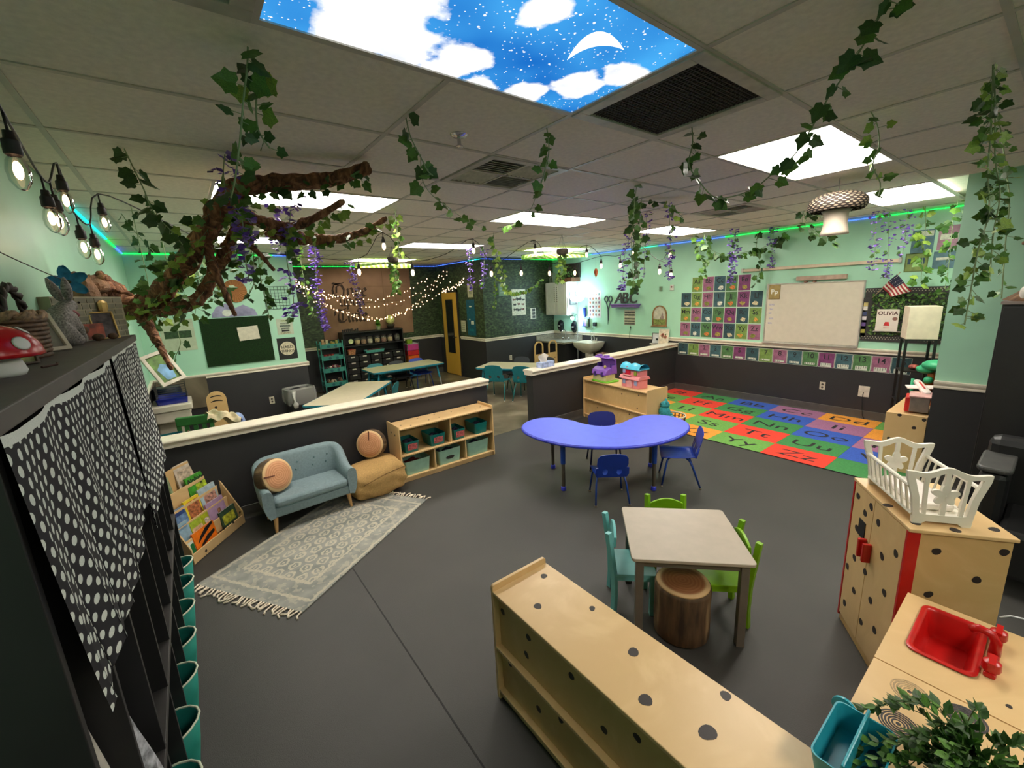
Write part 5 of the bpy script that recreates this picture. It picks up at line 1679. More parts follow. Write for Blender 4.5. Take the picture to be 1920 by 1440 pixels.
# arched picture, framed prints on the little ledge
t = thing('arched_picture', 'arched gold framed landscape picture on the mint wall', 'picture', M=onX(XW - .002, 4.75, 1.37))
def arch(w, h, k=14): return [(-w, -h), (w, -h)] + [(w * math.cos(PI * i / k), h * .12 + (h * .88) * math.sin(PI * i / k)) for i in range(k + 1)]
ring_plate(MB(), arch(.155, .195), arch(.132, .172), 0, .016).obj('frame', mat('worn gold frame', (140, 106, 66), .5, .2, n=.2), t)
MB().box(-.17, .17, -.205, -.192, 0, .03).obj('sill_moulding', mat('worn gold frame', (140, 106, 66)), t)
MB().prism(arch(.134, .174), .001, .005).obj('sky_print', mat('hazy sky print', (186, 180, 160), .6, n=.1, sc=12), t)
MB().prism([(-.13, -.17), (.13, -.17), (.13, -.07), (.06, -.05), (-.03, -.075), (-.13, -.055)], .005, .006).obj('meadow_print', mat('meadow print', (112, 122, 60), .6, n=.3, sc=25), t)
MB().prism([(.0, -.07), (.10, -.07), (.095, -.02), (.075, .0), (.065, .07), (.05, .02), (.02, -.02)], .006, .0065).obj('hill_print', mat('far hill print', (132, 116, 104), .6, n=.2, sc=30), t)
t = thing('wall_ledge', 'small white ledge just above the half wall cap, holding two framed prints', 'ledge', M=onX(XW - .002, 4.67, .85))
MB().box(-.21, .21, -.02, .0, 0, .12).box(-.19, .19, -.045, -.02, 0, .09).obj('ledge_body', M_white, t, bev=.004)
picture_frame('framed print with a single black dot on the white ledge', Matrix.Translation((XW - .09, 4.76, .8505)) @ Matrix.Rotation(R(-90), 4, 'Z') @ Matrix.Rotation(R(84), 4, 'X'), .17, .20, M_black, mat('white dot print', (206, 206, 206), .5), .006)
tag(MB().prism(disc_pts(.02, 14), 0, .001).obj('dot_sticker', M_ink, None, M=onX(XW - .1085, 4.725, .935)), 'black dot at the middle of the white framed print', 'sticker')
t = picture_frame('framed print of pink and green flowers at the front of the white ledge', Matrix.Translation((XW - .105, 4.59, .8505)) @ Matrix.Rotation(R(-84), 4, 'Z') @ Matrix.Rotation(R(82), 4, 'X'), .20, .28, mat('white thin frame', (216, 206, 190), .5), mat('cream print', (214, 196, 170), .5, n=.08, sc=20), .009)
rs = random.Random(6)
for k in range(9):
    MB().prism(disc_pts(rs.uniform(.014, .03), 10), .0045, .0052, 0, Matrix.Translation((rs.uniform(-.05, .05), rs.uniform(.08, .2), 0))).obj('printed_flower', mat('flower print %d' % (k % 3), [(196, 106, 92), (206, 140, 120), (124, 132, 80)][k % 3], .6), t)

# purple shelf with ABC letters
t = thing('purple_shelf', 'purple floating shelf on the mint wall carrying big letters', 'shelf', M=onX(XW - .002, 5.50, 1.60))
M_purp = mat('purple lacquer', (124, 92, 160), .4, n=.04)
MB().box(-.33, .33, -.02, .0, 0, .16).obj('shelf_top', M_purp, t, bev=.003)
MB().prism([(-.31, -.02), (.31, -.02), (.29, -.075), (.26, -.06), (-.26, -.06), (-.29, -.075)], .0, .14).obj('moulding', M_purp, t)
for s_, y, sh_ in (('A', 5.655, .25), ('B', 5.50, .12), ('C', 5.31, .2)):
    o = put('letter_ornament', text_mesh(s_, .30, .014, shear=sh_, bold=.004), mat('charcoal letter', (56, 54, 50), .6), None)
    o.matrix_basis = onX(XW - .09, y, 1.601 + .108)
    tag(o, 'large charcoal letter %s standing on the purple shelf' % s_, 'letter')
t = thing('hanging_scissors', 'giant dark scissors hanging points down on the mint wall', 'scissors', M=onX(XW - .004, 5.985, 1.47))
M_iron = mat('dark iron', (62, 76, 76), .5, .3)
for sg in (-1, 1):
    MB().tube([(sg * .055 + .045 * math.cos(a), .235 + .058 * math.sin(a), .01) for a in [2 * PI * i / 18 for i in range(18)]], .012, 8, closed=True).obj('finger_loop', M_iron, t, smooth=True)
    MB().prism([(sg * .05, .18), (sg * .075, .175), (sg * .016, .02), (-sg * .008, -.30), (-sg * .018, .0)], .004 + .006 * (sg > 0), .010 + .006 * (sg > 0)).obj('blade', M_iron, t)
MB().cyl((0, .03, 0), (0, .03, .022), .012, n=10).obj('pivot', M_chrome, t)
def words(t, rows_, size, m, y0, dy):
    for k, s_ in enumerate(rows_): letter(t, s_, size, 0, y0 - dy * k, .003, m)
t = poster('small striped brown and cream sign below the purple shelf', onX(XW - .002, 5.44, 1.32), .27, .30, mat('sign cream', (196, 186, 160), .6), None, name='wall_sign', cat='sign',
           extra=several(*[band(-.125, .125, y - .018, y + .018, mat('sign dark stripe', (84, 84, 72), .6, n=.3, sc=40), 'dark_band') for y in (.105, .055, -.02, -.07, -.12)]))
t = thing('power_cord', 'thin dark cord trailing from the striped sign down past the chair rail', 'cord', M=onX(XW - .01, 5.41, 1.16))
MB().tube([(0, 0, 0), (.012, -.06, .01), (-.01, -.12, .012), (.0, -.22, .035), (0, -.30, .02)], .005, 6).obj('cord', mat('green black cord', (60, 76, 60), .6), t, smooth=True)
MB().ball((.006, -.04, .01), .014, .02, .01, 8, 6).obj('cord_switch', M_black, t, smooth=True)
# flower chart poster, framed poster on the cabinet side
t = poster('tall white chart of flower drawings on the blue lit wall', onX(XW - .002, 6.375, 1.595), .37, .58, mat('chart white', (206, 206, 204), .6, n=.03), None)
rs = random.Random(12)
for r_ in range(6):
    for c_ in range(4):
        MB().prism([((.018 + .01 * rs.random()) * math.cos(2 * PI * i / 9), (.022 + .012 * rs.random()) * math.sin(2 * PI * i / 9)) for i in range(9)], .002, .003, 0, Matrix.Translation((-.125 + .084 * c_, .215 - .088 * r_, 0))).obj('printed_flower', mat('chart flower %d' % ((r_ + c_) % 4), [(150, 90, 96), (120, 106, 130), (196, 120, 90), (92, 108, 96)][(r_ + c_) % 4], .6, n=.2), t)

# ------------------------------------------------------------------ dollhouses on the shelf
def uvec(p, q): return (Vector(q) - Vector(p)).normalized()
HA = R(-96.5)   # the shelf's length direction
t = thing('purple_dollhouse', 'purple roofed plastic dollhouse on a bright green base', 'dollhouse', (4.745, 4.04, .6), R(-8))
# local: front faces -x, width along y
M_lav, M_cream, M_gr = mat('lavender plastic', (136, 88, 186), .4, n=.04), mat('cream plastic', (214, 196, 150), .45, n=.04), mat('bright green plastic', (112, 188, 36), .4)
M_dkp = mat('deep purple plastic', (70, 44, 120), .45)
MB().prism(rrect(-.125, .135, -.20, .16, .05), 0, .018).obj('base', M_gr, t, bev=.005, smooth=30)
MB().box(-.09, .09, -.14, .14, .018, .115).obj('walls', M_cream, t, bev=.004)
MB().prism([(-.11, .0), (.02, .0), (.02, .10), (-.03, .105), (-.09, .07)], -.15, .15, 0, Matrix(((1, 0, 0, 0), (0, 0, 1, 0), (0, 1, 0, .105), (0, 0, 0, 1)))).obj('lower_roof', M_lav, t, bev=.012, smooth=40)
for y in (-.075, .075):
    MB().box(-.115, -.08, y - .018, y + .018, .085, .15).obj('window', M_dkp, t, bev=.003)
MB().box(-.0, .10, -.145, -.13, .11, .26).box(-.0, .10, .13, .145, .11, .26).obj('upper_wall', M_dkp, t)
MB().prism([(.09, .0), (.115, .0), (.10, .20), (.03, .25), (-.035, .25), (-.05, .235), (.02, .23), (.085, .19)], -.155, .155, 0, Matrix(((1, 0, 0, 0), (0, 0, 1, 0), (0, 1, 0, .11), (0, 0, 0, 1)))).obj('upper_roof', M_lav, t, bev=.006, smooth=40)
MB().prism([(-.09, 0), (.02, 0), (.02, .12), (-.06, .12)], -.158, -.145, 0, Matrix(((1, 0, 0, .08), (0, 0, 1, 0), (0, 1, 0, .12), (0, 0, 0, 1)))).obj('side_gable', M_lav, t)
for y in (-.06, .09):
    MB().box(-.03, .03, y - .035, y + .035, .355, .385).obj('chimney', M_lav, t, bev=.006)
MB().ball((-.05, -.08, .22), .022, .018, .028, 8, 6).obj('toy_balcony', mat('pale yellow toy', (206, 186, 110), .5), t, smooth=True)
t = thing('pink_dollhouse', 'pink two storey plastic dollhouse with a sky blue roof', 'dollhouse', (4.70, 3.47, .6), R(-8))
M_pk, M_pk2, M_sb = mat('pink plastic', (222, 132, 136), .42, n=.03), mat('light pink plastic', (228, 160, 160), .42, n=.03), mat('sky blue plastic', (70, 178, 208), .4, n=.04)
M_sb2 = mat('pale window plastic', (150, 160, 196), .4)
MB().box(-.085, .085, -.155, .155, 0, .125).obj('ground_floor', M_pk, t, bev=.005)
MB().prism([(-.115, 0), (.115, 0), (.085, .045), (-.085, .045)], -.18, .18, 0, Matrix(((1, 0, 0, 0), (0, 0, 1, 0), (0, 1, 0, .12), (0, 0, 0, 1)))).obj('skirt_roof', M_pk, t, bev=.006)
MB().box(-.075, .085, -.145, .145, .16, .255).obj('upper_floor', M_pk, t, bev=.005)
rf = MB().grid(lambda u, v: ((v - .5) * .2, (u - .5) * .345, .262 + (.052 + .016 * math.cos(u * 4 * PI)) * math.sin(PI * v) ** .55), 24, 10)
rf.obj('roof', M_sb, t, smooth=True)
MB().box(-.10, .10, -.172, .172, .25, .266).obj('eaves', M_sb, t, bev=.005)
MB().prism(arch(.045, .06), .0, .012, 0, Matrix(((0, 0, -1, -.076), (-1, 0, 0, .045), (0, 1, 0, .225), (0, 0, 0, 1)))).obj('red_gable', mat('red toy plastic', (196, 30, 56), .4), t)
for y, z in ((.105, .225), (.105, .075), (-.105, .075)):
    MB().box(-.092, -.075, y - .024, y + .024, z - .03, z + .03).obj('window', M_sb2, t, bev=.003)
MB().prism(arch(.045, .055), .0, .014, 0, Matrix(((0, 0, -1, -.085), (-1, 0, 0, 0), (0, 1, 0, .062), (0, 0, 0, 1)))).obj('front_door', M_pk2, t)
MB().box(-.085, -.076, -.115, -.07, .18, .235).obj('green_shutter', mat('olive toy plastic', (140, 150, 50), .5), t)
MB().box(-.11, -.07, -.03, .11, .165, .178).obj('balcony', M_pk2, t, bev=.004)

# basket with a plush on the floor by the dollhouse shelf
t = thing('laundry_basket', 'round dark slatted basket with a cream rim at the end of the dollhouse shelf', 'basket', (4.83, 2.965, 0))
M_bk = mat('dark brown plastic', (52, 36, 28), .5)
MB().lathe([(.10, 0), (.115, .01), (.13, .04), (.125, .04), (.11, .014), (.095, .008)], 24).obj('basket_base', M_bk, t, smooth=40)
for k in range(18):
    a = 2 * PI * k / 18
    MB().tube([(.125 * math.cos(a), .125 * math.sin(a), .035), (.155 * math.cos(a), .155 * math.sin(a), .27)], .009, 5).obj('slat', M_bk, t)
MB().tube([(.145 * math.cos(a), .145 * math.sin(a), .16) for a in [2 * PI * j / 30 for j in range(30)]], .009, 6, closed=True).obj('hoop', M_bk, t, smooth=True)
MB().tube([(.158 * math.cos(a), .158 * math.sin(a), .275) for a in [2 * PI * j / 36 for j in range(36)]], .011, 8, closed=True).obj('rim', mat('cream basket rim', (206, 196, 170), .5), t, smooth=True)
t = thing('plush_toy', 'turquoise plush toy slumped over the rim of the dark basket', 'toy', (4.79, 3.035, .255), R(-50))
M_plush = mat('turquoise plush', (56, 150, 160), .95, n=.15, sc=60, bump=.3)
MB().ball((0, 0, .06), .075, .062, .085, 16, 10, M=Matrix.Rotation(R(-18), 4, 'Y')).obj('body', M_plush, t, smooth=True)
MB().ball((-.015, .0, .155), .06, .055, .052, 14, 8).obj('head', M_plush, t, smooth=True)
for y in (-.05, .05):
    MB().ball((-.0, y, .2), .016, .014, .026, 8, 6).obj('ear', M_plush, t, smooth=True)
    MB().ball((.045, y * 1.2, .01), .05, .02, .02, 8, 6).obj('arm', M_plush, t, smooth=True)
    MB().ball((-.068, y * .4, .165), .007, n=6, k=5).obj('eye', M_black, t, smooth=True)

# tissue box on the right half wall cap
t = thing('tissue_box', 'blue and white tissue box with a tissue pulled up on the half wall end', 'tissue box', (3.97, 4.45, .874), R(4))
MB().box(-.125, .125, -.06, .06, 0, .075).obj('carton', mat('blue swirl carton', (150, 164, 200), .6, n=.2, sc=20), t, bev=.003)
def tis(u, v): return ((u - .5) * (.10 + .12 * v) - .03, .015 * math.sin(6 * u + 3 * v), .07 + .13 * v * (.65 + .35 * math.sin(PI * (1 - u) * .9)))
MB().grid(tis, 10, 8).obj('tissue', mat('white tissue', (222, 214, 202), .9, n=.03), t, smooth=True)

# toys on the far right shelf
t = thing('toy_truck', 'red and grey toy box truck on the end of the right hand shelf', 'toy', (5.56, .77, .6), R(8))
MB().box(-.11, .11, -.07, .07, .02, .17).obj('box_body', mat('clear grey plastic', (120, 108, 100), .4, n=.1), t, bev=.006)
MB().box(-.10, .1, .045, .105, .015, .16).obj('red_side', mat('bright red toy', (196, 40, 36), .4, n=.1), t, bev=.01)
MB().box(-.12, .12, -.08, .08, .165, .18).obj('lid', mat('pale pink toy lid', (206, 160, 156), .5), t, bev=.004)
t = thing('toy_plane', 'white toy plane with red markings lying on top of the toy truck', 'toy', (5.70, .79, .80), R(30))
MB().prism([(-.13, -.02), (-.10, -.035), (.13, -.03), (.15, 0), (.13, .03), (-.10, .035), (-.13, .02)], 0, .035, 0, Matrix.Rotation(R(-18), 4, 'Y')).obj('fuselage', mat('white toy plastic', (222, 206, 200), .4), t, bev=.012)
MB().box(-.05, .08, -.006, .006, .034, .04, 0, Matrix.Rotation(R(-18), 4, 'Y')).obj('red_stripe', mat('bright red toy', (196, 40, 36)), t)
MB().box(-.02, .05, -.12, .12, .01, .02, 0, Matrix.Rotation(R(-18), 4, 'Y')).obj('wing', mat('white toy plastic', (222, 206, 200)), t, bev=.003)
t = thing('toy_treehouse', 'orange and green plastic treehouse playset behind the toy truck', 'toy', (6.02, .80, .6), R(0))
M_or = mat('orange brown toy plastic', (176, 96, 34), .5, n=.1)
M_tg = mat('sea green toy plastic', (46, 160, 110), .45, n=.08)
MB().box(-.13, .13, -.10, .11, 0, .02).box(-.12, .10, -.09, .09, .17, .19).obj('platform', M_or, t, bev=.004)
MB().tube([(.02, -.02, 0), (.0, -.01, .12), (.03, -.02, .28), (.02, 0, .36)], [.045, .035, .032, .025], 10).obj('tree_trunk', M_or, t, smooth=True)
MB().ball((.0, -.05, .40), .13, .12, .055, 14, 8).ball((.02, .03, .35), .09, .08, .045, 12, 8).obj('canopy', M_tg, t, smooth=True)
MB().tube([(-.1, .095, 0), (-.1, .1, .26)], .014, 8).obj('green_post', M_tg, t, smooth=True)
MB().ball((-.06, -.01, .25), .045, .04, .04, 10, 6).obj('bush', M_tg, t, smooth=True)
tag(MB().ball((0, 0, .03), .05, .05, .03, 12, 6).ball((-.04, -.05, .025), .03, .03, .025, 10, 6).obj('play_food', mat('red and white toy food', (190, 90, 80), .5, n=.5, sc=30), None, (6.66, 1.02, .835), smooth=True), 'red and white toy food on the shelf of the tower lamp', 'toy')

# black furniture at the far right
t = thing('black_cabinet', 'tall plain black cabinet against the pier at the right edge', 'cabinet', (4.72, -.02, 0))
MB().box(0, .54, -.45, .325, 0.0, 1.68).obj('carcass', M_black, t, bev=.004)
MB().box(-.012, .552, -.46, .333, 1.68, 1.70).obj('top_board', mat('worn grey edge', (110, 98, 92), .6), t)
MB().box(-.018, .0, -.44, -.07, .06, 1.66).box(-.018, .0, -.06, .315, .06, 1.66).obj('door', M_black, t, bev=.002)
t = thing('black_armchair', 'low black padded armchair almost lost in the dark at the right edge', 'chair', (3.85, -.06, 0), R(0))
M_pad = mat('black vinyl', (17, 17, 18), .45, n=.1)
MB().box(-.22, .3, -.55, .14, .12, .42).obj('seat', M_pad, t, bev=.03)
MB().box(-.04, .34, .14, .27, .1, .70).obj('arm', M_pad, t, bev=.04)
MB().box(.3, .46, -.55, .27, .1, .84).obj('backrest', M_pad, t, bev=.05)
MB().prism(rrect(-.06, .36, .13, .285, .05), .70, .735).obj('arm_pad', mat('grey vinyl arm pad', (62, 62, 60), .5), t, bev=.012)
for x in (-.18, .4):
    for y in (-.5, .2):
        MB().cyl((x, y, 0), (x, y, .13), .02, n=10).obj('leg', M_black, t)
tag(MB().tube([(2.86, .0, .30), (2.89, -.03, .31), (2.93, -.08, .30), (2.98, -.12, .22), (3.0, -.15, .0)], .004, 6).obj('white_cable', mat('white cable', (206, 206, 206), .5), None, smooth=True), 'white cable looping out from behind the play refrigerator', 'cable')
# brown paper tree piece on the cabinet
t = thing('paper_tree_stump', 'brown paper tree stump with branches on top of the black cabinet', 'decoration', (4.98, .02, 1.70))
M_kraft = mat('crumpled kraft paper', (112, 82, 58), .85, n=.3, sc=12, bump=.6)
rs = random.Random(5)
MB().lathe([(.30, 0), (.24, .05), (.17, .12), (.12, .25), (.10, .5), (.12, .72)], 22, jit=.07, rnd=rs).obj('trunk', M_kraft, t, smooth=True)
MB().tube([(.0, .05, .48), (-.03, .12, .43), (-.04, .2, .42), (-.05, .262, .405)], [.10, .075, .05, .008], 10).obj('branch', M_kraft, t, smooth=True)
MB().ball((-.2, .19, .06), .03, .03, .05, 8, 6).obj('white_bloom', mat('white paper bloom', (206, 200, 190), .8), t, smooth=True)
# ------------------------------------------------------------------ back wall: tapestry, shelves, trolley
def make_tapestry():
    m, nt, b, new, link = nodes_of('printed cloth')
    t = new('ShaderNodeTexNoise'); t.inputs['Scale'].default_value = 1.6; t.inputs['Detail'].default_value = 5
    link(coords(nt), t.inputs['Vector'])
    r = ramp(nt, [(.3, (114, 84, 66)), (.55, (140, 106, 84)), (.8, (154, 120, 96))])
    link(t.outputs['Fac'], r.inputs['Fac']); link(r.outputs['Color'], b.inputs['Base Color'])
    b.inputs['Roughness'].default_value = .85
    return m
t = thing('wall_tapestry', 'tan cloth wall hanging lettered Once upon a Time on the back wall', 'tapestry', M=onY(YO - .012, 3.37, 1.86))
pt = MB().grid(lambda u, v: (-.985 + 2.02 * u - .06 * v * (1 - 2 * u) * .5 - .05 * (1 - v) * (1 - u), -.76 + 1.51 * v, .006 + .006 * math.sin(26 * u) * (1 - v) + .004 * math.sin(9 * u)), 60, 12)
pt.obj('cloth', make_tapestry(), t, smooth=True)
M_gothic = mat('dark brown print', (52, 34, 24), .8)
NIB = (math.cos(R(38)), math.sin(R(38)))
def nib(mb, pts, w, ox, oy, s_):
    """broad-nib stroke: a slanted pen edge swept along the points"""
    nx, ny = NIB[0] * w / 2, NIB[1] * w / 2
    for (ax, ay), (bx, by) in zip(pts, pts[1:]):
        a, c = (ox + ax * s_, oy + ay * s_), (ox + bx * s_, oy + by * s_)
        q = [(a[0] - nx, a[1] - ny), (a[0] + nx, a[1] + ny), (c[0] - nx, c[1] - ny), (c[0] + nx, c[1] + ny)]
        # convex hull of the four corners
        cx, cy = sum(p[0] for p in q) / 4, sum(p[1] for p in q) / 4
        q.sort(key=lambda p: math.atan2(p[1] - cy, p[0] - cx))
        mb.prism(q, .014, .0155)
G = {'O': ([[(.62, .98), (.2, .9), (.05, .55), (.12, .18), (.42, .0), (.78, .14), (.86, .55), (.7, .88), (.36, .8), (.3, .3)], [(.1, 1.02), (.45, .92), (.9, 1.04)]], 1.0),
     'n': ([[(.0, .52), (.1, .62), (.1, .1), (.18, .0)], [(.1, .52), (.34, .64), (.44, .52), (.44, .1), (.54, .0)]], .58),
     'c': ([[(.42, .52), (.3, .62), (.08, .5), (.08, .14), (.24, .0), (.42, .1)]], .46),
     'e': ([[(.08, .3), (.40, .44), (.28, .62), (.08, .5), (.08, .14), (.24, .0), (.42, .1)]], .48),
     'u': ([[(.0, .56), (.1, .62), (.1, .12), (.24, .0), (.42, .1)], [(.44, .62), (.44, .1), (.54, .0)]], .58),
     'p': ([[(.0, .56), (.1, .62), (.1, -.32)], [(.1, .52), (.32, .64), (.46, .5), (.44, .12), (.28, .0), (.1, .06)]], .56),
     'o': ([[(.26, .64), (.08, .5), (.08, .12), (.26, .0), (.44, .12), (.44, .5), (.26, .64)]], .54),
     'a': ([[(.06, .54), (.26, .64), (.42, .52), (.42, .08), (.52, .0)], [(.42, .36), (.16, .32), (.06, .14), (.2, .0), (.42, .1)]], .56),
     'T': ([[(.02, .84), (.2, .98), (.55, .9), (.92, 1.02)], [(.5, .9), (.3, .6), (.26, .28), (.42, .04), (.75, .06), (.86, .26)], [(.62, .88), (.58, .16)], [(.1, .9), (.06, .55)]], .92),
     'i': ([[(.0, .54), (.1, .62), (.1, .1), (.2, .0)], [(.06, .8), (.14, .86)]], .26),
     'm': ([[(.0, .52), (.1, .62), (.1, .1), (.16, .0)], [(.1, .52), (.3, .64), (.38, .52), (.38, .1), (.44, .0)], [(.38, .52), (.58, .64), (.66, .52), (.66, .1), (.76, .0)]], .82)}
for wd, ox, oy, s_, w in (('Once', -.76, .14, .30, .055), ('upon', -.63, -.05, .24, .045), ('a', -.28, -.19, .22, .04), ('Time', -.77, -.40, .29, .055)):
    mb = MB(); x = ox
    for ch in wd:
        st, adv = G[ch]
        for s in st: nib(mb, s, w, x, oy, s_)
        x += adv * s_ * 1.02
    mb.obj('lettering', M_gothic, t)
fn_ = MB()
for pts in ([(.38, .72), (.38, -.72)], [(.0, .36), (.95, .34)], [(-.1, .0), (.9, .02)], [(.55, .5), (.62, .36), (.7, .5)], [(.46, -.12), (.46, .12), (.56, .2), (.66, .12), (.66, -.12), (.8, -.1), (.84, .26)]):
    nib(fn_, pts, .014, 0, 0, 1)
fn_.obj('faint_drawing', mat('faint brown print', (112, 84, 60), .8), t)

# black shelf with jars and drawers
t = thing('craft_shelf', 'tall black storage shelf with jars on top and labelled drawers below, under the tapestry', 'shelf', (2.62, 9.38, 0))
M_ink2 = mat('black shelf board', (20, 18, 18), .45, n=.1)
MB().box(0, 1.36, .33, .345, 0, 1.25).obj('back_panel', M_ink2, t)
for x in (0, 1.335):
    MB().box(x, x + .025, 0, .33, 0, 1.25).obj('side_panel', M_ink2, t)
for z in (.05, .94, 1.225):
    MB().box(.025, 1.335, 0, .33, z, z + .022).obj('shelf_board', M_ink2, t)
MB().box(.025, 1.335, .02, .33, .745, .76).obj('shelf_board', M_ink2, t)
M_drw = mat('smoky drawer plastic', (38, 36, 36), .3, n=.2)
M_lab = mat('white drawer label', (200, 194, 184), .5)
dm = MB().box(-.12, .12, 0, .28, 0, .12).mesh('drawer'); dm.materials.append(M_drw)
lm = MB().box(-.042, .042, -.006, 0, .088, .116).mesh('label'); lm.materials.append(M_lab)
for r_ in range(5):
    for c_ in range(5):
        q = put('drawer', dm, None, t, (.16 + .26 * c_, .012, .075 + .134 * r_))
        put('label', lm, None, q)
def jar(label, x, z, c, r=.062, h=.15, name='craft_jar'):
    q = thing(name, label, 'jar', (2.62 + x, 9.50, z), 0, 'jars on the black craft shelf')
    o = MB().lathe([(r * .9, .004), (r, .012), (r, h * .8), (r * .8, h * .92), (r * .8, h)], 14).obj('jar_glass', mat('smoked jar glass', (150, 146, 136), .1, n=.02, alpha=.28), q, smooth=40)
    MB().lathe([(r * .84, .008), (r * .9, .02), (r * .9, h * .62), (r * .4, h * .7)], 12).obj('filling', mat('jar filling %s' % (c,), c, .8, n=.35, sc=60), q, smooth=True)
    MB().lathe([(r * .84, h), (r * .84, h + .018), (.01, h + .02)], 12).obj('lid', mat('dark jar lid', (46, 42, 40), .4), q, smooth=40)
for k, (x, c, lb) in enumerate([(.33, (198, 162, 120), 'jar of pale tan beads, second in the top row of the craft shelf'), (.47, (150, 110, 80), 'jar of light brown pieces in the top row of the craft shelf'), (.61, (190, 178, 160), 'jar of off white pieces in the middle of the top row'),
        (.78, (172, 146, 110), 'jar of beige shells right of the middle of the top row'), (.93, (146, 92, 72), 'jar of reddish brown pieces in the top row of the craft shelf'), (1.08, (180, 156, 120), 'jar of mixed tan pieces near the right of the top row'), (1.25, (70, 74, 66), 'jar with dark grey green contents at the right end of the top row')]):
    jar(lb, x, .963, c)
tag(MB().prism(disc_pts(.05, 20), 0, .012).obj('round_lid', mat('pale lime lid', (206, 214, 160), .5), None, M=onY(9.43, 2.79, 1.055)), 'round pale lime lid standing at the left of the top row of the craft shelf', 'lid')
t2 = thing('wooden_basket', 'small red and tan basket on the second row of the craft shelf', 'basket', (2.79, 9.50, .7605))
tub(MB(), -.09, .09, -.07, .07, 0, .11, .015, .005).obj('basket_body', mat('tan basket', (176, 120, 82), .7, n=.2, sc=30), t2, smooth=40)
MB().ball((0, 0, .10), .08, .06, .035, 10, 6).obj('contents', mat('red yarn', (150, 36, 36), .9), t2, smooth=True)
t2 = thing('craft_tray', 'aqua tray in the middle of the second row of the craft shelf', 'tray', (3.30, 9.50, .7605))
tub(MB(), -.22, .22, -.10, .10, 0, .06, .02, .005).obj('tray_body', mat('aqua tray', (96, 180, 170), .5), t2, smooth=40)
MB().ball((0, 0, .05), .18, .07, .03, 12, 6).obj('contents', mat('mixed craft bits', (110, 70, 70), .8, n=.5, sc=40), t2, smooth=True)
# plants and sign on top
M_fern = mat('fern green', (74, 124, 36), .6, n=.25, sc=20)
def bushy(label, loc, r, h, n, m, pot=None, seed=0, cat='plant', name='potted_plant', lw=.018):
    t = thing(name, label, cat, loc)
    rs = random.Random(seed)
    if pot:
        MB().lathe([(r * .34, 0), (r * .42, h * .3), (r * .38, h * .3), (r * .1, h * .26)], 16).obj('pot', pot, t, smooth=40)
    f = MB()
    for k in range(n):
        a, e = rs.uniform(0, 2 * PI), rs.uniform(.15, 1.4)
        d = Vector((math.cos(a) * math.cos(e), math.sin(a) * math.cos(e), math.sin(e)))
        q = rs.uniform(.6, 1.0)
        p0 = Vector((0, 0, h * .25)); p1 = p0 + Vector((d.x * r, d.y * r, d.z * h * .75)) * q
        s_ = d.cross(Vector((0, 0, 1))).normalized() * lw
        mid = (p0 + p1) / 2 + Vector((0, 0, .02))
        f.add([p0, mid + s_, p1 - Vector((0, 0, .02)), mid - s_], [(0, 1, 2, 3)])
    f.obj('fronds', m, t)['kind'] = 'stuff'
    return t
bushy('bright green fern on top of the black craft shelf', (3.47, 9.55, 1.248), .13, .28, 90, M_fern, mat('pale pot', (150, 160, 130), .5), 1)
t = thing('flower_globe', 'round cream paper flower ball in a dark pot on the craft shelf', 'ornament', (3.77, 9.56, 1.248))
MB().lathe([(.06, 0), (.08, .05), (.10, .09), (.05, .10)], 16).obj('pot', mat('dark moss pot', (44, 36, 28), .8), t, smooth=True)
rs = random.Random(3)
f = MB().ball((0, 0, .20), .10, .10, .105, 14, 10)
f.v = [(x * rs.uniform(.94, 1.06), y * rs.uniform(.94, 1.06), z) for x, y, z in f.v]
f.obj('flower_ball', mat('cream petals', (196, 196, 126), .8, n=.15, sc=40), t, smooth=True)
t = thing('word_sign', 'low black cut-out word ornament at the left of the craft shelf top', 'sign', (2.83, 9.50, 1.248))
MB().box(-.19, .19, -.02, .02, 0, .012).obj('sign_base', M_ink2, t)
q = MB(); rs = random.Random(5)
for k in range(9):
    q.box(-.18 + .04 * k, -.15 + .04 * k, -.006, .006, .01, .05 + .03 * rs.random())
q.obj('cut_letters', M_ink2, t)

# teal rolling trolley
t = thing('craft_trolley', 'narrow teal four tier trolley of craft supplies left of the black shelf', 'trolley', (2.13, 9.30, 0))
M_tro = mat('teal enamelled metal', (70, 150, 140), .4, n=.05)
for x in (0, .44):
    for y in (0, .28):
        MB().box(x - .01, x + .01, y - .01, y + .01, .05, 1.12).obj('post', M_tro, t)
        MB().cyl((x - .01, y, .03), (x + .01, y, .03), .03, n=12).obj('caster', M_ink2, t)
for k, z in enumerate((.16, .46, .72, .97)):
    tub(MB(), .005, .435, .005, .275, z, z + .09, .004, .004).obj('tray', M_tro, t, smooth=40)
    for j in range(2):
        MB().prism(disc_pts(.03, 14), 0, .004, 0, Matrix(((1, 0, 0, .16 + .14 * j), (0, 0, 1, -.002), (0, 1, 0, z + .04), (0, 0, 0, 1)))).obj('porthole', mat('trolley porthole', (40, 104, 112), .4), t)
def heap(label, x, y, z, cols, n, s_, name, cat, seed):
    rs = random.Random(seed)
    o = MB()
    for k in range(n):
        o.ball((x + rs.uniform(-.15, .15), y + rs.uniform(-.09, .09), z + rs.uniform(0, .05)), s_ * rs.uniform(.7, 1.2), None, None, 8, 5, k % len(cols))
    tag(o.obj(name, [mat('heap %s' % (c,), c, .7, n=.2) for c in cols], None, smooth=True), label, cat, kind='stuff')
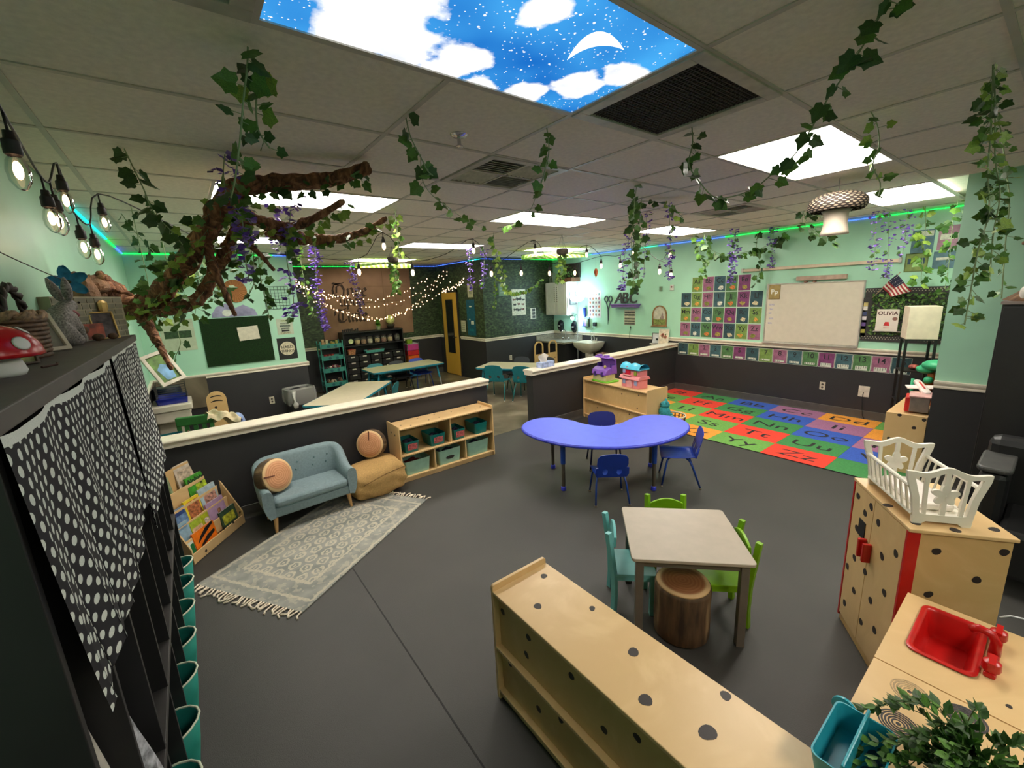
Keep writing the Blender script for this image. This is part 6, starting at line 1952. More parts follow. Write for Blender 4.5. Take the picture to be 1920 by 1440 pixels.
for k, x in enumerate((2.22, 2.29, 2.36)):
    jq = thing('paint_pot', ('first', 'middle', 'last')[k] + ' of three red lidded paint pots on the second trolley tier', 'pot', (x, 9.38, .725), 0, 'red paint pots on the trolley')
    MB().lathe([(.03, 0), (.032, .05), (.032, .09)], 12).obj('pot_body', mat('pale red pot', (176, 120, 112), .4), jq, smooth=40)
    MB().lathe([(.034, .09), (.034, .115), (.01, .118)], 12).obj('lid', mat('red pot lid', (170, 52, 52), .4), jq, smooth=40)
heap('assorted red and white craft pieces on the third tier of the trolley', 2.35, 9.42, .52, [(140, 60, 60), (190, 180, 170), (90, 50, 70)], 26, .03, 'craft_supplies', 'supplies', 3)
heap('brown and white shells and cones on the bottom tier of the trolley', 2.35, 9.42, .22, [(110, 86, 62), (176, 160, 136), (60, 50, 44)], 30, .035, 'natural_treasures', 'supplies', 4)
heap('yellow and beige rolls in the top tray of the trolley', 2.35, 9.42, 1.03, [(186, 164, 90), (160, 130, 96), (70, 120, 110)], 14, .03, 'paper_rolls', 'supplies', 6)
for k, (x, h, c) in enumerate(((2.20, .16, (186, 150, 110)), (2.28, .14, (170, 160, 130)), (2.47, .12, (150, 150, 80)))):
    tag(MB().box(-.025, .025, -.012, .012, 0, h).obj('craft_packet', mat('packet %d' % k, c, .6, n=.2, sc=40), None, (x, 9.36, 1.0), R(10 * k - 8)), ['tan packet standing in the top tray of the trolley', 'beige packet beside the tan one in the top tray of the trolley', 'olive packet at the right of the top trolley tray'][k], 'packet')
# rainbow drawers
t = thing('drawer_cart', 'rainbow drawer cart of pink, red, orange and yellow trays right of the craft shelf', 'drawers', (4.06, 9.42, 0))
for k, (c, z) in enumerate((((196, 62, 134), .70), ((190, 32, 40), .58), ((224, 96, 24), .47), ((206, 176, 26), .33), ((110, 160, 40), .2), ((40, 110, 160), .07))):
    z1 = (.84, .69, .57, .46, .32, .19)[k]
    MB().box(.012, .285, .0, .25, z, z1).obj('drawer', mat('drawer colour %d' % k, c, .4, n=.06), t, bev=.004)
for x in (0, .297):
    for y in (.0, .25):
        MB().cyl((x, y, 0), (x, y, .88), .008, n=8).obj('post', M_chrome, t)
MB().box(0, .297, 0, .25, .845, .855).obj('top_tray', mat('pale tray', (190, 180, 190), .4), t)
tag(MB().prism(rrect(-.07, .07, -.06, .06, .02), 0, .10).obj('lime_tub', mat('lime tub', (120, 150, 30), .5), None, (4.17, 9.54, .8555), bev=.006), 'lime green tub on top of the rainbow drawer cart', 'tub')

# ------------------------------------------------------------------ classroom tables and teal chairs
M_ttop = mat('beige laminate table top', (196, 184, 158), .4, n=.02)
M_tedge = mat('turquoise table edge', (40, 130, 150), .4)
M_tleg = mat('silver table leg', (176, 174, 170), .3, .5)
def class_table(label, loc, rz, L, W_):
    t = thing('classroom_table', label, 'table', loc, rz, 'beige classroom tables')
    MB().prism(rrect(-L / 2 + .008, L / 2 - .008, -W_ / 2 + .008, W_ / 2 - .008, .05), .53, .552).obj('tabletop', M_ttop, t)
    ring_plate(MB(), rrect(-L / 2, L / 2, -W_ / 2, W_ / 2, .055), rrect(-L / 2 + .008, L / 2 - .008, -W_ / 2 + .008, W_ / 2 - .008, .05), .525, .551).obj('edge_band', M_tedge, t)
    MB().box(-L / 2 + .12, L / 2 - .12, -W_ / 2 + .08, W_ / 2 - .08, .49, .53).obj('apron', M_tedge, t)
    for x in (-1, 1):
        for y in (-1, 1):
            g = MB().cyl((x * (L / 2 - .10), y * (W_ / 2 - .09), .25), (x * (L / 2 - .14), y * (W_ / 2 - .11), .53), .02, n=10).obj('leg', M_tedge, t, smooth=40)
            MB().cyl((x * (L / 2 - .065), y * (W_ / 2 - .07), .0), (x * (L / 2 - .10), y * (W_ / 2 - .09), .27), .015, n=10).obj('leg_insert', M_tleg, g, smooth=40)
    return t
T1 = math.atan2(1.23, 1.02)
class_table('beige classroom table set cornerwise just behind the left half wall', (1.86, 6.56, 0), T1, 1.58, .76)
class_table('long beige classroom table in front of the black craft shelf', (3.45, 8.28, 0), 0, 1.53, .74)
T3 = math.atan2(-1.06, .60)
class_table('beige classroom table behind the gap in the half wall', (4.93, 6.36, 0), T3, 1.45, .72)
M_tshell = mat('teal moulded plastic', (6, 112, 124), .36, n=.04)
M_tmetal = mat('teal enamelled leg', (44, 120, 124), .3)
M_dshell = mat('dark navy plastic', (20, 26, 38), .4)
M_dmetal = mat('black enamelled leg', (22, 24, 28), .35)
M_wglide = mat('white nylon glide', (206, 204, 196), .4)
def pl(x, y, th, u, w):  # table-local to world
    return (x + u * math.cos(th) - w * math.sin(th), y + u * math.sin(th) + w * math.cos(th), 0)
school_chair('teal school chair with its back to us at the table in the gap', pl(4.93, 6.36, T3, -.20, -.40), T3, M_tshell, M_tmetal, M_wglide, 1.18)
school_chair('teal school chair partly hidden by the right half wall end', pl(4.93, 6.36, T3, .36, -.40), T3, M_tshell, M_tmetal, M_wglide, 1.18)
school_chair('dark navy school chair across the table in the gap, its left', pl(4.93, 6.36, T3, -.12, .36), T3 + PI, M_dshell, M_dmetal, M_wglide, 1.12)
school_chair('dark school chair across the table in the gap, near its right end', pl(4.93, 6.36, T3, .42, .36), T3 + PI, M_dshell, M_dmetal, M_wglide, 1.12)
school_chair('teal school chair tucked under the left end of the long far table', (2.98, 8.42, 0), PI, M_tshell, M_tmetal, M_wglide, 1.1)
school_chair('dark school chair tucked under the middle of the long far table', (3.44, 8.42, 0), PI, M_dshell, M_dmetal, M_wglide, 1.1)
school_chair('blue school chair tucked under the right end of the long far table', (3.90, 8.42, 0), PI, M_blueshell, M_bluemetal, M_wglide, 1.1)
school_chair('teal school chair tucked under the cornerwise table, facing away', pl(1.86, 6.56, T1, .42, -.34), T1, M_tshell, M_tmetal, M_wglide, 1.05)

# lined bin
t = thing('waste_bin', 'dark rectangular bin lined with a knotted translucent white bag by the left wall', 'bin', (1.26, 7.30, 0), R(12))
tub(MB(), -.19, .19, -.14, .14, 0, .60, .03, .006).obj('bin_body', mat('black bin plastic', (30, 30, 32), .5), t, smooth=40)
M_bag = mat('thin white bag film', (216, 214, 206), .25, n=.02, sc=8, alpha=.30)
def bagf(u, v):
    a = 2 * PI * u
    sg = lambda q: math.copysign(abs(q) ** .35, q)
    x, y = .205 * sg(math.cos(a)), .155 * sg(math.sin(a))
    k = 1 + .05 * math.sin(11 * a + 3 * v) * v + .03 * math.sin(23 * a)
    return x * k * (1 + .06 * math.sin(PI * v)), y * k * (1 + .06 * math.sin(PI * v)), .625 - .24 * v + .02 * math.sin(5 * a) * v
MB().grid(bagf, 60, 8).obj('bag_skirt', M_bag, t, smooth=True)
MB().grid(lambda u, v: ((.185 - .01 * v) * math.copysign(abs(math.cos(2 * PI * u)) ** .35, math.cos(2 * PI * u)), (.135 - .01 * v) * math.copysign(abs(math.sin(2 * PI * u)) ** .35, math.sin(2 * PI * u)), .625 - .3 * v), 40, 4).obj('bag_lining', M_bag, t, smooth=True)
MB().tube([(-.15, -.175, .60), (-.16, -.19, .50), (-.155, -.195, .44), (-.15, -.19, .40), (-.15, -.19, .34)], [.03, .018, .014, .04, .03], 10).obj('bag_knot', mat('bunched bag film', (206, 204, 196), .3, alpha=.75), t, smooth=True)

# ------------------------------------------------------------------ left back corner: sink, dish rack, chair, learning tower
t = thing('utility_sink', 'white sink with a deep basin in the left back corner', 'sink', (XL + .002, 6.60, 0))
M_porc = mat('white porcelain', (204, 196, 178), .25, n=.02)
MB().prism(rrect(0, .41, 0, .56, .03), .68, .76).obj('rim', M_porc, t, bev=.012, smooth=40)
MB().prism([(.02, .02), (.39, .02), (.34, .08), (.34, .5), (.39, .54), (.02, .54)], .54, .68).obj('basin', M_porc, t, bev=.02)
MB().box(.02, .30, .18, .38, 0, .54).obj('pedestal', M_porc, t, bev=.02)
struct(MB().box(XL, .115, YB - .02, YB, .50, .945).obj('trim_12', make_concrete()))
t = thing('dish_rack', 'wire dish rack over a glossy blue tray on the left back sink', 'rack', (XL + .06, 6.68, .762))
tub(MB(), 0, .32, 0, .42, 0, .07, .01, .005).obj('tray', mat('glossy royal blue plastic', (24, 36, 130), .2), t, smooth=40)
M_wire = mat('dark wire', (84, 92, 96), .4, .6)
b = MB()
for k in range(9):
    y = .02 + .38 * k / 8
    b.tube([(.01, y, .05), (.01, y, .22), (.02, y, .24)], .003, 5); b.tube([(.31, y, .05), (.31, y, .24)], .003, 5)
for z in (.06, .09, .12, .15, .18, .21, .24):
    b.tube([(.01, .01, z), (.31, .01, z), (.31, .41, z), (.01, .41, z)], .003, 5, closed=True)
o = b.obj('wires', M_wire, t); o['kind'] = 'stuff'
t = thing('navy_pot', 'round navy blue pot on the far side of the dish rack', 'pot', (XL + .16, 7.28, .50))
MB().lathe([(.10, 0), (.15, .08), (.17, .22), (.165, .34), (.15, .40), (.14, .40)], 24).obj('pot_body', mat('navy enamel pot', (14, 28, 48), .3), t, smooth=40)
struct(MB().box(XL, XL + .33, 7.10, YB - .02, .485, .50).obj('trim_13', M_dark))
t = thing('framed_picture', 'white framed picture of a green hill tilted at the far end of the cubby unit', 'picture', M=facing((-.17, 3.75, 1.53), (.35, -.85, .40), R(16)))
t.scale = (.85, .85, .85)
ring_plate(MB(), [(-.095, -.14), (.095, -.14), (.095, .14), (-.095, .14)], [(-.068, -.112), (.068, -.112), (.068, .112), (-.068, .112)], 0, .018).obj('frame', mat('white wood frame', (214, 206, 186), .5), t, bev=.003)
MB().box(-.07, .07, -.115, .115, .002, .006).obj('picture', mat('green hill print', (86, 120, 52), .5, n=.35, sc=14), t)
MB().prism([(-.03, -.10), (.04, -.10), (.055, .0), (.0, .04), (-.045, .0)], .006, .007).obj('sky_patch', mat('blue sky print', (120, 170, 206), .5, n=.15), t)
# green folding chair with a cloth thrown over it
t = thing('green_chair', 'green slatted childs chair behind the left half wall', 'chair', (-.09, 5.75, 0), R(-12))
M_gch = mat('green painted chair', (52, 112, 52), .45, n=.08)
for x in (-.15, .15):
    MB().box(x - .018, x + .018, -.02, .02, 0, .74).obj('back_post', M_gch, t, bev=.004)
    MB().box(x - .018, x + .018, .27, .31, 0, .36).obj('leg', M_gch, t, bev=.004)
MB().box(-.17, .17, -.025, .025, .66, .76).obj('back_rail', M_gch, t, bev=.012)
MB().box(-.17, .17, -.015, .015, .42, .47).obj('back_rail', M_gch, t, bev=.006)
for x in (-.08, 0, .08):
    MB().box(x - .02, x + .02, -.01, .01, .46, .67).obj('slat', M_gch, t)
MB().box(-.17, .17, -.01, .32, .35, .375).obj('seat', M_gch, t, bev=.006)
M_cl = mat('cream crumpled cloth', (206, 190, 156), .9, n=.06, sc=30)
def clothf(u, v):
    x = .0 + .30 * u
    return (.02 + x + .02 * math.sin(9 * v), 5.72 - .09 + .22 * v + .02 * math.sin(11 * u), .775 - .10 * abs(2 * v - .8) ** 2 - .16 * max(0, u - .35) ** 1.2 + .02 * math.sin(14 * u + 8 * v) + .012 * math.sin(23 * v - 7 * u))
tag(MB().grid(clothf, 28, 20).obj('draped_cloth', M_cl, smooth=True), 'crumpled cream cloth thrown over the green chair', 'cloth')
t = thing('wash_tub', 'teal plastic tub by the left back sink', 'tub', (-.33, 5.55, .42))
tub(MB(), -.12, .12, -.10, .10, 0, .22, .02, .005).obj('tub_body', mat('deep teal plastic', (10, 96, 100), .4, n=.2), t, smooth=40)
MB().cyl((0, 0, -.42), (0, 0, .004), .05, .07, 12).obj('stand', M_greyedge, t)
tag(MB().tube([(-.16, 5.50, .66), (-.10, 5.56, .45), (-.02, 5.62, .10), (0.0, 5.64, .0)], .011, 8).obj('broom_handle', mat('brown broom stick', (92, 60, 36), .5), None, smooth=True), 'brown stick leaning between the teal tub and the green chair', 'stick')
t = thing('step_trash_can', 'blue and white domed canister behind the half wall beside the birch tower', 'bin', (.335, 6.30, 0))
MB().lathe([(.075, 0), (.08, .02), (.08, .42), (.08, .425)], 20).obj('body', mat('mid blue plastic', (52, 108, 150), .4, n=.03), t, smooth=40)
MB().lathe([(.083, .425), (.083, .45), (.08, .455)], 20).obj('band', mat('white plastic band', (206, 206, 206), .4), t, smooth=40)
MB().lathe([(.08, .455), (.078, .50), (.06, .56), (.03, .59), (.005, .598)], 20).obj('dome_lid', mat('pale blue plastic', (140, 160, 206), .4, n=.03), t, smooth=40)
MB().box(-.045, .045, -.086, -.06, .50, .525).obj('flap', mat('navy flap', (26, 36, 96), .4), t, bev=.005)
def learning_tower(label, loc, rz, W_, H_, dots=True):
    t = thing('learning_tower', label, 'step stool', loc, rz)
    def side(x):
        w, h = .115, H_
        out = [(-w, 0), (w, 0)] + [(w * math.cos(PI * i / 16), h - w + w * math.sin(PI * i / 16)) for i in range(17)]
        inn = [(-w + .028, h - .26), (w - .028, h - .26)] + [((w - .028) * math.cos(PI * i / 16), h - w + (w - .028) * math.sin(PI * i / 16)) for i in range(17)]
        b = MB()
        Mx = Matrix(((1, 0, 0, x), (0, 0, 1, 0), (0, 1, 0, 0), (0, 0, 0, 1)))
        ring_plate(b, out, inn, -.011, .011, Mx)
        b.prism([(-w + .027, .0), (w - .027, 0), (w - .027, h - .26), (-w + .027, h - .26)], -.0112, .0112, 0, Mx)
        return b
    side(0).obj('arched_side', M_birch2, t)
    side(W_).obj('arched_side', M_birch2, t)
    MB().box(.10, W_ - .10, .0, .02, .0, H_ - .28).obj('front_panel', M_birch2, t)
    MB().box(-.06, W_ + .06, .011, .30, .30, .32).box(-.06, W_ + .06, .011, .42, .14, .16).obj('step', M_birch, t)
    for k, (x, z) in enumerate(((-.03, .5), (.04, .4), (.06, .58), (W_ - .03, .45), (W_ + .05, .55), (.18, .5))):
        spot(t, (x, -.0116, min(z, H_ - .3)), .012, '-y', k)
    return t
learning_tower('birch step tower with two arched handle holes near the right hand sinks', (5.675, 6.55, 0), R(-3), .37, .925)
t = thing('tower_panel', 'tall birch panel with rounded top and two crescent hand holes by the left back sink', 'step stool', M=onY(6.95, .17, 0))
w, h = .115, .80
MB().prism([(-w, 0), (w, 0)] + [(w * math.cos(PI * i / 16), h - w + w * math.sin(PI * i / 16)) for i in range(17)], -.011, .011).obj('panel', M_birch2, t, bev=.003)
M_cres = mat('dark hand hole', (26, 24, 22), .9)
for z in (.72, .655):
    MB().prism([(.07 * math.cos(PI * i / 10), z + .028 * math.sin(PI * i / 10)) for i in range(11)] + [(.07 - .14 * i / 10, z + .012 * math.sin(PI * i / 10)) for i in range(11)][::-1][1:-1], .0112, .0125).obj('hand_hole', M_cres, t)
for k, (x, z) in enumerate(((.05, .42), (-.02, .58), (-.06, .3))): 
    q = put('spot', spot_mesh(k), None, t); q.matrix_basis = Matrix.Translation((x, z, .0112)) @ Matrix.Diagonal((.017, .017, .03, 1))
MB().box(-.115, .115, .05, .07, -.30, -.012).box(-.115, .115, .28, .3, -.30, -.012).obj('step', M_birch2, t)

# ------------------------------------------------------------------ left back wall: grass board and signs
t = thing('grass_board', 'dark green artificial grass pin board on the far left wall', 'board', M=onY(YB - .002, .60, 1.415))
M_turf = mat('dark turf', (16, 46, 8), .95, n=.4, sc=120, bump=.8)
MB().box(-.435, .435, -.345, .345, 0, .02).obj('turf_panel', M_turf, t)
tf = MB(); rs = random.Random(7)
for k in range(2600):
    x, y = rs.uniform(-.43, .43), rs.uniform(-.34, .34)
    dx, dy = rs.uniform(-.008, .008), rs.uniform(-.008, .008)
    tf.add([(x - .0025, y, .019), (x + .0025, y, .019), (x + dx, y + dy, .032)], [(0, 1, 2)])
tf.obj('turf_blades', mat('turf blades', (22, 58, 12), .9, n=.3), t)['kind'] = 'stuff'
tag(MB().box(-.135, .135, -.10, .10, 0, .002).obj('notice_sheet', mat('sheet of paper', (198, 192, 170), .7, n=.05, sc=20), None, M=onY(YB - .036, .74, 1.515) @ Matrix.Rotation(R(3), 4, 'Z')), 'sheet of cream paper pinned on the grass board', 'paper')
t = poster('pale motivational sign with blocks of grey lettering above the round moon sign', onY(YB - .002, 1.25, 1.57), .23, .25, mat('sign pale', (180, 190, 166), .6, n=.04), None, name='wall_sign', cat='sign')
for k, (y, w, c) in enumerate(((.09, .10, (140, 150, 110)), (.05, .13, (120, 128, 110)), (.01, .15, (84, 96, 86)), (-.03, .12, (96, 100, 90)), (-.065, .11, (30, 30, 30)), (-.10, .15, (150, 150, 120)))):
    MB().box(-w / 2, w / 2, y - .013, y + .013, .002, .003).obj('printed_band', mat('sign block %d' % k, c, .6, n=.3, sc=80), t)
t = poster('black square sign with a cream moon reading HARD THINGS', onY(YB - .002, 1.237, 1.222), .27, .34, mat('sign black', (26, 27, 24), .6, n=.1), None, name='wall_sign', cat='sign')
MB().prism(disc_pts(.108, 36, .108), .002, .003).obj('moon_print', mat('cream moon print', (200, 190, 160), .6, n=.12, sc=25), t)
letter(t, 'HARD', .062, 0, .022, .0035, M_ink, bold=.001)
letter(t, 'THINGS', .055, 0, -.04, .0035, M_ink, bold=.001)
t = thing('paper_fan', 'round tan paper fan on the far left wall above the grass board', 'decoration', M=onY(YB - .004, .66, 2.14))
vs = [(0, 0, .02)]
for k in range(48):
    a = 2 * PI * k / 48; vs.append((.155 * math.cos(a), .165 * math.sin(a), .004 + .014 * (k % 2)))
MB().add(vs, [(0, 1 + k, 1 + (k + 1) % 48) for k in range(48)]).obj('folded_paper', mat('tan fan paper', (166, 112, 66), .8, n=.05), t)
t = thing('paper_mountain', 'lilac and blue painted paper mound just above the grass board', 'decoration', M=onY(YB - .004, .615, 1.77))
MB().prism([(-.29, 0), (.29, 0), (.26, .09), (.12, .17), (.02, .13), (-.1, .2), (-.22, .15), (-.28, .06)], 0, .004).obj('paper', mat('lilac painted paper', (136, 134, 160), .8, n=.2, sc=6), t)
MB().prism(disc_pts(.05, 14, .06), .004, .006, 0, Matrix.Translation((-.1, .06, 0))).obj('white_swirl', mat('white paint', (196, 200, 190), .7), t)
t = thing('wire_grid', 'black wire grid panel on the far left wall near its corner', 'rack', M=onY(YB - .012, 1.20, 2.02))
b = MB()
for k in range(8):
    b.tube([(-.17 + .34 * k / 7, -.17, 0), (-.17 + .34 * k / 7, .17, 0)], .003, 5); b.tube([(-.17, -.17 + .34 * k / 7, 0), (.17, -.17 + .34 * k / 7, 0)], .003, 5)
b.obj('wires', mat('black wire', (50, 66, 60), .5), t)['kind'] = 'stuff'
t = thing('notice_poster', 'pale poster with a dark green band at the left end of the far left wall', 'poster', M=onY(YB - .002, -.10, 1.56))
MB().box(-.19, .19, -.22, .22, 0, .002).obj('sheet', mat('pale poster paper', (176, 186, 158), .7, n=.05), t)
MB().box(-.15, .15, -.04, .06, .002, .003).obj('printed_band', mat('dark green print', (40, 66, 36), .7, n=.3, sc=30), t)

# ------------------------------------------------------------------ foliage wall papers
poster('tall white chart of dark butterflies on the leafy wallpaper', onY(YF - .002, 6.10, 1.71), .40, .58, M_pw, None, extra=lambda t: [
    MB().prism([(0, .01), (.04 * s_, .035 * s_), (.055 * s_, .0), (.03 * s_, -.03 * s_), (0, -.012), (-.03 * s_, -.03 * s_), (-.055 * s_, 0), (-.04 * s_, .035 * s_)], .003, .004, 0, Matrix.Translation((x, y, 0))).obj('printed_butterfly', mat('butterfly ink %d' % (k % 2), [(44, 46, 48), (110, 70, 62)][k % 2], .6), t)
    for k, (x, y, s_) in enumerate(((0, .07, 1.5), (-.13, .06, .9), (.13, .05, .9), (0, -.04, .8), (-.12, -.05, .8), (.12, -.05, .8), (-.11, -.16, .9), (.11, -.16, .9), (0, -.17, 1.1), (0, .2, 1.1), (-.12, .19, 1.), (.12, .19, 1.)))])
poster('faint green paper high on the leafy wallpaper left of the butterfly chart', onY(YF - .002, 5.66, 2.0), .21, .26, mat('grey green paper', (112, 138, 116), .6, n=.05), None, extra=several(*[band(-.07, .07, y - .01, y + .01, mat('soft white print', (150, 172, 150), .6)) for y in (.06, .0, -.06)]))
poster('strip of three small black and white pictures beside the white wall cabinet', onY(YF - .002, 6.52, 1.43), .17, .25, M_pw, None, extra=several(*[band(-.03, .06, y - .03, y + .03, mat('photo dark', (60, 64, 62), .5, n=.5, sc=60), 'photo') for y in (.08, 0, -.08)]))
t = thing('doorway_chart', 'long teal hanging chart with white patches beside the back door', 'chart', M=onX(XD - .002, 8.22, 1.42))
MB().box(-.17, .17, -.40, .40, 0, .004).obj('chart_body', mat('deep teal chart', (14, 84, 104), .6, n=.1), t)
for k, (x, y, w, h) in enumerate(((0, .25, .10, .03), (.05, -.11, .12, .08), (-.06, -.04, .05, .03), (.0, -.28, .2, .05))):
    MB().box(x - w / 2, x + w / 2, y - h / 2, y + h / 2, .004, .005).obj('white_patch', M_pw if k < 3 else mat('teal patch', (10, 104, 120), .6), t)
poster('cream paper notice hung above the teal chart by the back door', onX(XD - .002, 8.19, 2.0), .22, .26, mat('cream notice', (186, 182, 156), .6, n=.05), None, extra=band(-.05, .06, -.06, .08, mat('grey notice print', (140, 140, 120), .6, n=.3, sc=60)))
poster('small cream paper notice between the back door and the teal chart', onX(XD - .002, 8.58, 1.22), .20, .26, mat('cream notice', (186, 182, 156)), None, extra=several(*[band(-.07, .07, y - .012, y + .012, mat('grey notice print', (140, 140, 120))) for y in (.07, .02, -.03, -.08)]))
outlet('small white wall plate low on the leafy wall behind the table in the gap', onY(YF - .001, 5.80, .47))

# ------------------------------------------------------------------ right back corner: cabinet, counter, sinks, lamps
t = thing('wall_cabinet', 'white two door wall cabinet in the far right corner', 'cabinet', (XW - .001, 7.25, 1.37))
M_cab = mat('white cabinet paint', (206, 204, 196), .35, n=.02)
MB().box(-.31, 0, -.345, .36, 0, .735).obj('carcass', M_cab, t, bev=.003)
for y0, y1 in ((-.335, .002), (.012, .35)):
    q = MB().box(-.33, -.311, y0, y1, .01, .725).obj('door', M_cab, t, bev=.003)
    ring_plate(MB(), [(y0 + .05, .06), (y1 - .05, .06), (y1 - .05, .675), (y0 + .05, .675)], [(y0 + .065, .075), (y1 - .065, .075), (y1 - .065, .66), (y0 + .065, .66)], .329, .335, Matrix(((0, 0, -1, 0), (1, 0, 0, 0), (0, 1, 0, 0), (0, 0, 0, 1)))).obj('door_moulding', M_cab, q)
q = MB()
for k in range(8):
    for sx in (-1, 1):
        q.box(-.3345, -.3325, .007 + sx * .04 - .012, .007 + sx * .04 + .012, .30 + .045 * k, .325 + .045 * k)
q.obj('decal_words', mat('grey decal letters', (128, 124, 112), .6), t)
t = thing('framed_sheet', 'dark framed white notice on the lit side of the wall cabinet', 'picture', M=onY(6.905, 7.05, 1.74))
ring_plate(MB(), [(-.10, -.14), (.10, -.14), (.10, .14), (-.10, .14)], [(-.088, -.128), (.088, -.128), (.088, .128), (-.088, .128)], 0, .012).obj('frame', mat('slate frame', (70, 92, 110), .5), t)
MB().box(-.09, .09, -.13, .13, 0, .004).obj('sheet', mat('white notice sheet', (206, 212, 216), .6, n=.06, sc=25), t)
t = thing('plant_crate', 'dark wooden crate of trailing greenery on top of the wall cabinet', 'planter', (7.02, 7.0, 2.106))
MB().box(-.14, .14, -.22, .22, 0, .09).obj('crate', mat('rusty crate wood', (108, 68, 44), .7, n=.2, sc=20), t)
MB().box(.10, .14, -.24, .24, .09, .40).obj('dark_backing', mat('dark foliage board', (40, 34, 24), .8, n=.4, sc=20), t)
f = MB(); rs = random.Random(9)
for k in range(70):
    p = Vector((rs.uniform(-.14, .1), rs.uniform(-.2, .2), .08 + rs.uniform(0, .25))); l = rs.uniform(.03, .05); a = rs.uniform(0, 6.28)
    f.add([p, p + Vector((l * .4 * math.cos(a), l * .4 * math.sin(a), l * .5)), p + Vector((0, 0, l)), p + Vector((-l * .4 * math.cos(a), -l * .4 * math.sin(a), l * .5))], [(0, 1, 2, 3)])
f.obj('greenery', M_h2, t)['kind'] = 'stuff'
t = thing('bird_cage', 'small grey ornamental cage on the left end of the wall cabinet', 'ornament', (7.0, 7.46, 2.106))
b = MB()
for k in range(12):
    a = 2 * PI * k / 12
    b.tube([(.10 * math.cos(a), .10 * math.sin(a), 0), (.10 * math.cos(a), .10 * math.sin(a), .10), (.07 * math.cos(a), .07 * math.sin(a), .18), (0, 0, .24)], .006, 5)
b.obj('bars', mat('weathered grey metal', (140, 146, 130), .6), t); MB().prism(disc_pts(.11, 18), 0, .014).obj('cage_base', mat('weathered grey metal', (140, 146, 130)), t)
t = thing('sink_counter', 'dark cabinet with a speckled stone worktop and sink under the wall cabinet', 'counter', (0, 0, 0))
M_stone = mat('speckled stone laminate', (138, 132, 118), .35, n=.2, sc=70)
MB().box(6.58, XW - .002, 6.74, YF - .002, .755, .795).obj('worktop', M_stone, t, bev=.004)
MB().box(6.58, XW - .02, YF - .022, YF - .002, .795, .90).box(XW - .022, XW - .002, 6.74, YF - .022, .795, .90).obj('splashback', M_stone, t)
MB().box(6.66, XW - .002, 6.78, YF - .02, .0, .755).obj('cabinet', mat('near black cabinet', (30, 29, 30), .5, n=.1), t)
fa = MB().tube([(7.05, 7.15, .795), (7.05, 7.15, .98), (7.0, 7.15, 1.03), (6.93, 7.15, 1.01), (6.91, 7.15, .95)], .012, 8)
for y in (7.05, 7.25): fa.cyl((7.05, y, .795), (7.05, y, .85), .018, n=8)
fa.obj('tap', M_chrome, t, smooth=True)
for k, (y, z, lb) in enumerate(((7.41, 1.10, 'black oval soap dispenser left of the hidden wall strip under the cabinet'), (6.96, 1.09, 'black oval towel dispenser under the cabinet beside the bright lamp'))):
    t = thing('wall_dispenser', lb, 'dispenser', M=onX(XW - .001, y, z))
    MB().lathe([(.02, .0), (.075, .002), (.08, .05), (.06, .09), (.01, .10)], 20, M=Matrix.Diagonal((1, 1.75, 1, 1))).obj('housing', mat('glossy black plastic', (16, 16, 20), .2), t, smooth=40)
    MB().box(-.03, .03, -.01, .01, .095, .102).obj('label', M_pw, t)
t = thing('pedestal_sink', 'white pedestal wash basin on the mint wall by the right half wall', 'sink', (XW - .001, 6.34, 0))
def basin(u, v):
    a = 2 * PI * u
    sg = lambda q, e: math.copysign(abs(q) ** e, q)
    return None
lp = [(.30, .80), (.31, .81), (.30, .82), (.28, .815), (.26, .77), (.15, .70), (.02, .69)]
vs, fs = [], []
loops = [(.10, .12, .56), (.16, .20, .62), (.22, .275, .70), (.235, .295, .775), (.235, .295, .80), (.215, .275, .803), (.19, .24, .78), (.14, .18, .72), (.02, .03, .70)]
for hx, hy, z in loops:
    vs += [(-.24 + x * 1.0 + (.02 if z < .7 and hx < .2 else 0), y, z) for x, y in rrect(-hx, hx, -hy, hy, min(hx, hy) * .35, 4)]
n = len(vs) // len(loops)
for k in range(len(loops) - 1):
    fs += [(k * n + i, k * n + (i + 1) % n, (k + 1) * n + (i + 1) % n, (k + 1) * n + i) for i in range(n)]
fs += [tuple(range(n - 1, -1, -1)), tuple(range((len(loops) - 1) * n, len(loops) * n))]
MB().add(vs, fs).obj('basin', M_porc, t, smooth=40)
MB().lathe([(.12, 0), (.10, .05), (.085, .3), (.09, .56), (.1, .6)], 16, c=(-.22, 0, 0)).obj('pedestal', M_porc, t, smooth=True)
fa = MB()
for y in (-.07, .07): fa.cyl((-.06, y, .80), (-.06, y, .87), .016, n=8).box(-.09, -.03, y - .008, y + .008, .865, .88)
fa.tube([(-.06, 0, .80), (-.06, 0, .88), (-.10, 0, .92), (-.16, 0, .91)], .014, 8)
fa.obj('tap', mat('white chrome', (206, 206, 200), .2, .6), t, smooth=40)
t = thing('torchiere_lamp', 'tall thin floor lamp with a glowing white bowl by the wall cabinet', 'lamp', (6.93, 6.655, 0))
MB().lathe([(.12, 0), (.12, .02), (.02, .035)], 20).obj('base', mat('pale lamp metal', (186, 190, 196), .4, .3), t, smooth=40)
MB().cyl((0, 0, .03), (0, 0, 1.66), .012, n=10).obj('pole', mat('pale lamp metal', (186, 190, 196)), t, smooth=True)
MB().lathe([(.02, 1.655), (.08, 1.665), (.14, 1.71), (.17, 1.78), (.165, 1.78), (.13, 1.715), (.02, 1.67)], 24).obj('glass_bowl', emit_mat('glowing bowl glass', (240, 246, 255), 3.5), t, smooth=True)
ld = bpy.data.lights.new('torchiere_bulb', 'POINT'); ld.energy = 26; ld.color = (.55, .82, 1.0); ld.shadow_soft_size = .06
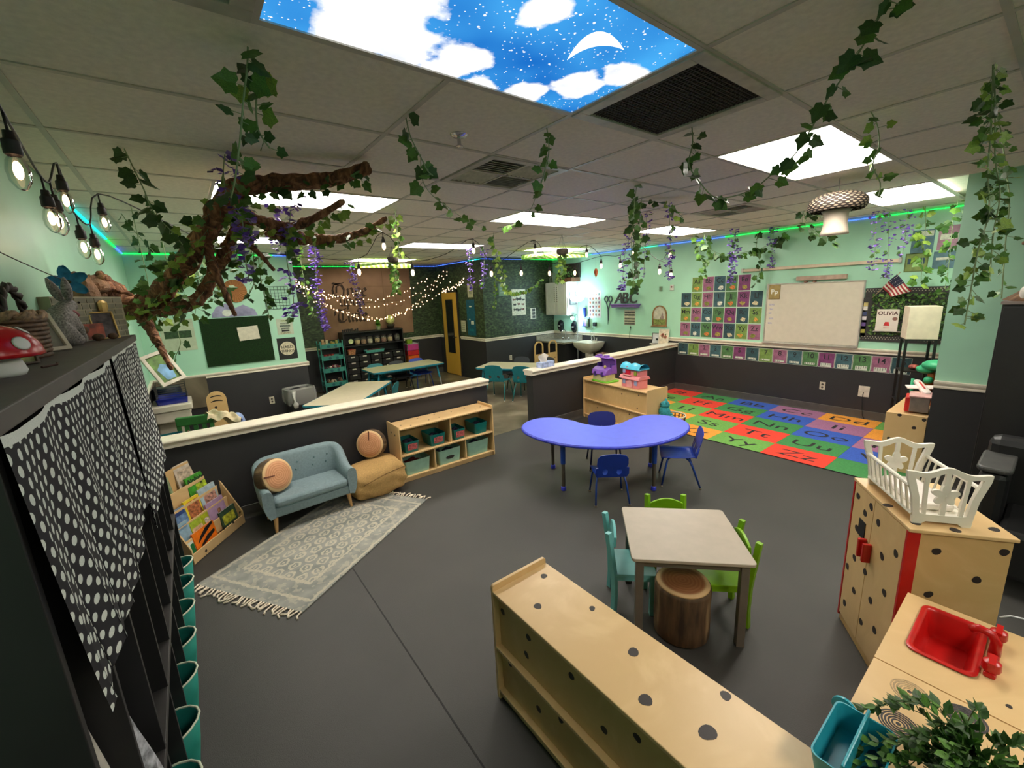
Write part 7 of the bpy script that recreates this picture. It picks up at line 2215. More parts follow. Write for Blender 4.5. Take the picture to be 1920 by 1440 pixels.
lo = bpy.data.objects.new('torchiere_bulb', ld); col.objects.link(lo); lo.parent = t; lo.location = (0, 0, 1.80)
t = thing('task_lamp', 'small bright clip-on lamp glowing under the wall cabinet', 'lamp', (6.98, 6.86, 1.33))
MB().ball((0, 0, -.03), .042, n=16, k=10).obj('globe', emit_mat('glowing blue white globe', (214, 236, 255), 9.0), t, smooth=True)
MB().cyl((0, 0, .0), (0, 0, .045), .02, n=10).obj('socket', M_chrome, t)
MB().tube([(0, 0, .03), (.06, .03, .06), (.12, .03, .05), (.19, .03, .04)], .008, 6).obj('arm', M_chrome, t, smooth=True)
ld = bpy.data.lights.new('task_bulb', 'POINT'); ld.energy = 16; ld.color = (.6, .85, 1.0); ld.shadow_soft_size = .05
lo = bpy.data.objects.new('task_bulb', ld); col.objects.link(lo); lo.parent = t; lo.location = (-.05, -.06, -.05)
t = thing('supply_rack', 'small rack of blue and purple bottles on the wall beside the pedestal sink', 'rack', M=onX(XW - .002, 6.60, 1.22))
MB().box(-.09, .09, -.11, .10, 0, .012).box(-.09, .09, -.11, -.10, 0, .08).obj('rack_frame', mat('slate frame', (70, 92, 110)), t)
for k, c in enumerate(((60, 70, 160), (150, 120, 170), (90, 110, 80))):
    MB().box(-.07 + .05 * k, -.03 + .05 * k, -.10, .06, .014, .06).obj('bottle', mat('bottle %d' % k, c, .4), t)
tag(MB().box(-.03, .03, 0, .20, 0, .05).obj('blue_bottle', mat('royal blue bottle', (50, 80, 190), .3), None, M=onX(XW - .002, 6.65, 1.325), bev=.008), 'blue bottle standing on the small wall rack', 'bottle')
t = thing('plug_adapter', 'black plug adapter with a grey cord above the chair rail near the sink', 'adapter', M=onX(XW - .002, 6.36, 1.165))
MB().box(-.03, .05, -.04, .04, 0, .05).obj('adapter_body', M_black, t, bev=.004)
MB().tube([(-.01, -.04, .03), (-.08, -.12, .02), (-.12, -.18, .02), (-.13, -.24, .03)], .006, 6).obj('cord', mat('grey cord', (140, 160, 160), .5), t, smooth=True)
t = thing('waste_basket', 'small striped tan waste basket on the floor by the pedestal sink', 'bin', (6.85, 5.85, 0))
tub(MB(), -.12, .12, -.12, .12, 0, .60, .03, .005).obj('basket_body', mat('striped tan weave', (140, 112, 92), .7, n=.25, sc=12), t, smooth=40)
# ------------------------------------------------------------------ paper tree
def make_paperbark():
    m, nt, b, new, link = nodes_of('twisted kraft paper bark')
    t = new('ShaderNodeTexNoise'); t.inputs['Scale'].default_value = 26; t.inputs['Detail'].default_value = 6; t.inputs['Distortion'].default_value = 1.2
    link(coords(nt, scale=(1, 1, .5)), t.inputs['Vector'])
    r = ramp(nt, [(.32, (66, 42, 28)), (.52, (128, 84, 58)), (.7, (184, 132, 96))])
    link(t.outputs['Fac'], r.inputs['Fac']); link(r.outputs['Color'], b.inputs['Base Color'])
    bp = new('ShaderNodeBump'); bp.inputs['Strength'].default_value = .9; bp.inputs['Distance'].default_value = .02
    link(t.outputs['Fac'], bp.inputs['Height']); link(bp.outputs[0], b.inputs['Normal'])
    b.inputs['Roughness'].default_value = .85
    return m
M_pbark = make_paperbark()
def resample(pts, k):
    pts = [Vector(p) for p in pts]
    n, o = len(pts), []
    for i in range(n - 1):
        p0, p1, p2, p3 = pts[max(i - 1, 0)], pts[i], pts[i + 1], pts[min(i + 2, n - 1)]
        for q in range(k):
            u = q / k
            o.append(.5 * ((2 * p1) + (p2 - p0) * u + (2 * p0 - 5 * p1 + 4 * p2 - p3) * u * u + (3 * p1 - p0 - 3 * p2 + p3) * u ** 3))
    o.append(pts[-1])
    return o
def gnarled(mb, pts, r0, r1, seed, strands=4):
    """twisted paper limb: a knobbly core with strands wound round it"""
    rs = random.Random(seed)
    c = resample(pts, 7)
    n = len(c)
    rad = [r0 + (r1 - r0) * (i / (n - 1)) ** .9 for i in range(n)]
    rad = [r * rs.uniform(.86, 1.12) for r in rad]
    rad[-1] *= .5
    mb.tube(c, rad, 12)
    for s_ in range(strands):
        ph = 2 * PI * s_ / strands + rs.uniform(-.4, .4)
        tw = rs.uniform(2.0, 3.6)
        out = []
        for i, p in enumerate(c):
            t = (c[min(i + 1, n - 1)] - c[max(i - 1, 0)]).normalized()
            a = t.cross(Vector((0, 0, 1)));
            if a.length < .05: a = t.cross(Vector((1, 0, 0)))
            a.normalize(); b_ = a.cross(t)
            w = ph + tw * 2 * PI * i / n
            out.append(p + (a * math.cos(w) + b_ * math.sin(w)) * rad[i] * .92)
        mb.tube(out, [max(.004, r * .3) for r in rad], 6)
    return mb
tree = thing('paper_tree', 'twisted brown paper tree reaching from the left wall across the ceiling', 'tree', (-.30, 3.70, 1.95))
TO = Vector((-.30, 3.70, 1.95))
def tp(pts): return [Vector(p) - TO for p in pts]
BR = {'trunk': ([[-.41, 3.69, 2.11], [-.33, 3.75, 2.03], [-.21, 3.64, 1.94], [-.08, 3.44, 2.04], [.05, 3.22, 2.17], [.17, 3.0, 2.32], [.26, 2.84, 2.45], [.33, 2.73, 2.53], [.46, 2.68, 2.55], [.61, 2.64, 2.56], [.75, 2.57, 2.575], [.86, 2.51, 2.61], [.95, 2.46, 2.64]], .072, .028),
      'b2': ([[.24, 2.95, 2.43], [.35, 2.99, 2.44], [.49, 3.01, 2.4], [.62, 3.02, 2.39], [.75, 2.96, 2.44], [.92, 2.87, 2.54]], .045, .018),
      'b3': ([[.49, 3.07, 2.38], [.67, 3.07, 2.33], [.86, 3.07, 2.33], [1.07, 3.08, 2.38], [1.26, 3.06, 2.49]], .045, .016),
      'b4': ([[.17, 3.03, 2.28], [.18, 3.0, 2.15], [.21, 2.97, 2.01], [.24, 2.95, 1.87]], .032, .009),
      'b5': ([[-.22, 3.62, 1.92], [-.17, 3.51, 1.78], [-.14, 3.42, 1.67], [-.11, 3.34, 1.56]], .035, .010),
      'b6': ([[.30, 3.0, 2.36], [.39, 2.96, 2.25], [.43, 2.93, 2.19], [.47, 2.9, 2.12]], .02, .007),
      'b7': ([[-.10, 3.48, 1.92], [.09, 3.26, 1.98], [.21, 3.1, 2.16], [.28, 3.03, 2.28], [.36, 3.0, 2.42]], .045, .025)}
for k, (nm, (pts, r0, r1)) in enumerate(BR.items()):
    gnarled(MB(), tp(pts), r0, r1, k + 1, 5 if nm == 'trunk' else 4).obj('trunk' if nm == 'trunk' else 'branch', M_pbark, tree, smooth=True)
# crumpled paper where the trunk meets the wall
cr = MB(); rs = random.Random(11)
for (x, y, z), rx, rz in (((-.42, 3.75, 2.05), .12, .10), ((-.36, 3.95, 2.0), .16, .11), ((-.44, 3.5, 2.0), .07, .16), ((-.40, 3.62, 2.08), .08, .05)):
    o_ = len(cr.v)
    cr.ball((x - TO.x, y - TO.y, z - TO.z), min(rx, .075), rx, rz, 18, 12)
    for i in range(o_, len(cr.v)):
        v = Vector(cr.v[i]); c = Vector((x, y, z)) - TO
        q = 1 + .14 * math.sin(23 * v.y + 9 * v.z) + rs.uniform(-.06, .06)
        w = c + (v - c) * q
        cr.v[i] = (max(w.x, XL + .004 - TO.x), w.y, w.z)
cr.obj('crumpled_paper', M_kraft, tree)

# ------------------------------------------------------------------ ivy and wisteria
LEAFC = {'dark': (50, 82, 30), 'mid': (78, 118, 42), 'light': (134, 162, 66)}
M_leaf = {k: mat('ivy leaf ' + k, c, .5, n=.18, sc=20) for k, c in LEAFC.items()}
M_vine = mat('pale green vine stem', (128, 146, 104), .6)
M_blos = mat('purple wisteria petal', (104, 72, 166), .6, n=.25, sc=30)
M_blos2 = mat('pale wisteria petal', (150, 126, 196), .6, n=.2, sc=30)
IV = [(0, 0), (.2, -.13), (.46, -.04), (.43, .2), (.56, .42), (.32, .58), (.17, .8), (0, 1.0), (-.17, .8), (-.32, .58), (-.56, .42), (-.43, .2), (-.46, -.04), (-.2, -.13)]
def leaf_mesh(shape, key):
    b = MB()
    n = len(shape)
    vs = [(0, .32, 0)] + [(x, y, -.16 * abs(x) + (.06 * y if y > .6 else 0)) for x, y in shape]
    b.add(vs, [(0, 1 + i, 1 + (i + 1) % n) for i in range(n)])
    me = b.mesh('leaf'); me.materials.append(M_leaf[key]); return me
NARROW = [(0, 0), (.14, .2), (.17, .5), (0, 1.0), (-.17, .5), (-.14, .2)]
LM = {(s_, k): leaf_mesh(IV if s_ == 'ivy' else NARROW, k) for s_ in ('ivy', 'narrow') for k in LEAFC}
def clampp(p): return Vector((min(max(p[0], XL + .03), XW - .07), p[1], min(p[2], ZC - .012)))
def hung(pts):
    pts = [clampp(p) for p in pts]
    if pts[0].z < 2.64 and name_ok(pts[0]): pts = [Vector((pts[0].x, pts[0].y, ZC - .006))] + pts
    return pts
def name_ok(p):      # not rooted in the tree or in a hanging pot
    return not (p.x < 1.3 and 2.4 < p.y < 3.8 and p.z < 2.62) and not any((p - Vector(q)).length < .15 for q in ((2.6, 6.23, 2.5), (4.3, 4.4, 2.46)))
def leaf_matrix(p, rs, s_, spread):
    a = rs.uniform(0, 2 * PI)
    d = Vector((math.cos(a), math.sin(a), rs.uniform(-1.3, .1))).normalized()
    nrm = Vector((-rs.uniform(.2, 1.0), -rs.uniform(.2, 1.0), rs.uniform(-.5, .7))) + Vector((rs.uniform(-.4, .4), rs.uniform(-.4, .4), 0))
    x = d.cross(nrm); x = x.normalized() if x.length > .01 else Vector((1, 0, 0))
    z = x.cross(d)
    o = p + d * spread * rs.uniform(.4, 1.2)
    return frame(o, x * s_, d * s_, z * s_), o
def ivy(label, pts, n, s_=.055, pal=('dark', 'mid'), seed=0, singles=True, shape='ivy', spread=.03, name='ivy_vine', group=None):
    pts = hung(pts)
    o0 = pts[0].copy()
    c = [p - o0 for p in resample(pts, 4)]
    t = thing(name, label, 'vine', o0, 0, group)
    rs = random.Random(seed)
    stem = MB().tube(c, .0028, 5)
    L = [0]
    for a, b_ in zip(c, c[1:]): L.append(L[-1] + (b_ - a).length)
    joined = {k: MB() for k in pal}
    for k in range(n):
        q = (k + rs.uniform(.1, .9)) / n * L[-1]
        i = max(j for j in range(len(L)) if L[j] <= q)
        i = min(i, len(c) - 2)
        p = c[i].lerp(c[i + 1], (q - L[i]) / max(1e-6, L[i + 1] - L[i]))
        Mx, o = leaf_matrix(p, rs, s_ * rs.uniform(.7, 1.25), spread)
        if (o + o0).z > ZC - .015: Mx.translation.z -= (o + o0).z - (ZC - .02)
        stem.tube([p, Mx.translation], .0013, 4)
        key = rs.choice(pal)
        if singles:
            put('leaf', LM[(shape, key)], None, t, M=Mx)
        else:
            me = LM[(shape, key)]
            joined[key].add([v.co for v in me.vertices], [tuple(p_.vertices) for p_ in me.polygons], 0, Mx)
    stem.obj('stem', M_vine, t)
    if not singles:
        for key in pal:
            if joined[key].v: joined[key].obj('foliage', M_leaf[key], t)['kind'] = 'stuff'
    return t
def wisteria(label, pts, n, s_=.028, seed=0, leaves=0):
    pts = hung(pts)
    o0 = pts[0].copy()
    c = [p - o0 for p in resample(pts, 5)]
    t = thing('wisteria_strand', label, 'flowers', o0)
    rs = random.Random(seed)
    MB().tube(c, .0028, 5).obj('stem', M_vine, t)
    b = MB()
    for k in range(n):
        q = rs.random() ** .9 * (len(c) - 1.01)
        i = int(q); p = c[i].lerp(c[i + 1], q - i)
        r = s_ * (.9 + 1.0 * (1 - q / len(c)))
        p = p + Vector((rs.uniform(-r, r), rs.uniform(-r, r), rs.uniform(-.02, .02)))
        for j in range(3):
            a = rs.uniform(0, 2 * PI); d = Vector((math.cos(a), math.sin(a), rs.uniform(-.8, .5))).normalized() * s_ * rs.uniform(.8, 1.3)
            w = d.cross(Vector((rs.uniform(-1, 1), rs.uniform(-1, 1), 1))).normalized() * s_ * .45
            m_ = p + d * .55
            b.add([p, m_ + w, p + d, m_ - w], [(0, 1, 2), (0, 2, 3)], 0 if rs.random() < .72 else 1)
    b.obj('blossom', [M_blos, M_blos2], t)['kind'] = 'stuff'
    if leaves:
        f = MB()
        me = LM[('ivy', 'mid')]
        for k in range(leaves):
            p = c[int(rs.random() * (len(c) - 1))]
            Mx, _ = leaf_matrix(p, rs, .05, .03)
            f.add([v.co for v in me.vertices], [tuple(p_.vertices) for p_ in me.polygons], 0, Mx)
        f.obj('foliage', M_leaf['mid'], t)['kind'] = 'stuff'
    return t

ivy('ivy strand hanging from the ceiling down to the fork of the paper tree', [[.28, 1.58, 2.67], [.27, 1.59, 2.61], [.25, 1.61, 2.53], [.23, 1.62, 2.44], [.2, 1.64, 2.32], [.18, 1.66, 2.26]], 20, .05, ('dark', 'mid'), 1)
ivy('second shorter ivy strand beside the one over the paper tree fork', [[.31, 1.65, 2.67], [.3, 1.66, 2.59], [.29, 1.67, 2.52], [.29, 1.67, 2.47], [.31, 1.65, 2.42]], 12, .048, ('dark', 'mid', 'light'), 2)
ivy('ivy strand slanting from the ceiling near the string lights to the left of the tree', [[-.09, 2.8, 2.68], [-.07, 2.79, 2.58], [-.05, 2.77, 2.49], [-.03, 2.76, 2.38], [.02, 2.72, 2.3], [.06, 2.69, 2.22]], 22, .058, ('dark',), 3)
ivy('short ivy strand far left behind the slanting one, near the corner', [[-.25, 4.58, 2.67], [-.21, 4.55, 2.57], [-.17, 4.52, 2.49], [-.1, 4.47, 2.37]], 10, .06, ('dark',), 4)
ivy('short ivy strand hanging alone left of the chrome sprinkler', [[.88, 1.82, 2.67], [.89, 1.82, 2.61], [.9, 1.81, 2.57], [.92, 1.79, 2.51], [.94, 1.78, 2.46], [.96, 1.77, 2.44]], 10, .05, ('dark', 'mid'), 5)
ivy('ivy strand creeping across the ceiling in front of the square air diffuser', [[1.15, 2.24, 2.54], [1.46, 2.69, 2.57], [1.78, 3.09, 2.61], [2.15, 3.51, 2.63], [2.44, 3.82, 2.64], [2.83, 4.17, 2.66]], 12, .07, ('mid',), 6)
ivy('ivy strand hanging over the right edge of the square air diffuser', [[1.48, 1.6, 2.67], [1.50, 1.61, 2.58], [1.49, 1.63, 2.50], [1.48, 1.66, 2.42]], 10, .048, ('mid',), 7)
ivy('ivy strand behind the air diffuser, trailing towards the middle light panel', [[2.2, 2.49, 2.66], [2.42, 2.83, 2.6], [2.73, 3.36, 2.6], [2.88, 3.72, 2.62], [3.02, 4.14, 2.66]], 9, .06, ('mid',), 8)
ivy('long large leaved ivy swag drooping between two ceiling points at the upper right', [[2.1, 1.24, 2.67], [2.06, 1.21, 2.58], [2.0, 1.19, 2.48], [2.0, 1.14, 2.4], [2.0, 1.06, 2.31], [2.02, .98, 2.3], [2.04, .9, 2.32], [2.03, .83, 2.36], [2.02, .75, 2.41], [1.96, .67, 2.49], [1.91, .62, 2.54], [1.85, .55, 2.59], [1.78, .49, 2.63], [1.71, .44, 2.66], [1.64, .39, 2.67]], 46, .055, ('dark', 'mid'), 9, spread=.035)
ivy('light green ivy strand hanging beside the big white light at the right', [[2.68, .69, 2.68], [2.72, .67, 2.61], [2.74, .66, 2.52], [2.72, .67, 2.44], [2.75, .64, 2.36], [2.75, .64, 2.3]], 13, .045, ('mid', 'light'), 10)
ivy('thick ivy strand hanging in front of the teal pier, its left tail longest', [[2.52, .3, 2.67], [2.54, .29, 2.56], [2.56, .28, 2.44], [2.57, .27, 2.3], [2.59, .25, 2.15], [2.58, .26, 2.01], [2.58, .26, 1.85], [2.57, .26, 1.71]], 62, .04, ('dark', 'mid', 'light'), 11, spread=.04)
ivy('middle ivy strand in front of the teal pier', [[2.52, .3, 2.67], [2.56, .28, 2.53], [2.58, .26, 2.36], [2.61, .23, 2.21], [2.62, .23, 2.07], [2.64, .22, 1.9]], 46, .037, ('dark', 'mid', 'light'), 12, spread=.04)
ivy('thin dark ivy strand on the right in front of the teal pier', [[2.96, .35, 2.66], [3.01, .31, 2.57], [3.06, .27, 2.39], [3.1, .24, 2.23], [3.12, .23, 2.06], [3.15, .21, 1.79]], 34, .03, ('dark', 'mid'), 13)
ivy('dense ivy strand hanging left over the letters on the purple shelf', [[2.89, 2.14, 2.68], [2.88, 2.15, 2.56], [2.87, 2.15, 2.4], [2.86, 2.16, 2.25], [2.87, 2.15, 2.08], [2.88, 2.15, 1.92]], 28, .058, ('dark', 'mid'), 14)
ivy('ivy strand hanging just right of the dense one above the purple shelf', [[3.3, 2.39, 2.68], [3.29, 2.4, 2.55], [3.3, 2.4, 2.37], [3.29, 2.4, 2.19], [3.29, 2.4, 2.01], [3.28, 2.41, 1.89]], 22, .062, ('dark', 'mid'), 15)
ivy('thin ivy runner linking the two strands above the purple shelf to the wisteria', [[3.3, 2.45, 2.66], [3.47, 2.39, 2.66], [3.56, 2.33, 2.63], [3.61, 2.28, 2.59], [3.69, 2.23, 2.51]], 14, .06, ('dark', 'mid', 'light'), 16)
ivy('small leaf cluster dangling beside the mushroom lantern', [[5.24, 1.56, 2.67], [5.17, 1.61, 2.57], [5.08, 1.68, 2.54], [5.02, 1.72, 2.5]], 9, .07, ('dark',), 17, False)
ivy('cluster of small dark leaves under the mushroom lantern on the mint wall', [[5.69, 1.97, 2.54], [5.77, 1.91, 2.47], [5.84, 1.85, 2.41], [5.94, 1.78, 2.36], [6.01, 1.73, 2.34]], 20, .07, ('dark',), 18, False, spread=.06)
ivy('leafy strand over the blue grey poster at the upper right', [[6.78, 1.15, 2.66], [6.81, 1.13, 2.47], [6.82, 1.12, 2.27], [6.83, 1.11, 2.0], [6.84, 1.1, 1.82]], 34, .075, ('mid', 'light'), 19, False, spread=.05)
ivy('leafy strand hanging at the right beside the pier and over the lamp shade', [[6.5, .86, 2.66], [6.5, .86, 2.6], [6.48, .87, 2.45], [6.5, .86, 2.2], [6.51, .85, 1.98], [6.51, .85, 1.75]], 34, .07, ('dark', 'mid'), 20, False, spread=.06)
ivy('thin ivy strand hanging at the left end of the alphabet cards', [[6.53, 3.71, 2.6], [6.59, 3.67, 2.4], [6.65, 3.63, 2.19], [6.64, 3.63, 2.03]], 26, .07, ('dark', 'mid'), 21, False)
ivy('dense ivy swag above the alphabet cards and whiteboard', [[6.34, 3.48, 2.64], [6.41, 3.43, 2.45], [6.58, 3.3, 2.34], [6.77, 3.16, 2.35], [6.93, 3.04, 2.38], [7.05, 2.9, 2.43], [7.08, 2.74, 2.52], [7.10, 2.63, 2.62]], 60, .085, ('dark', 'mid'), 22, False, spread=.07)
ivy('short ivy tail hanging before the top right alphabet card', [[6.98, 3.0, 2.38], [7.03, 2.96, 2.22], [7.04, 2.96, 2.06], [7.0, 2.99, 1.87]], 18, .075, ('dark', 'mid'), 23, False)
ivy('yellow green strand hanging from the ceiling right of the paper tree', [[1.6, 3.68, 2.67], [1.6, 3.68, 2.56], [1.6, 3.68, 2.42], [1.6, 3.68, 2.29]], 26, .05, ('light', 'mid'), 24, False)
ivy('green tail trailing below the hanging pot in front of the tapestry', [[2.62, 6.25, 2.48], [2.62, 6.25, 2.3], [2.61, 6.25, 2.15], [2.60, 6.26, 2.0]], 50, .06, ('mid', 'light'), 25, False, spread=.05)
ivy('long yellow green garland swagging from the middle light to the wall cabinet', [[3.2, 4.47, 2.66], [3.3, 4.6, 2.5], [3.6, 4.9, 2.26], [3.95, 5.3, 2.06], [4.5, 5.9, 1.93], [5.2, 6.5, 1.93], [5.9, 6.95, 2.02], [6.4, 7.2, 2.2]], 90, .06, ('light', 'mid'), 26, False)
ivy('yellow green tail trailing from the hanging pot before the leafy wallpaper', [[4.35, 4.45, 2.44], [4.35, 4.46, 2.30], [4.34, 4.47, 2.16], [4.30, 4.50, 2.05]], 56, .055, ('light', 'mid'), 27, False, spread=.05)
ivy('thin pale strand hanging on the leafy wallpaper left of the small green paper', [[5.35, 7.5, 2.42], [5.35, 7.5, 2.2], [5.33, 7.5, 2.0], [5.3, 7.5, 1.62]], 40, .05, ('mid', 'light'), 28, False)
ivy('ivy strand hanging under the paper tree over the grass board, left', [[.41, 3.08, 2.37], [.41, 3.08, 2.28], [.39, 3.08, 2.16], [.38, 3.1, 2.06], [.33, 3.13, 1.97]], 16, .05, ('dark', 'mid'), 29)
ivy('ivy strand hanging under the paper tree over the grass board, right', [[.44, 3.18, 2.26], [.43, 3.18, 2.06], [.44, 3.18, 1.96], [.44, 3.17, 1.83]], 16, .05, ('dark', 'mid'), 30)
ivy('long thin ivy strand trailing down the mint wall beside the grass board', [[-.03, 4.03, 2.23], [-.03, 4.03, 2.08], [-.02, 4.02, 1.92], [-.05, 4.04, 1.77], [-.05, 4.04, 1.67], [-.1, 4.08, 1.57]], 18, .055, ('dark', 'mid'), 31)
ivy('short ivy tail hanging from the lower tree limb', [[.13, 3.66, 2.2], [.13, 3.66, 2.06], [.13, 3.66, 1.95]], 12, .055, ('dark', 'mid', 'light'), 32)
ivy('short dark ivy tail behind the far end of the cubby unit', [[-.17, 4.26, 2.01], [-.21, 4.29, 1.85], [-.18, 4.27, 1.69], [-.14, 4.24, 1.6]], 14, .06, ('dark',), 33)
ivy('yellow green ivy tail in front of the left edge of the tapestry', [[1.39, 6.47, 2.19], [1.4, 6.46, 1.98], [1.42, 6.45, 1.83], [1.45, 6.42, 1.72]], 26, .06, ('light', 'mid'), 34, False)
# ivy wound over the paper tree's limbs
for k, (pts, n, pal, lb) in enumerate((
        (BR['trunk'][0][1:8], 150, ('dark', 'mid', 'light'), 'thick ivy wound round the lower trunk of the paper tree'),
        (BR['trunk'][0][6:], 34, ('dark', 'mid'), 'ivy wound along the uppermost limb of the paper tree'),
        (BR['b2'][0], 40, ('light', 'mid'), 'bright ivy wound along the middle limb of the paper tree'),
        (BR['b3'][0], 34, ('light', 'mid'), 'bright ivy wound along the lowest right limb of the paper tree'),
        (BR['b7'][0], 70, ('dark', 'mid', 'light'), 'ivy wound round the second stem below the tree fork'))):
    ivy(lb, pts, n, .05, pal, 50 + k, True, 'ivy', .115 if k in (0, 4) else .06, 'ivy_garland')

for k, (lb, pts, n, s_, lv) in enumerate((
        ('purple wisteria strand hanging right of centre above the alphabet wall, by the light panel', [[3.68, 2.36, 2.66], [3.68, 2.36, 2.52], [3.69, 2.35, 2.34], [3.69, 2.35, 2.15], [3.69, 2.35, 1.99]], 60, .026, 6),
        ('thin purple wisteria strand between the purple shelf and the light panel', [[3.94, 2.79, 2.63], [3.94, 2.79, 2.45], [3.93, 2.8, 2.24], [3.93, 2.8, 2.02]], 34, .026, 3),
        ('pale purple wisteria strand just above the letter A on the purple shelf', [[4.62, 3.53, 2.5], [4.58, 3.56, 2.32], [4.56, 3.57, 2.05], [4.55, 3.58, 1.89]], 80, .034, 2),
        ('left of three purple wisteria strands at the far right, by the whiteboard', [[6.62, 1.52, 2.66], [6.61, 1.53, 2.46], [6.63, 1.51, 2.22], [6.63, 1.51, 2.0]], 34, .034, 4),
        ('middle of three purple wisteria strands at the far right, over the flag', [[6.85, 1.47, 2.66], [6.86, 1.46, 2.46], [6.88, 1.44, 2.21], [6.9, 1.43, 1.9]], 36, .034, 4),
        ('right of three purple wisteria strands at the far right, before the posters', [[6.75, 1.29, 2.66], [6.76, 1.29, 2.5], [6.77, 1.28, 2.31], [6.76, 1.29, 2.11]], 34, .034, 4),
        ('purple wisteria strand over the card lettered D', [[6.41, 3.05, 2.66], [6.41, 3.05, 2.44], [6.4, 3.06, 2.22], [6.39, 3.07, 2.0], [6.38, 3.08, 1.92]], 80, .04, 8),
        ('short purple wisteria strand over the left end of the map rail', [[6.9, 2.75, 2.60], [6.9, 2.75, 2.4], [6.9, 2.75, 2.12]], 36, .036, 4),
        ('purple wisteria strand on the leafy wallpaper just left of its corner', [[3.86, 6.1, 2.63], [3.86, 6.11, 2.38], [3.85, 6.11, 2.16], [3.85, 6.11, 1.99]], 60, .034, 0),
        ('purple wisteria strand on the leafy wallpaper just right of its corner', [[4.06, 5.96, 2.58], [4.04, 5.97, 2.32], [4.02, 5.98, 2.15], [4.01, 5.99, 2.03]], 50, .034, 6),
        ('thickest purple wisteria strand at the left edge of the tapestry', [[1.56, 6.34, 2.58], [1.53, 6.36, 2.26], [1.53, 6.36, 1.97], [1.54, 6.35, 1.70], [1.57, 6.33, 1.55]], 150, .04, 0),
        ('purple wisteria strand crossing the word Once on the tapestry', [[2.72, 8.59, 2.45], [2.76, 8.56, 2.16], [2.8, 8.53, 1.95], [2.82, 8.52, 1.66]], 90, .04, 0),
        ('large petalled purple strand hanging from the right side of the paper tree', [[.64, 2.96, 2.58], [.62, 2.98, 2.46], [.59, 3.0, 2.34], [.57, 3.02, 2.21], [.57, 3.02, 2.09], [.57, 3.01, 1.95], [.55, 3.03, 1.84]], 46, .04, 8),
        ('large petalled purple strand hanging through the fork of the paper tree', [[.29, 2.62, 2.65], [.27, 2.62, 2.56], [.27, 2.62, 2.46], [.31, 2.6, 2.37], [.31, 2.6, 2.28], [.30, 2.61, 2.18], [.30, 2.61, 2.05]], 44, .036, 8),
        ('short purple strand on the middle limb of the paper tree', [[.6, 3.14, 2.54], [.57, 3.16, 2.43], [.57, 3.17, 2.28]], 26, .036, 4))):
    wisteria(lb, pts, n, s_, 70 + k, lv)

# ------------------------------------------------------------------ potted foliage at the lower right corner
t = thing('trailing_plant', 'bushy green trailing plant at the bottom edge beside the turquoise caddy', 'plant', (1.36, -.02, .6))
MB().lathe([(.05, 0), (.07, .06), (.072, .09), (.06, .09), (.02, .085)], 18).obj('pot', mat('white planter', (200, 196, 186), .4), t, smooth=40)
rs = random.Random(21)
stem = MB()
fl_ = {k: MB() for k in ('dark', 'mid')}
cnt = 0
for k in range(64):
    a = rs.uniform(R(60), R(300)) if k % 4 else rs.uniform(0, 2 * PI)
    l = rs.uniform(.05, .27)
    h = rs.uniform(.02, .15)
    pts = [Vector((0, 0, .085)), Vector((math.cos(a) * l * .4, math.sin(a) * l * .4, .09 + h)), Vector((math.cos(a) * l * .75, math.sin(a) * l * .75, .08 + h * .9)), Vector((math.cos(a) * l, math.sin(a) * l, .05 + h * .5))]
    c = resample(pts, 4)
    stem.tube(c, .0014, 4)
    for j in range(3, len(c)):
        for q in range(2):
            d = (c[j] - c[j - 1]).normalized() + Vector((rs.uniform(-1, 1), rs.uniform(-1, 1), rs.uniform(-.2, .9)))
            d.normalize()
            x = d.cross(Vector((rs.uniform(-.5, .5), rs.uniform(-.5, .5), 1))).normalized()
            s_ = rs.uniform(.022, .036)
            key = rs.choice(('dark', 'dark', 'mid'))
            Mx = frame(c[j], x * s_ * 1.7, d * s_, x.cross(d) * s_)
            cnt += 1
            if cnt % 5 == 0: put('leaf', LM[('narrow', key)], None, t, M=Mx)
            else:
                me = LM[('narrow', key)]
                fl_[key].add([v.co for v in me.vertices], [tuple(p_.vertices) for p_ in me.polygons], 0, Mx)
stem.obj('stems', mat('green stem', (70, 104, 44), .6), t)
for key in fl_: fl_[key].obj('foliage', M_leaf[key], t)['kind'] = 'stuff'

# ------------------------------------------------------------------ mushroom lantern, hanging pots, leaf canopies
t = thing('mushroom_lantern', 'hanging mushroom lantern with a dark dotted cap and cream stem', 'lantern', (4.19, 1.225, 2.26))
def make_dots():
    m, nt, b, new, link = nodes_of('brown cap with beige dots')
    uv = new('ShaderNodeUVMap'); uv.uv_map = 'UVMap'
    s = new('ShaderNodeSeparateXYZ'); link(uv.outputs[0], s.inputs[0])
    def mth(op, a, b_=None):
        n = new('ShaderNodeMath'); n.operation = op
        for i, q in enumerate((a, b_)):
            if q is None: continue
            if isinstance(q, (int, float)): n.inputs[i].default_value = q
            else: link(q, n.inputs[i])
        return n.outputs[0]
    U = mth('MULTIPLY', s.outputs['X'], 26); W_ = mth('MULTIPLY', s.outputs['Y'], 13)
    off = mth('MULTIPLY', mth('FLOORED_MODULO', mth('FLOOR', W_), 2), .5)
    fx = mth('SUBTRACT', mth('FRACT', mth('ADD', U, off)), .5); fy = mth('SUBTRACT', mth('FRACT', W_), .5)
    d = mth('SQRT', mth('ADD', mth('POWER', fx, 2), mth('POWER', fy, 2)))
    mix = new('ShaderNodeMix'); mix.data_type = 'RGBA'
    link(mth('LESS_THAN', d, .3), mix.inputs['Factor']); mix.inputs['A'].default_value = lin((58, 48, 42)); mix.inputs['B'].default_value = lin((196, 176, 150))
    link(mix.outputs['Result'], b.inputs['Base Color']); b.inputs['Roughness'].default_value = .8
    return m
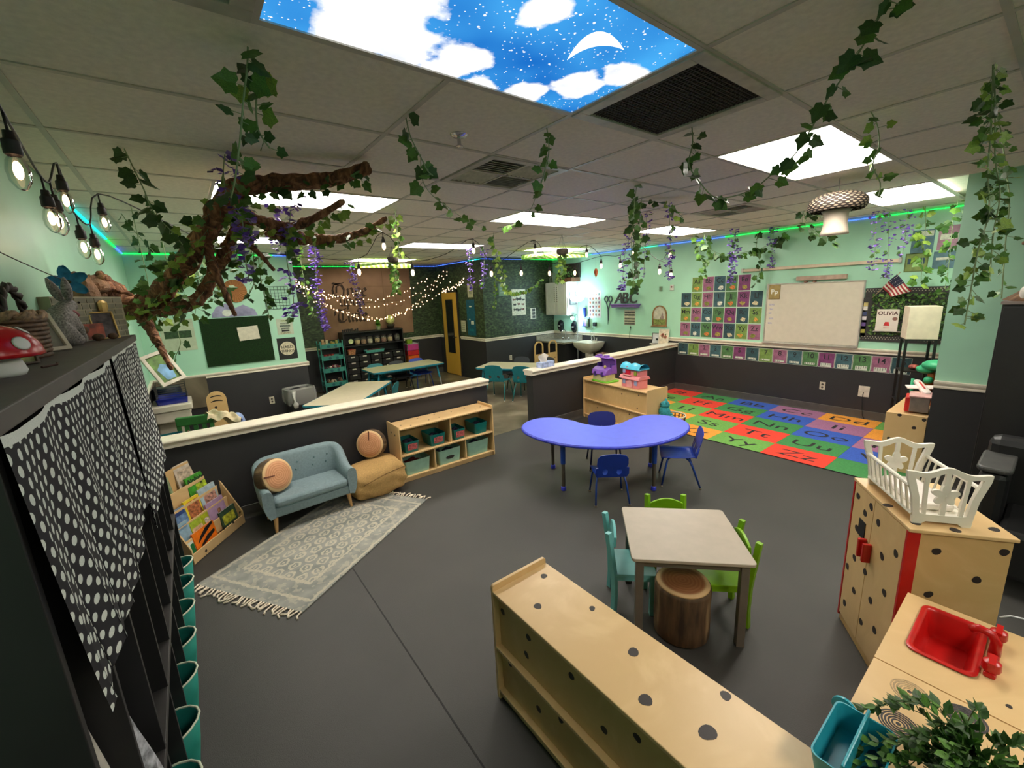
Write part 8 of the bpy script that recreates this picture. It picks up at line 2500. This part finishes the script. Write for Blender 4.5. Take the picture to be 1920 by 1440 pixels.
def capf(u, v):
    a = 2 * PI * u
    w = -.55 + (PI / 2 + .55) * v
    r = .196 * math.cos(w) ** .8 if math.cos(w) > 0 else 0
    return r * math.cos(a), r * math.sin(a), .225 + .092 * math.sin(w)
MB().grid(capf, 40, 16, uvfn=lambda u, v: (u, v)).obj('cap', make_dots(), t, smooth=True)
M_lant = mat('cream paper lantern', (214, 198, 178), .8, n=.04)
MB().lathe([(.095, 0), (.09, .02), (.078, .08), (.08, .15), (.10, .18)], 28).obj('stem', M_lant, t, smooth=True)
MB().cyl((0, 0, .31), (0, 0, ZC - 2.26 - .003), .002, n=5).obj('cord', M_ink2, t)
for (x, y, z, lb) in ((4.30, 4.40, 2.40, 'small dark hanging pot above the garland, before the leafy wallpaper'), (2.60, 6.23, 2.44, 'small grey hanging pot with trailing green before the tapestry')):
    t = thing('hanging_pot', lb, 'pot', (x, y, z))
    MB().lathe([(.03, 0), (.075, .02), (.085, .07), (.07, .09), (.05, .085)], 16).obj('pot', mat('woven dark pot', (70, 62, 50), .8, n=.3, sc=50), t, smooth=True)
    for k in range(3):
        a = 2 * PI * k / 3
        MB().cyl((.07 * math.cos(a), .07 * math.sin(a), .08), (0, 0, ZC - z - .003), .0018, n=4).obj('cord', M_ink2, t)
def make_canopy():
    m, nt, b, new, link = nodes_of('green leaf canopy cloth')
    s = new('ShaderNodeSeparateXYZ'); link(coords(nt), s.inputs[0])
    w = new('ShaderNodeTexWave'); w.inputs['Scale'].default_value = 3.5; w.inputs['Distortion'].default_value = 1.2
    link(coords(nt, rot=(0, 0, .6)), w.inputs['Vector'])
    r = ramp(nt, [(.2, (120, 170, 60)), (.6, (168, 206, 100)), (.9, (206, 226, 150))])
    link(w.outputs['Fac'], r.inputs['Fac']); link(r.outputs['Color'], b.inputs['Base Color'])
    b.inputs['Roughness'].default_value = .7
    tr = new('ShaderNodeBsdfTranslucent'); link(r.outputs['Color'], tr.inputs['Color'])
    mx = new('ShaderNodeMixShader'); mx.inputs[0].default_value = .55
    link(b.outputs[0], mx.inputs[1]); link(tr.outputs[0], mx.inputs[2])
    link(mx.outputs[0], nt.nodes['Material Output'].inputs['Surface'])
    return m
M_can = make_canopy()
for (x, y, rz, lb) in ((3.30, 8.35, R(10), 'green cloth leaf canopy under the far light in front of the tapestry'), (5.70, 6.05, R(-35), 'green cloth leaf canopy under the light nearest the wash basins')):
    t = thing('leaf_canopy', lb, 'canopy', (x, y, 2.555), rz)
    def leaff(u, v):
        a = -.62 + 1.24 * u
        w = .46 * math.cos(a / .62 * PI / 2) ** .6 + .005
        return a, w * (2 * v - 1), .07 * (1 - (2 * v - 1) ** 2) - .03 * (a / .62) ** 2
    MB().grid(leaff, 28, 12).obj('leaf_cloth', M_can, t, smooth=True)
    MB().tube([leaff(i / 14, .5) for i in range(15)], .008, 6).obj('midrib', mat('leaf rib green', (84, 120, 40), .6), t, smooth=True)
    MB().cyl((0, 0, .06), (0, 0, ZC - 2.555 - .003), .003, n=5).obj('hanging_wire', M_ink2, t)

# ------------------------------------------------------------------ LED strip along the wall tops
LED = {c: emit_mat('led ' + c, rgb, s_) for c, rgb, s_ in (('green', (30, 255, 90), 2.6), ('cyan', (30, 235, 235), 2.6), ('blue', (70, 110, 255), 3.0), ('teal', (60, 240, 190), 2.4))}
def led(label, p0, p1, out, segs, n_dots):
    t = thing('led_strip', label, 'light strip', (0, 0, 0))
    p0, p1, out = Vector((*p0, ZC - .028)), Vector((*p1, ZC - .028)), Vector((*out, 0))
    tot = sum(w for _, w in segs)
    a = 0.0
    for c, w in segs:
        q0, q1 = p0.lerp(p1, a / tot), p0.lerp(p1, (a + w) / tot)
        a += w
        MB().tube([q0 + out * .008, q1 + out * .008], .005, 6).obj('strip_segment', LED[c], t)
        k = max(1, int(n_dots * w / tot))
        d = MB()
        for i in range(k):
            p = q0.lerp(q1, (i + .5) / k) + out * .012
            d.ball(tuple(p), .009, n=6, k=4)
        d.obj('led_beads', LED[c], t)['kind'] = 'stuff'
led('coloured light strip along the top of the left wall', (XL, 4.35), (XL, YB - .02), (1, 0), (('cyan', 1.8), ('green', .8), ('blue', .7)), 40)
led('green and cyan light strip along the top of the far left wall', (XL, YB), (1.49, YB), (0, -1), (('green', .6), ('cyan', .5), ('green', .9), ('blue', .3)), 26)
led('green and blue light strip along the top of the back wall behind the tapestry', (1.52, YO), (XD, YO), (0, -1), (('green', 1.6), ('teal', .8), ('green', .6), ('blue', .6)), 40)
led('blue light strip along the top of the wall above the back door', (XD, YO - .04), (XD, YF), (-1, 0), (('blue', 1.4), ('cyan', .5)), 18)
led('light strip along the top of the leafy wallpaper', (XD, YF), (XW, YF), (0, -1), (('blue', 1.2), ('green', .8)), 24)
led('long light strip along the top of the wall with the alphabet cards', (XW, YF), (XW, YS), (-1, 0), (('green', .35), ('teal', .75), ('blue', 1.0), ('teal', .45), ('blue', 1.1), ('green', 1.35), ('blue', .35), ('green', .9)), 90)

# ------------------------------------------------------------------ string lights
M_sock = mat('black bulb socket', (30, 22, 22), .5)
def make_glass():
    m, nt, b, new, link = nodes_of('clear bulb glass')
    g = new('ShaderNodeBsdfGlossy'); g.inputs['Roughness'].default_value = .05
    tr = new('ShaderNodeBsdfTransparent'); tr.inputs['Color'].default_value = (.98, .95, .9, 1)
    lw = new('ShaderNodeLayerWeight'); lw.inputs['Blend'].default_value = .25
    mx = new('ShaderNodeMixShader')
    link(lw.outputs['Fresnel'], mx.inputs[0]); link(tr.outputs[0], mx.inputs[1]); link(g.outputs[0], mx.inputs[2])
    link(mx.outputs[0], nt.nodes['Material Output'].inputs['Surface'])
    return m
M_bglass = make_glass()
M_fil = emit_mat('warm filament glow', (255, 206, 160), 12.0)
M_far = emit_mat('warm bulb glow', (255, 220, 170), 5.0)
sk = MB().lathe([(.012, 0), (.014, -.02), (.02, -.026), (.021, -.06), (.018, -.064)], 12).mesh('socket', 40); sk.materials.append(M_sock)
gl = MB().lathe([(.012, -.062), (.022, -.08), (.027, -.105), (.024, -.135), (.012, -.155), (.003, -.16)], 16).mesh('bulb', True); gl.materials.append(M_bglass)
fi = MB().ball((0, 0, -.105), .011, .011, .026, 10, 8).mesh('filament', True); fi.materials.append(M_fil)
glf = MB().ball((0, 0, -.10), .022, .022, .042, 10, 8).mesh('bulb', True); glf.materials.append(M_far)
def string_lights(label, cable, bulbs, far=False, hang=.05):
    t = thing('string_lights', label, 'string lights', (0, 0, 0))
    cb = MB()
    for c in cable: cb.tube(resample(c, 4), .004, 5)
    for k, p in enumerate(bulbs):
        top = Vector(p) + Vector((0, 0, .105))
        o = put('bulb', glf if far else gl, None, t, top)
        put('socket', sk, None, o)
        if not far: put('filament', fi, None, o)
        cb.tube([top, top + Vector((0, 0, hang))], .004, 5)
    cb.obj('cable', M_sock, t, smooth=True)
    return t
nb = [(-.31, 1.92, 2.34), (-.35, 2.52, 2.30), (-.34, 2.60, 2.30), (-.33, 2.80, 2.42), (-.34, 3.08, 2.25), (-.31, 3.22, 2.23), (-.27, 3.46, 2.43)]
string_lights('string of clear glowing bulbs swagging along the left wall', [[(-.33, 1.45, 2.66), (-.31, 1.75, 2.56), (-.31, 1.92, 2.495), (-.34, 2.3, 2.48), (-.35, 2.52, 2.455), (-.34, 2.60, 2.455), (-.33, 2.80, 2.575), (-.34, 3.0, 2.44), (-.34, 3.08, 2.405), (-.31, 3.22, 2.385), (-.27, 3.46, 2.585), (-.05, 3.7, 2.52), (.2, 3.9, 2.40), (.45, 4.1, 2.3)]], nb)
fb = [(1.92, 4.82, 2.50), (3.24, 5.01, 2.50), (4.23, 4.89, 2.50), (5.27, 4.84, 2.46), (1.77, 5.3, 2.25), (2.33, 5.01, 2.22), (3.56, 5.08, 2.20), (4.09, 5.06, 2.20), (4.63, 5.03, 2.19), (5.16, 5.0, 2.19), (5.35, 4.61, 2.27), (5.27, 4.17, 2.24), (5.01, 3.74, 2.38), (5.41, 3.44, 2.32), (5.47, 3.64, 2.12), (5.60, 3.54, 2.06)]
def up(p, d=.155): return (p[0], p[1], p[2] + d)
string_lights('string of small warm bulbs crossing the far ceiling in swags', [
    [(.6, 4.6, 2.40), up(fb[4]), up(fb[0]), up(fb[5]), (2.8, 5.0, 2.45), up(fb[1]), up(fb[6]), (3.8, 5.05, 2.42), up(fb[2]), up(fb[8]), (4.95, 4.95, 2.45), up(fb[3]), up(fb[10])],
    [up(fb[6]), up(fb[7]), up(fb[8]), up(fb[9]), up(fb[10]), up(fb[11]), up(fb[12]), up(fb[14]), up(fb[13])], [up(fb[14]), up(fb[15])]], fb, True)
# fairy lights across the tapestry
t = thing('fairy_lights', 'swags of tiny warm fairy lights across the tapestry and back corner', 'fairy lights', (0, 0, 0))
rs = random.Random(31)
wires, beads = MB(), MB()
def sag(p0, p1, drop, n=36):
    p0, p1 = Vector(p0), Vector(p1)
    return [p0.lerp(p1, i / n) - Vector((0, 0, drop * 4 * (i / n) * (1 - i / n))) for i in range(n + 1)]
for p0, p1, d in (((1.60, 8.9, 2.46), (4.55, 8.9, 2.40), .52), ((1.60, 8.9, 2.42), (4.95, 8.7, 2.55), .70), ((1.60, 8.85, 2.38), (4.95, 8.7, 2.50), .90), ((1.58, 8.9, 2.3), (4.98, 8.6, 2.30), .75), ((1.62, 8.95, 2.52), (4.9, 8.75, 2.60), 1.05), ((1.60, 8.9, 2.45), (3.0, 8.9, 2.12), .26), ((4.7, 8.7, 2.02), (5.10, 8.3, 2.28), .06)):
    c = sag(p0, p1, d)
    wires.tube(c, .002, 4)
    for p in c[1:-1]:
        q = p + Vector((rs.uniform(-.03, .03), rs.uniform(-.02, .02), rs.uniform(-.035, .03)))
        beads.ball(tuple(q), .0125, n=6, k=4)
wires.obj('copper_wire', mat('copper wire', (120, 80, 50), .4, .6), t)
beads.obj('light_beads', emit_mat('fairy light glow', (255, 214, 170), 4.5), t)['kind'] = 'stuff'
# orange paper drop on the string by the mint wall
t = thing('paper_drop', 'small orange drop shaped ornament hanging near the far bulbs', 'ornament', (5.33, 4.70, 2.16))
MB().lathe([(.002, -.06), (.02, -.02), (.034, .03), (.02, .075), (.004, .085)], 12).obj('drop', mat('orange drop paper', (176, 88, 44), .7, n=.15), t, smooth=True)
MB().cyl((0, 0, .08), (0, 0, .25), .0016, n=4).obj('cord', M_ink2, t)
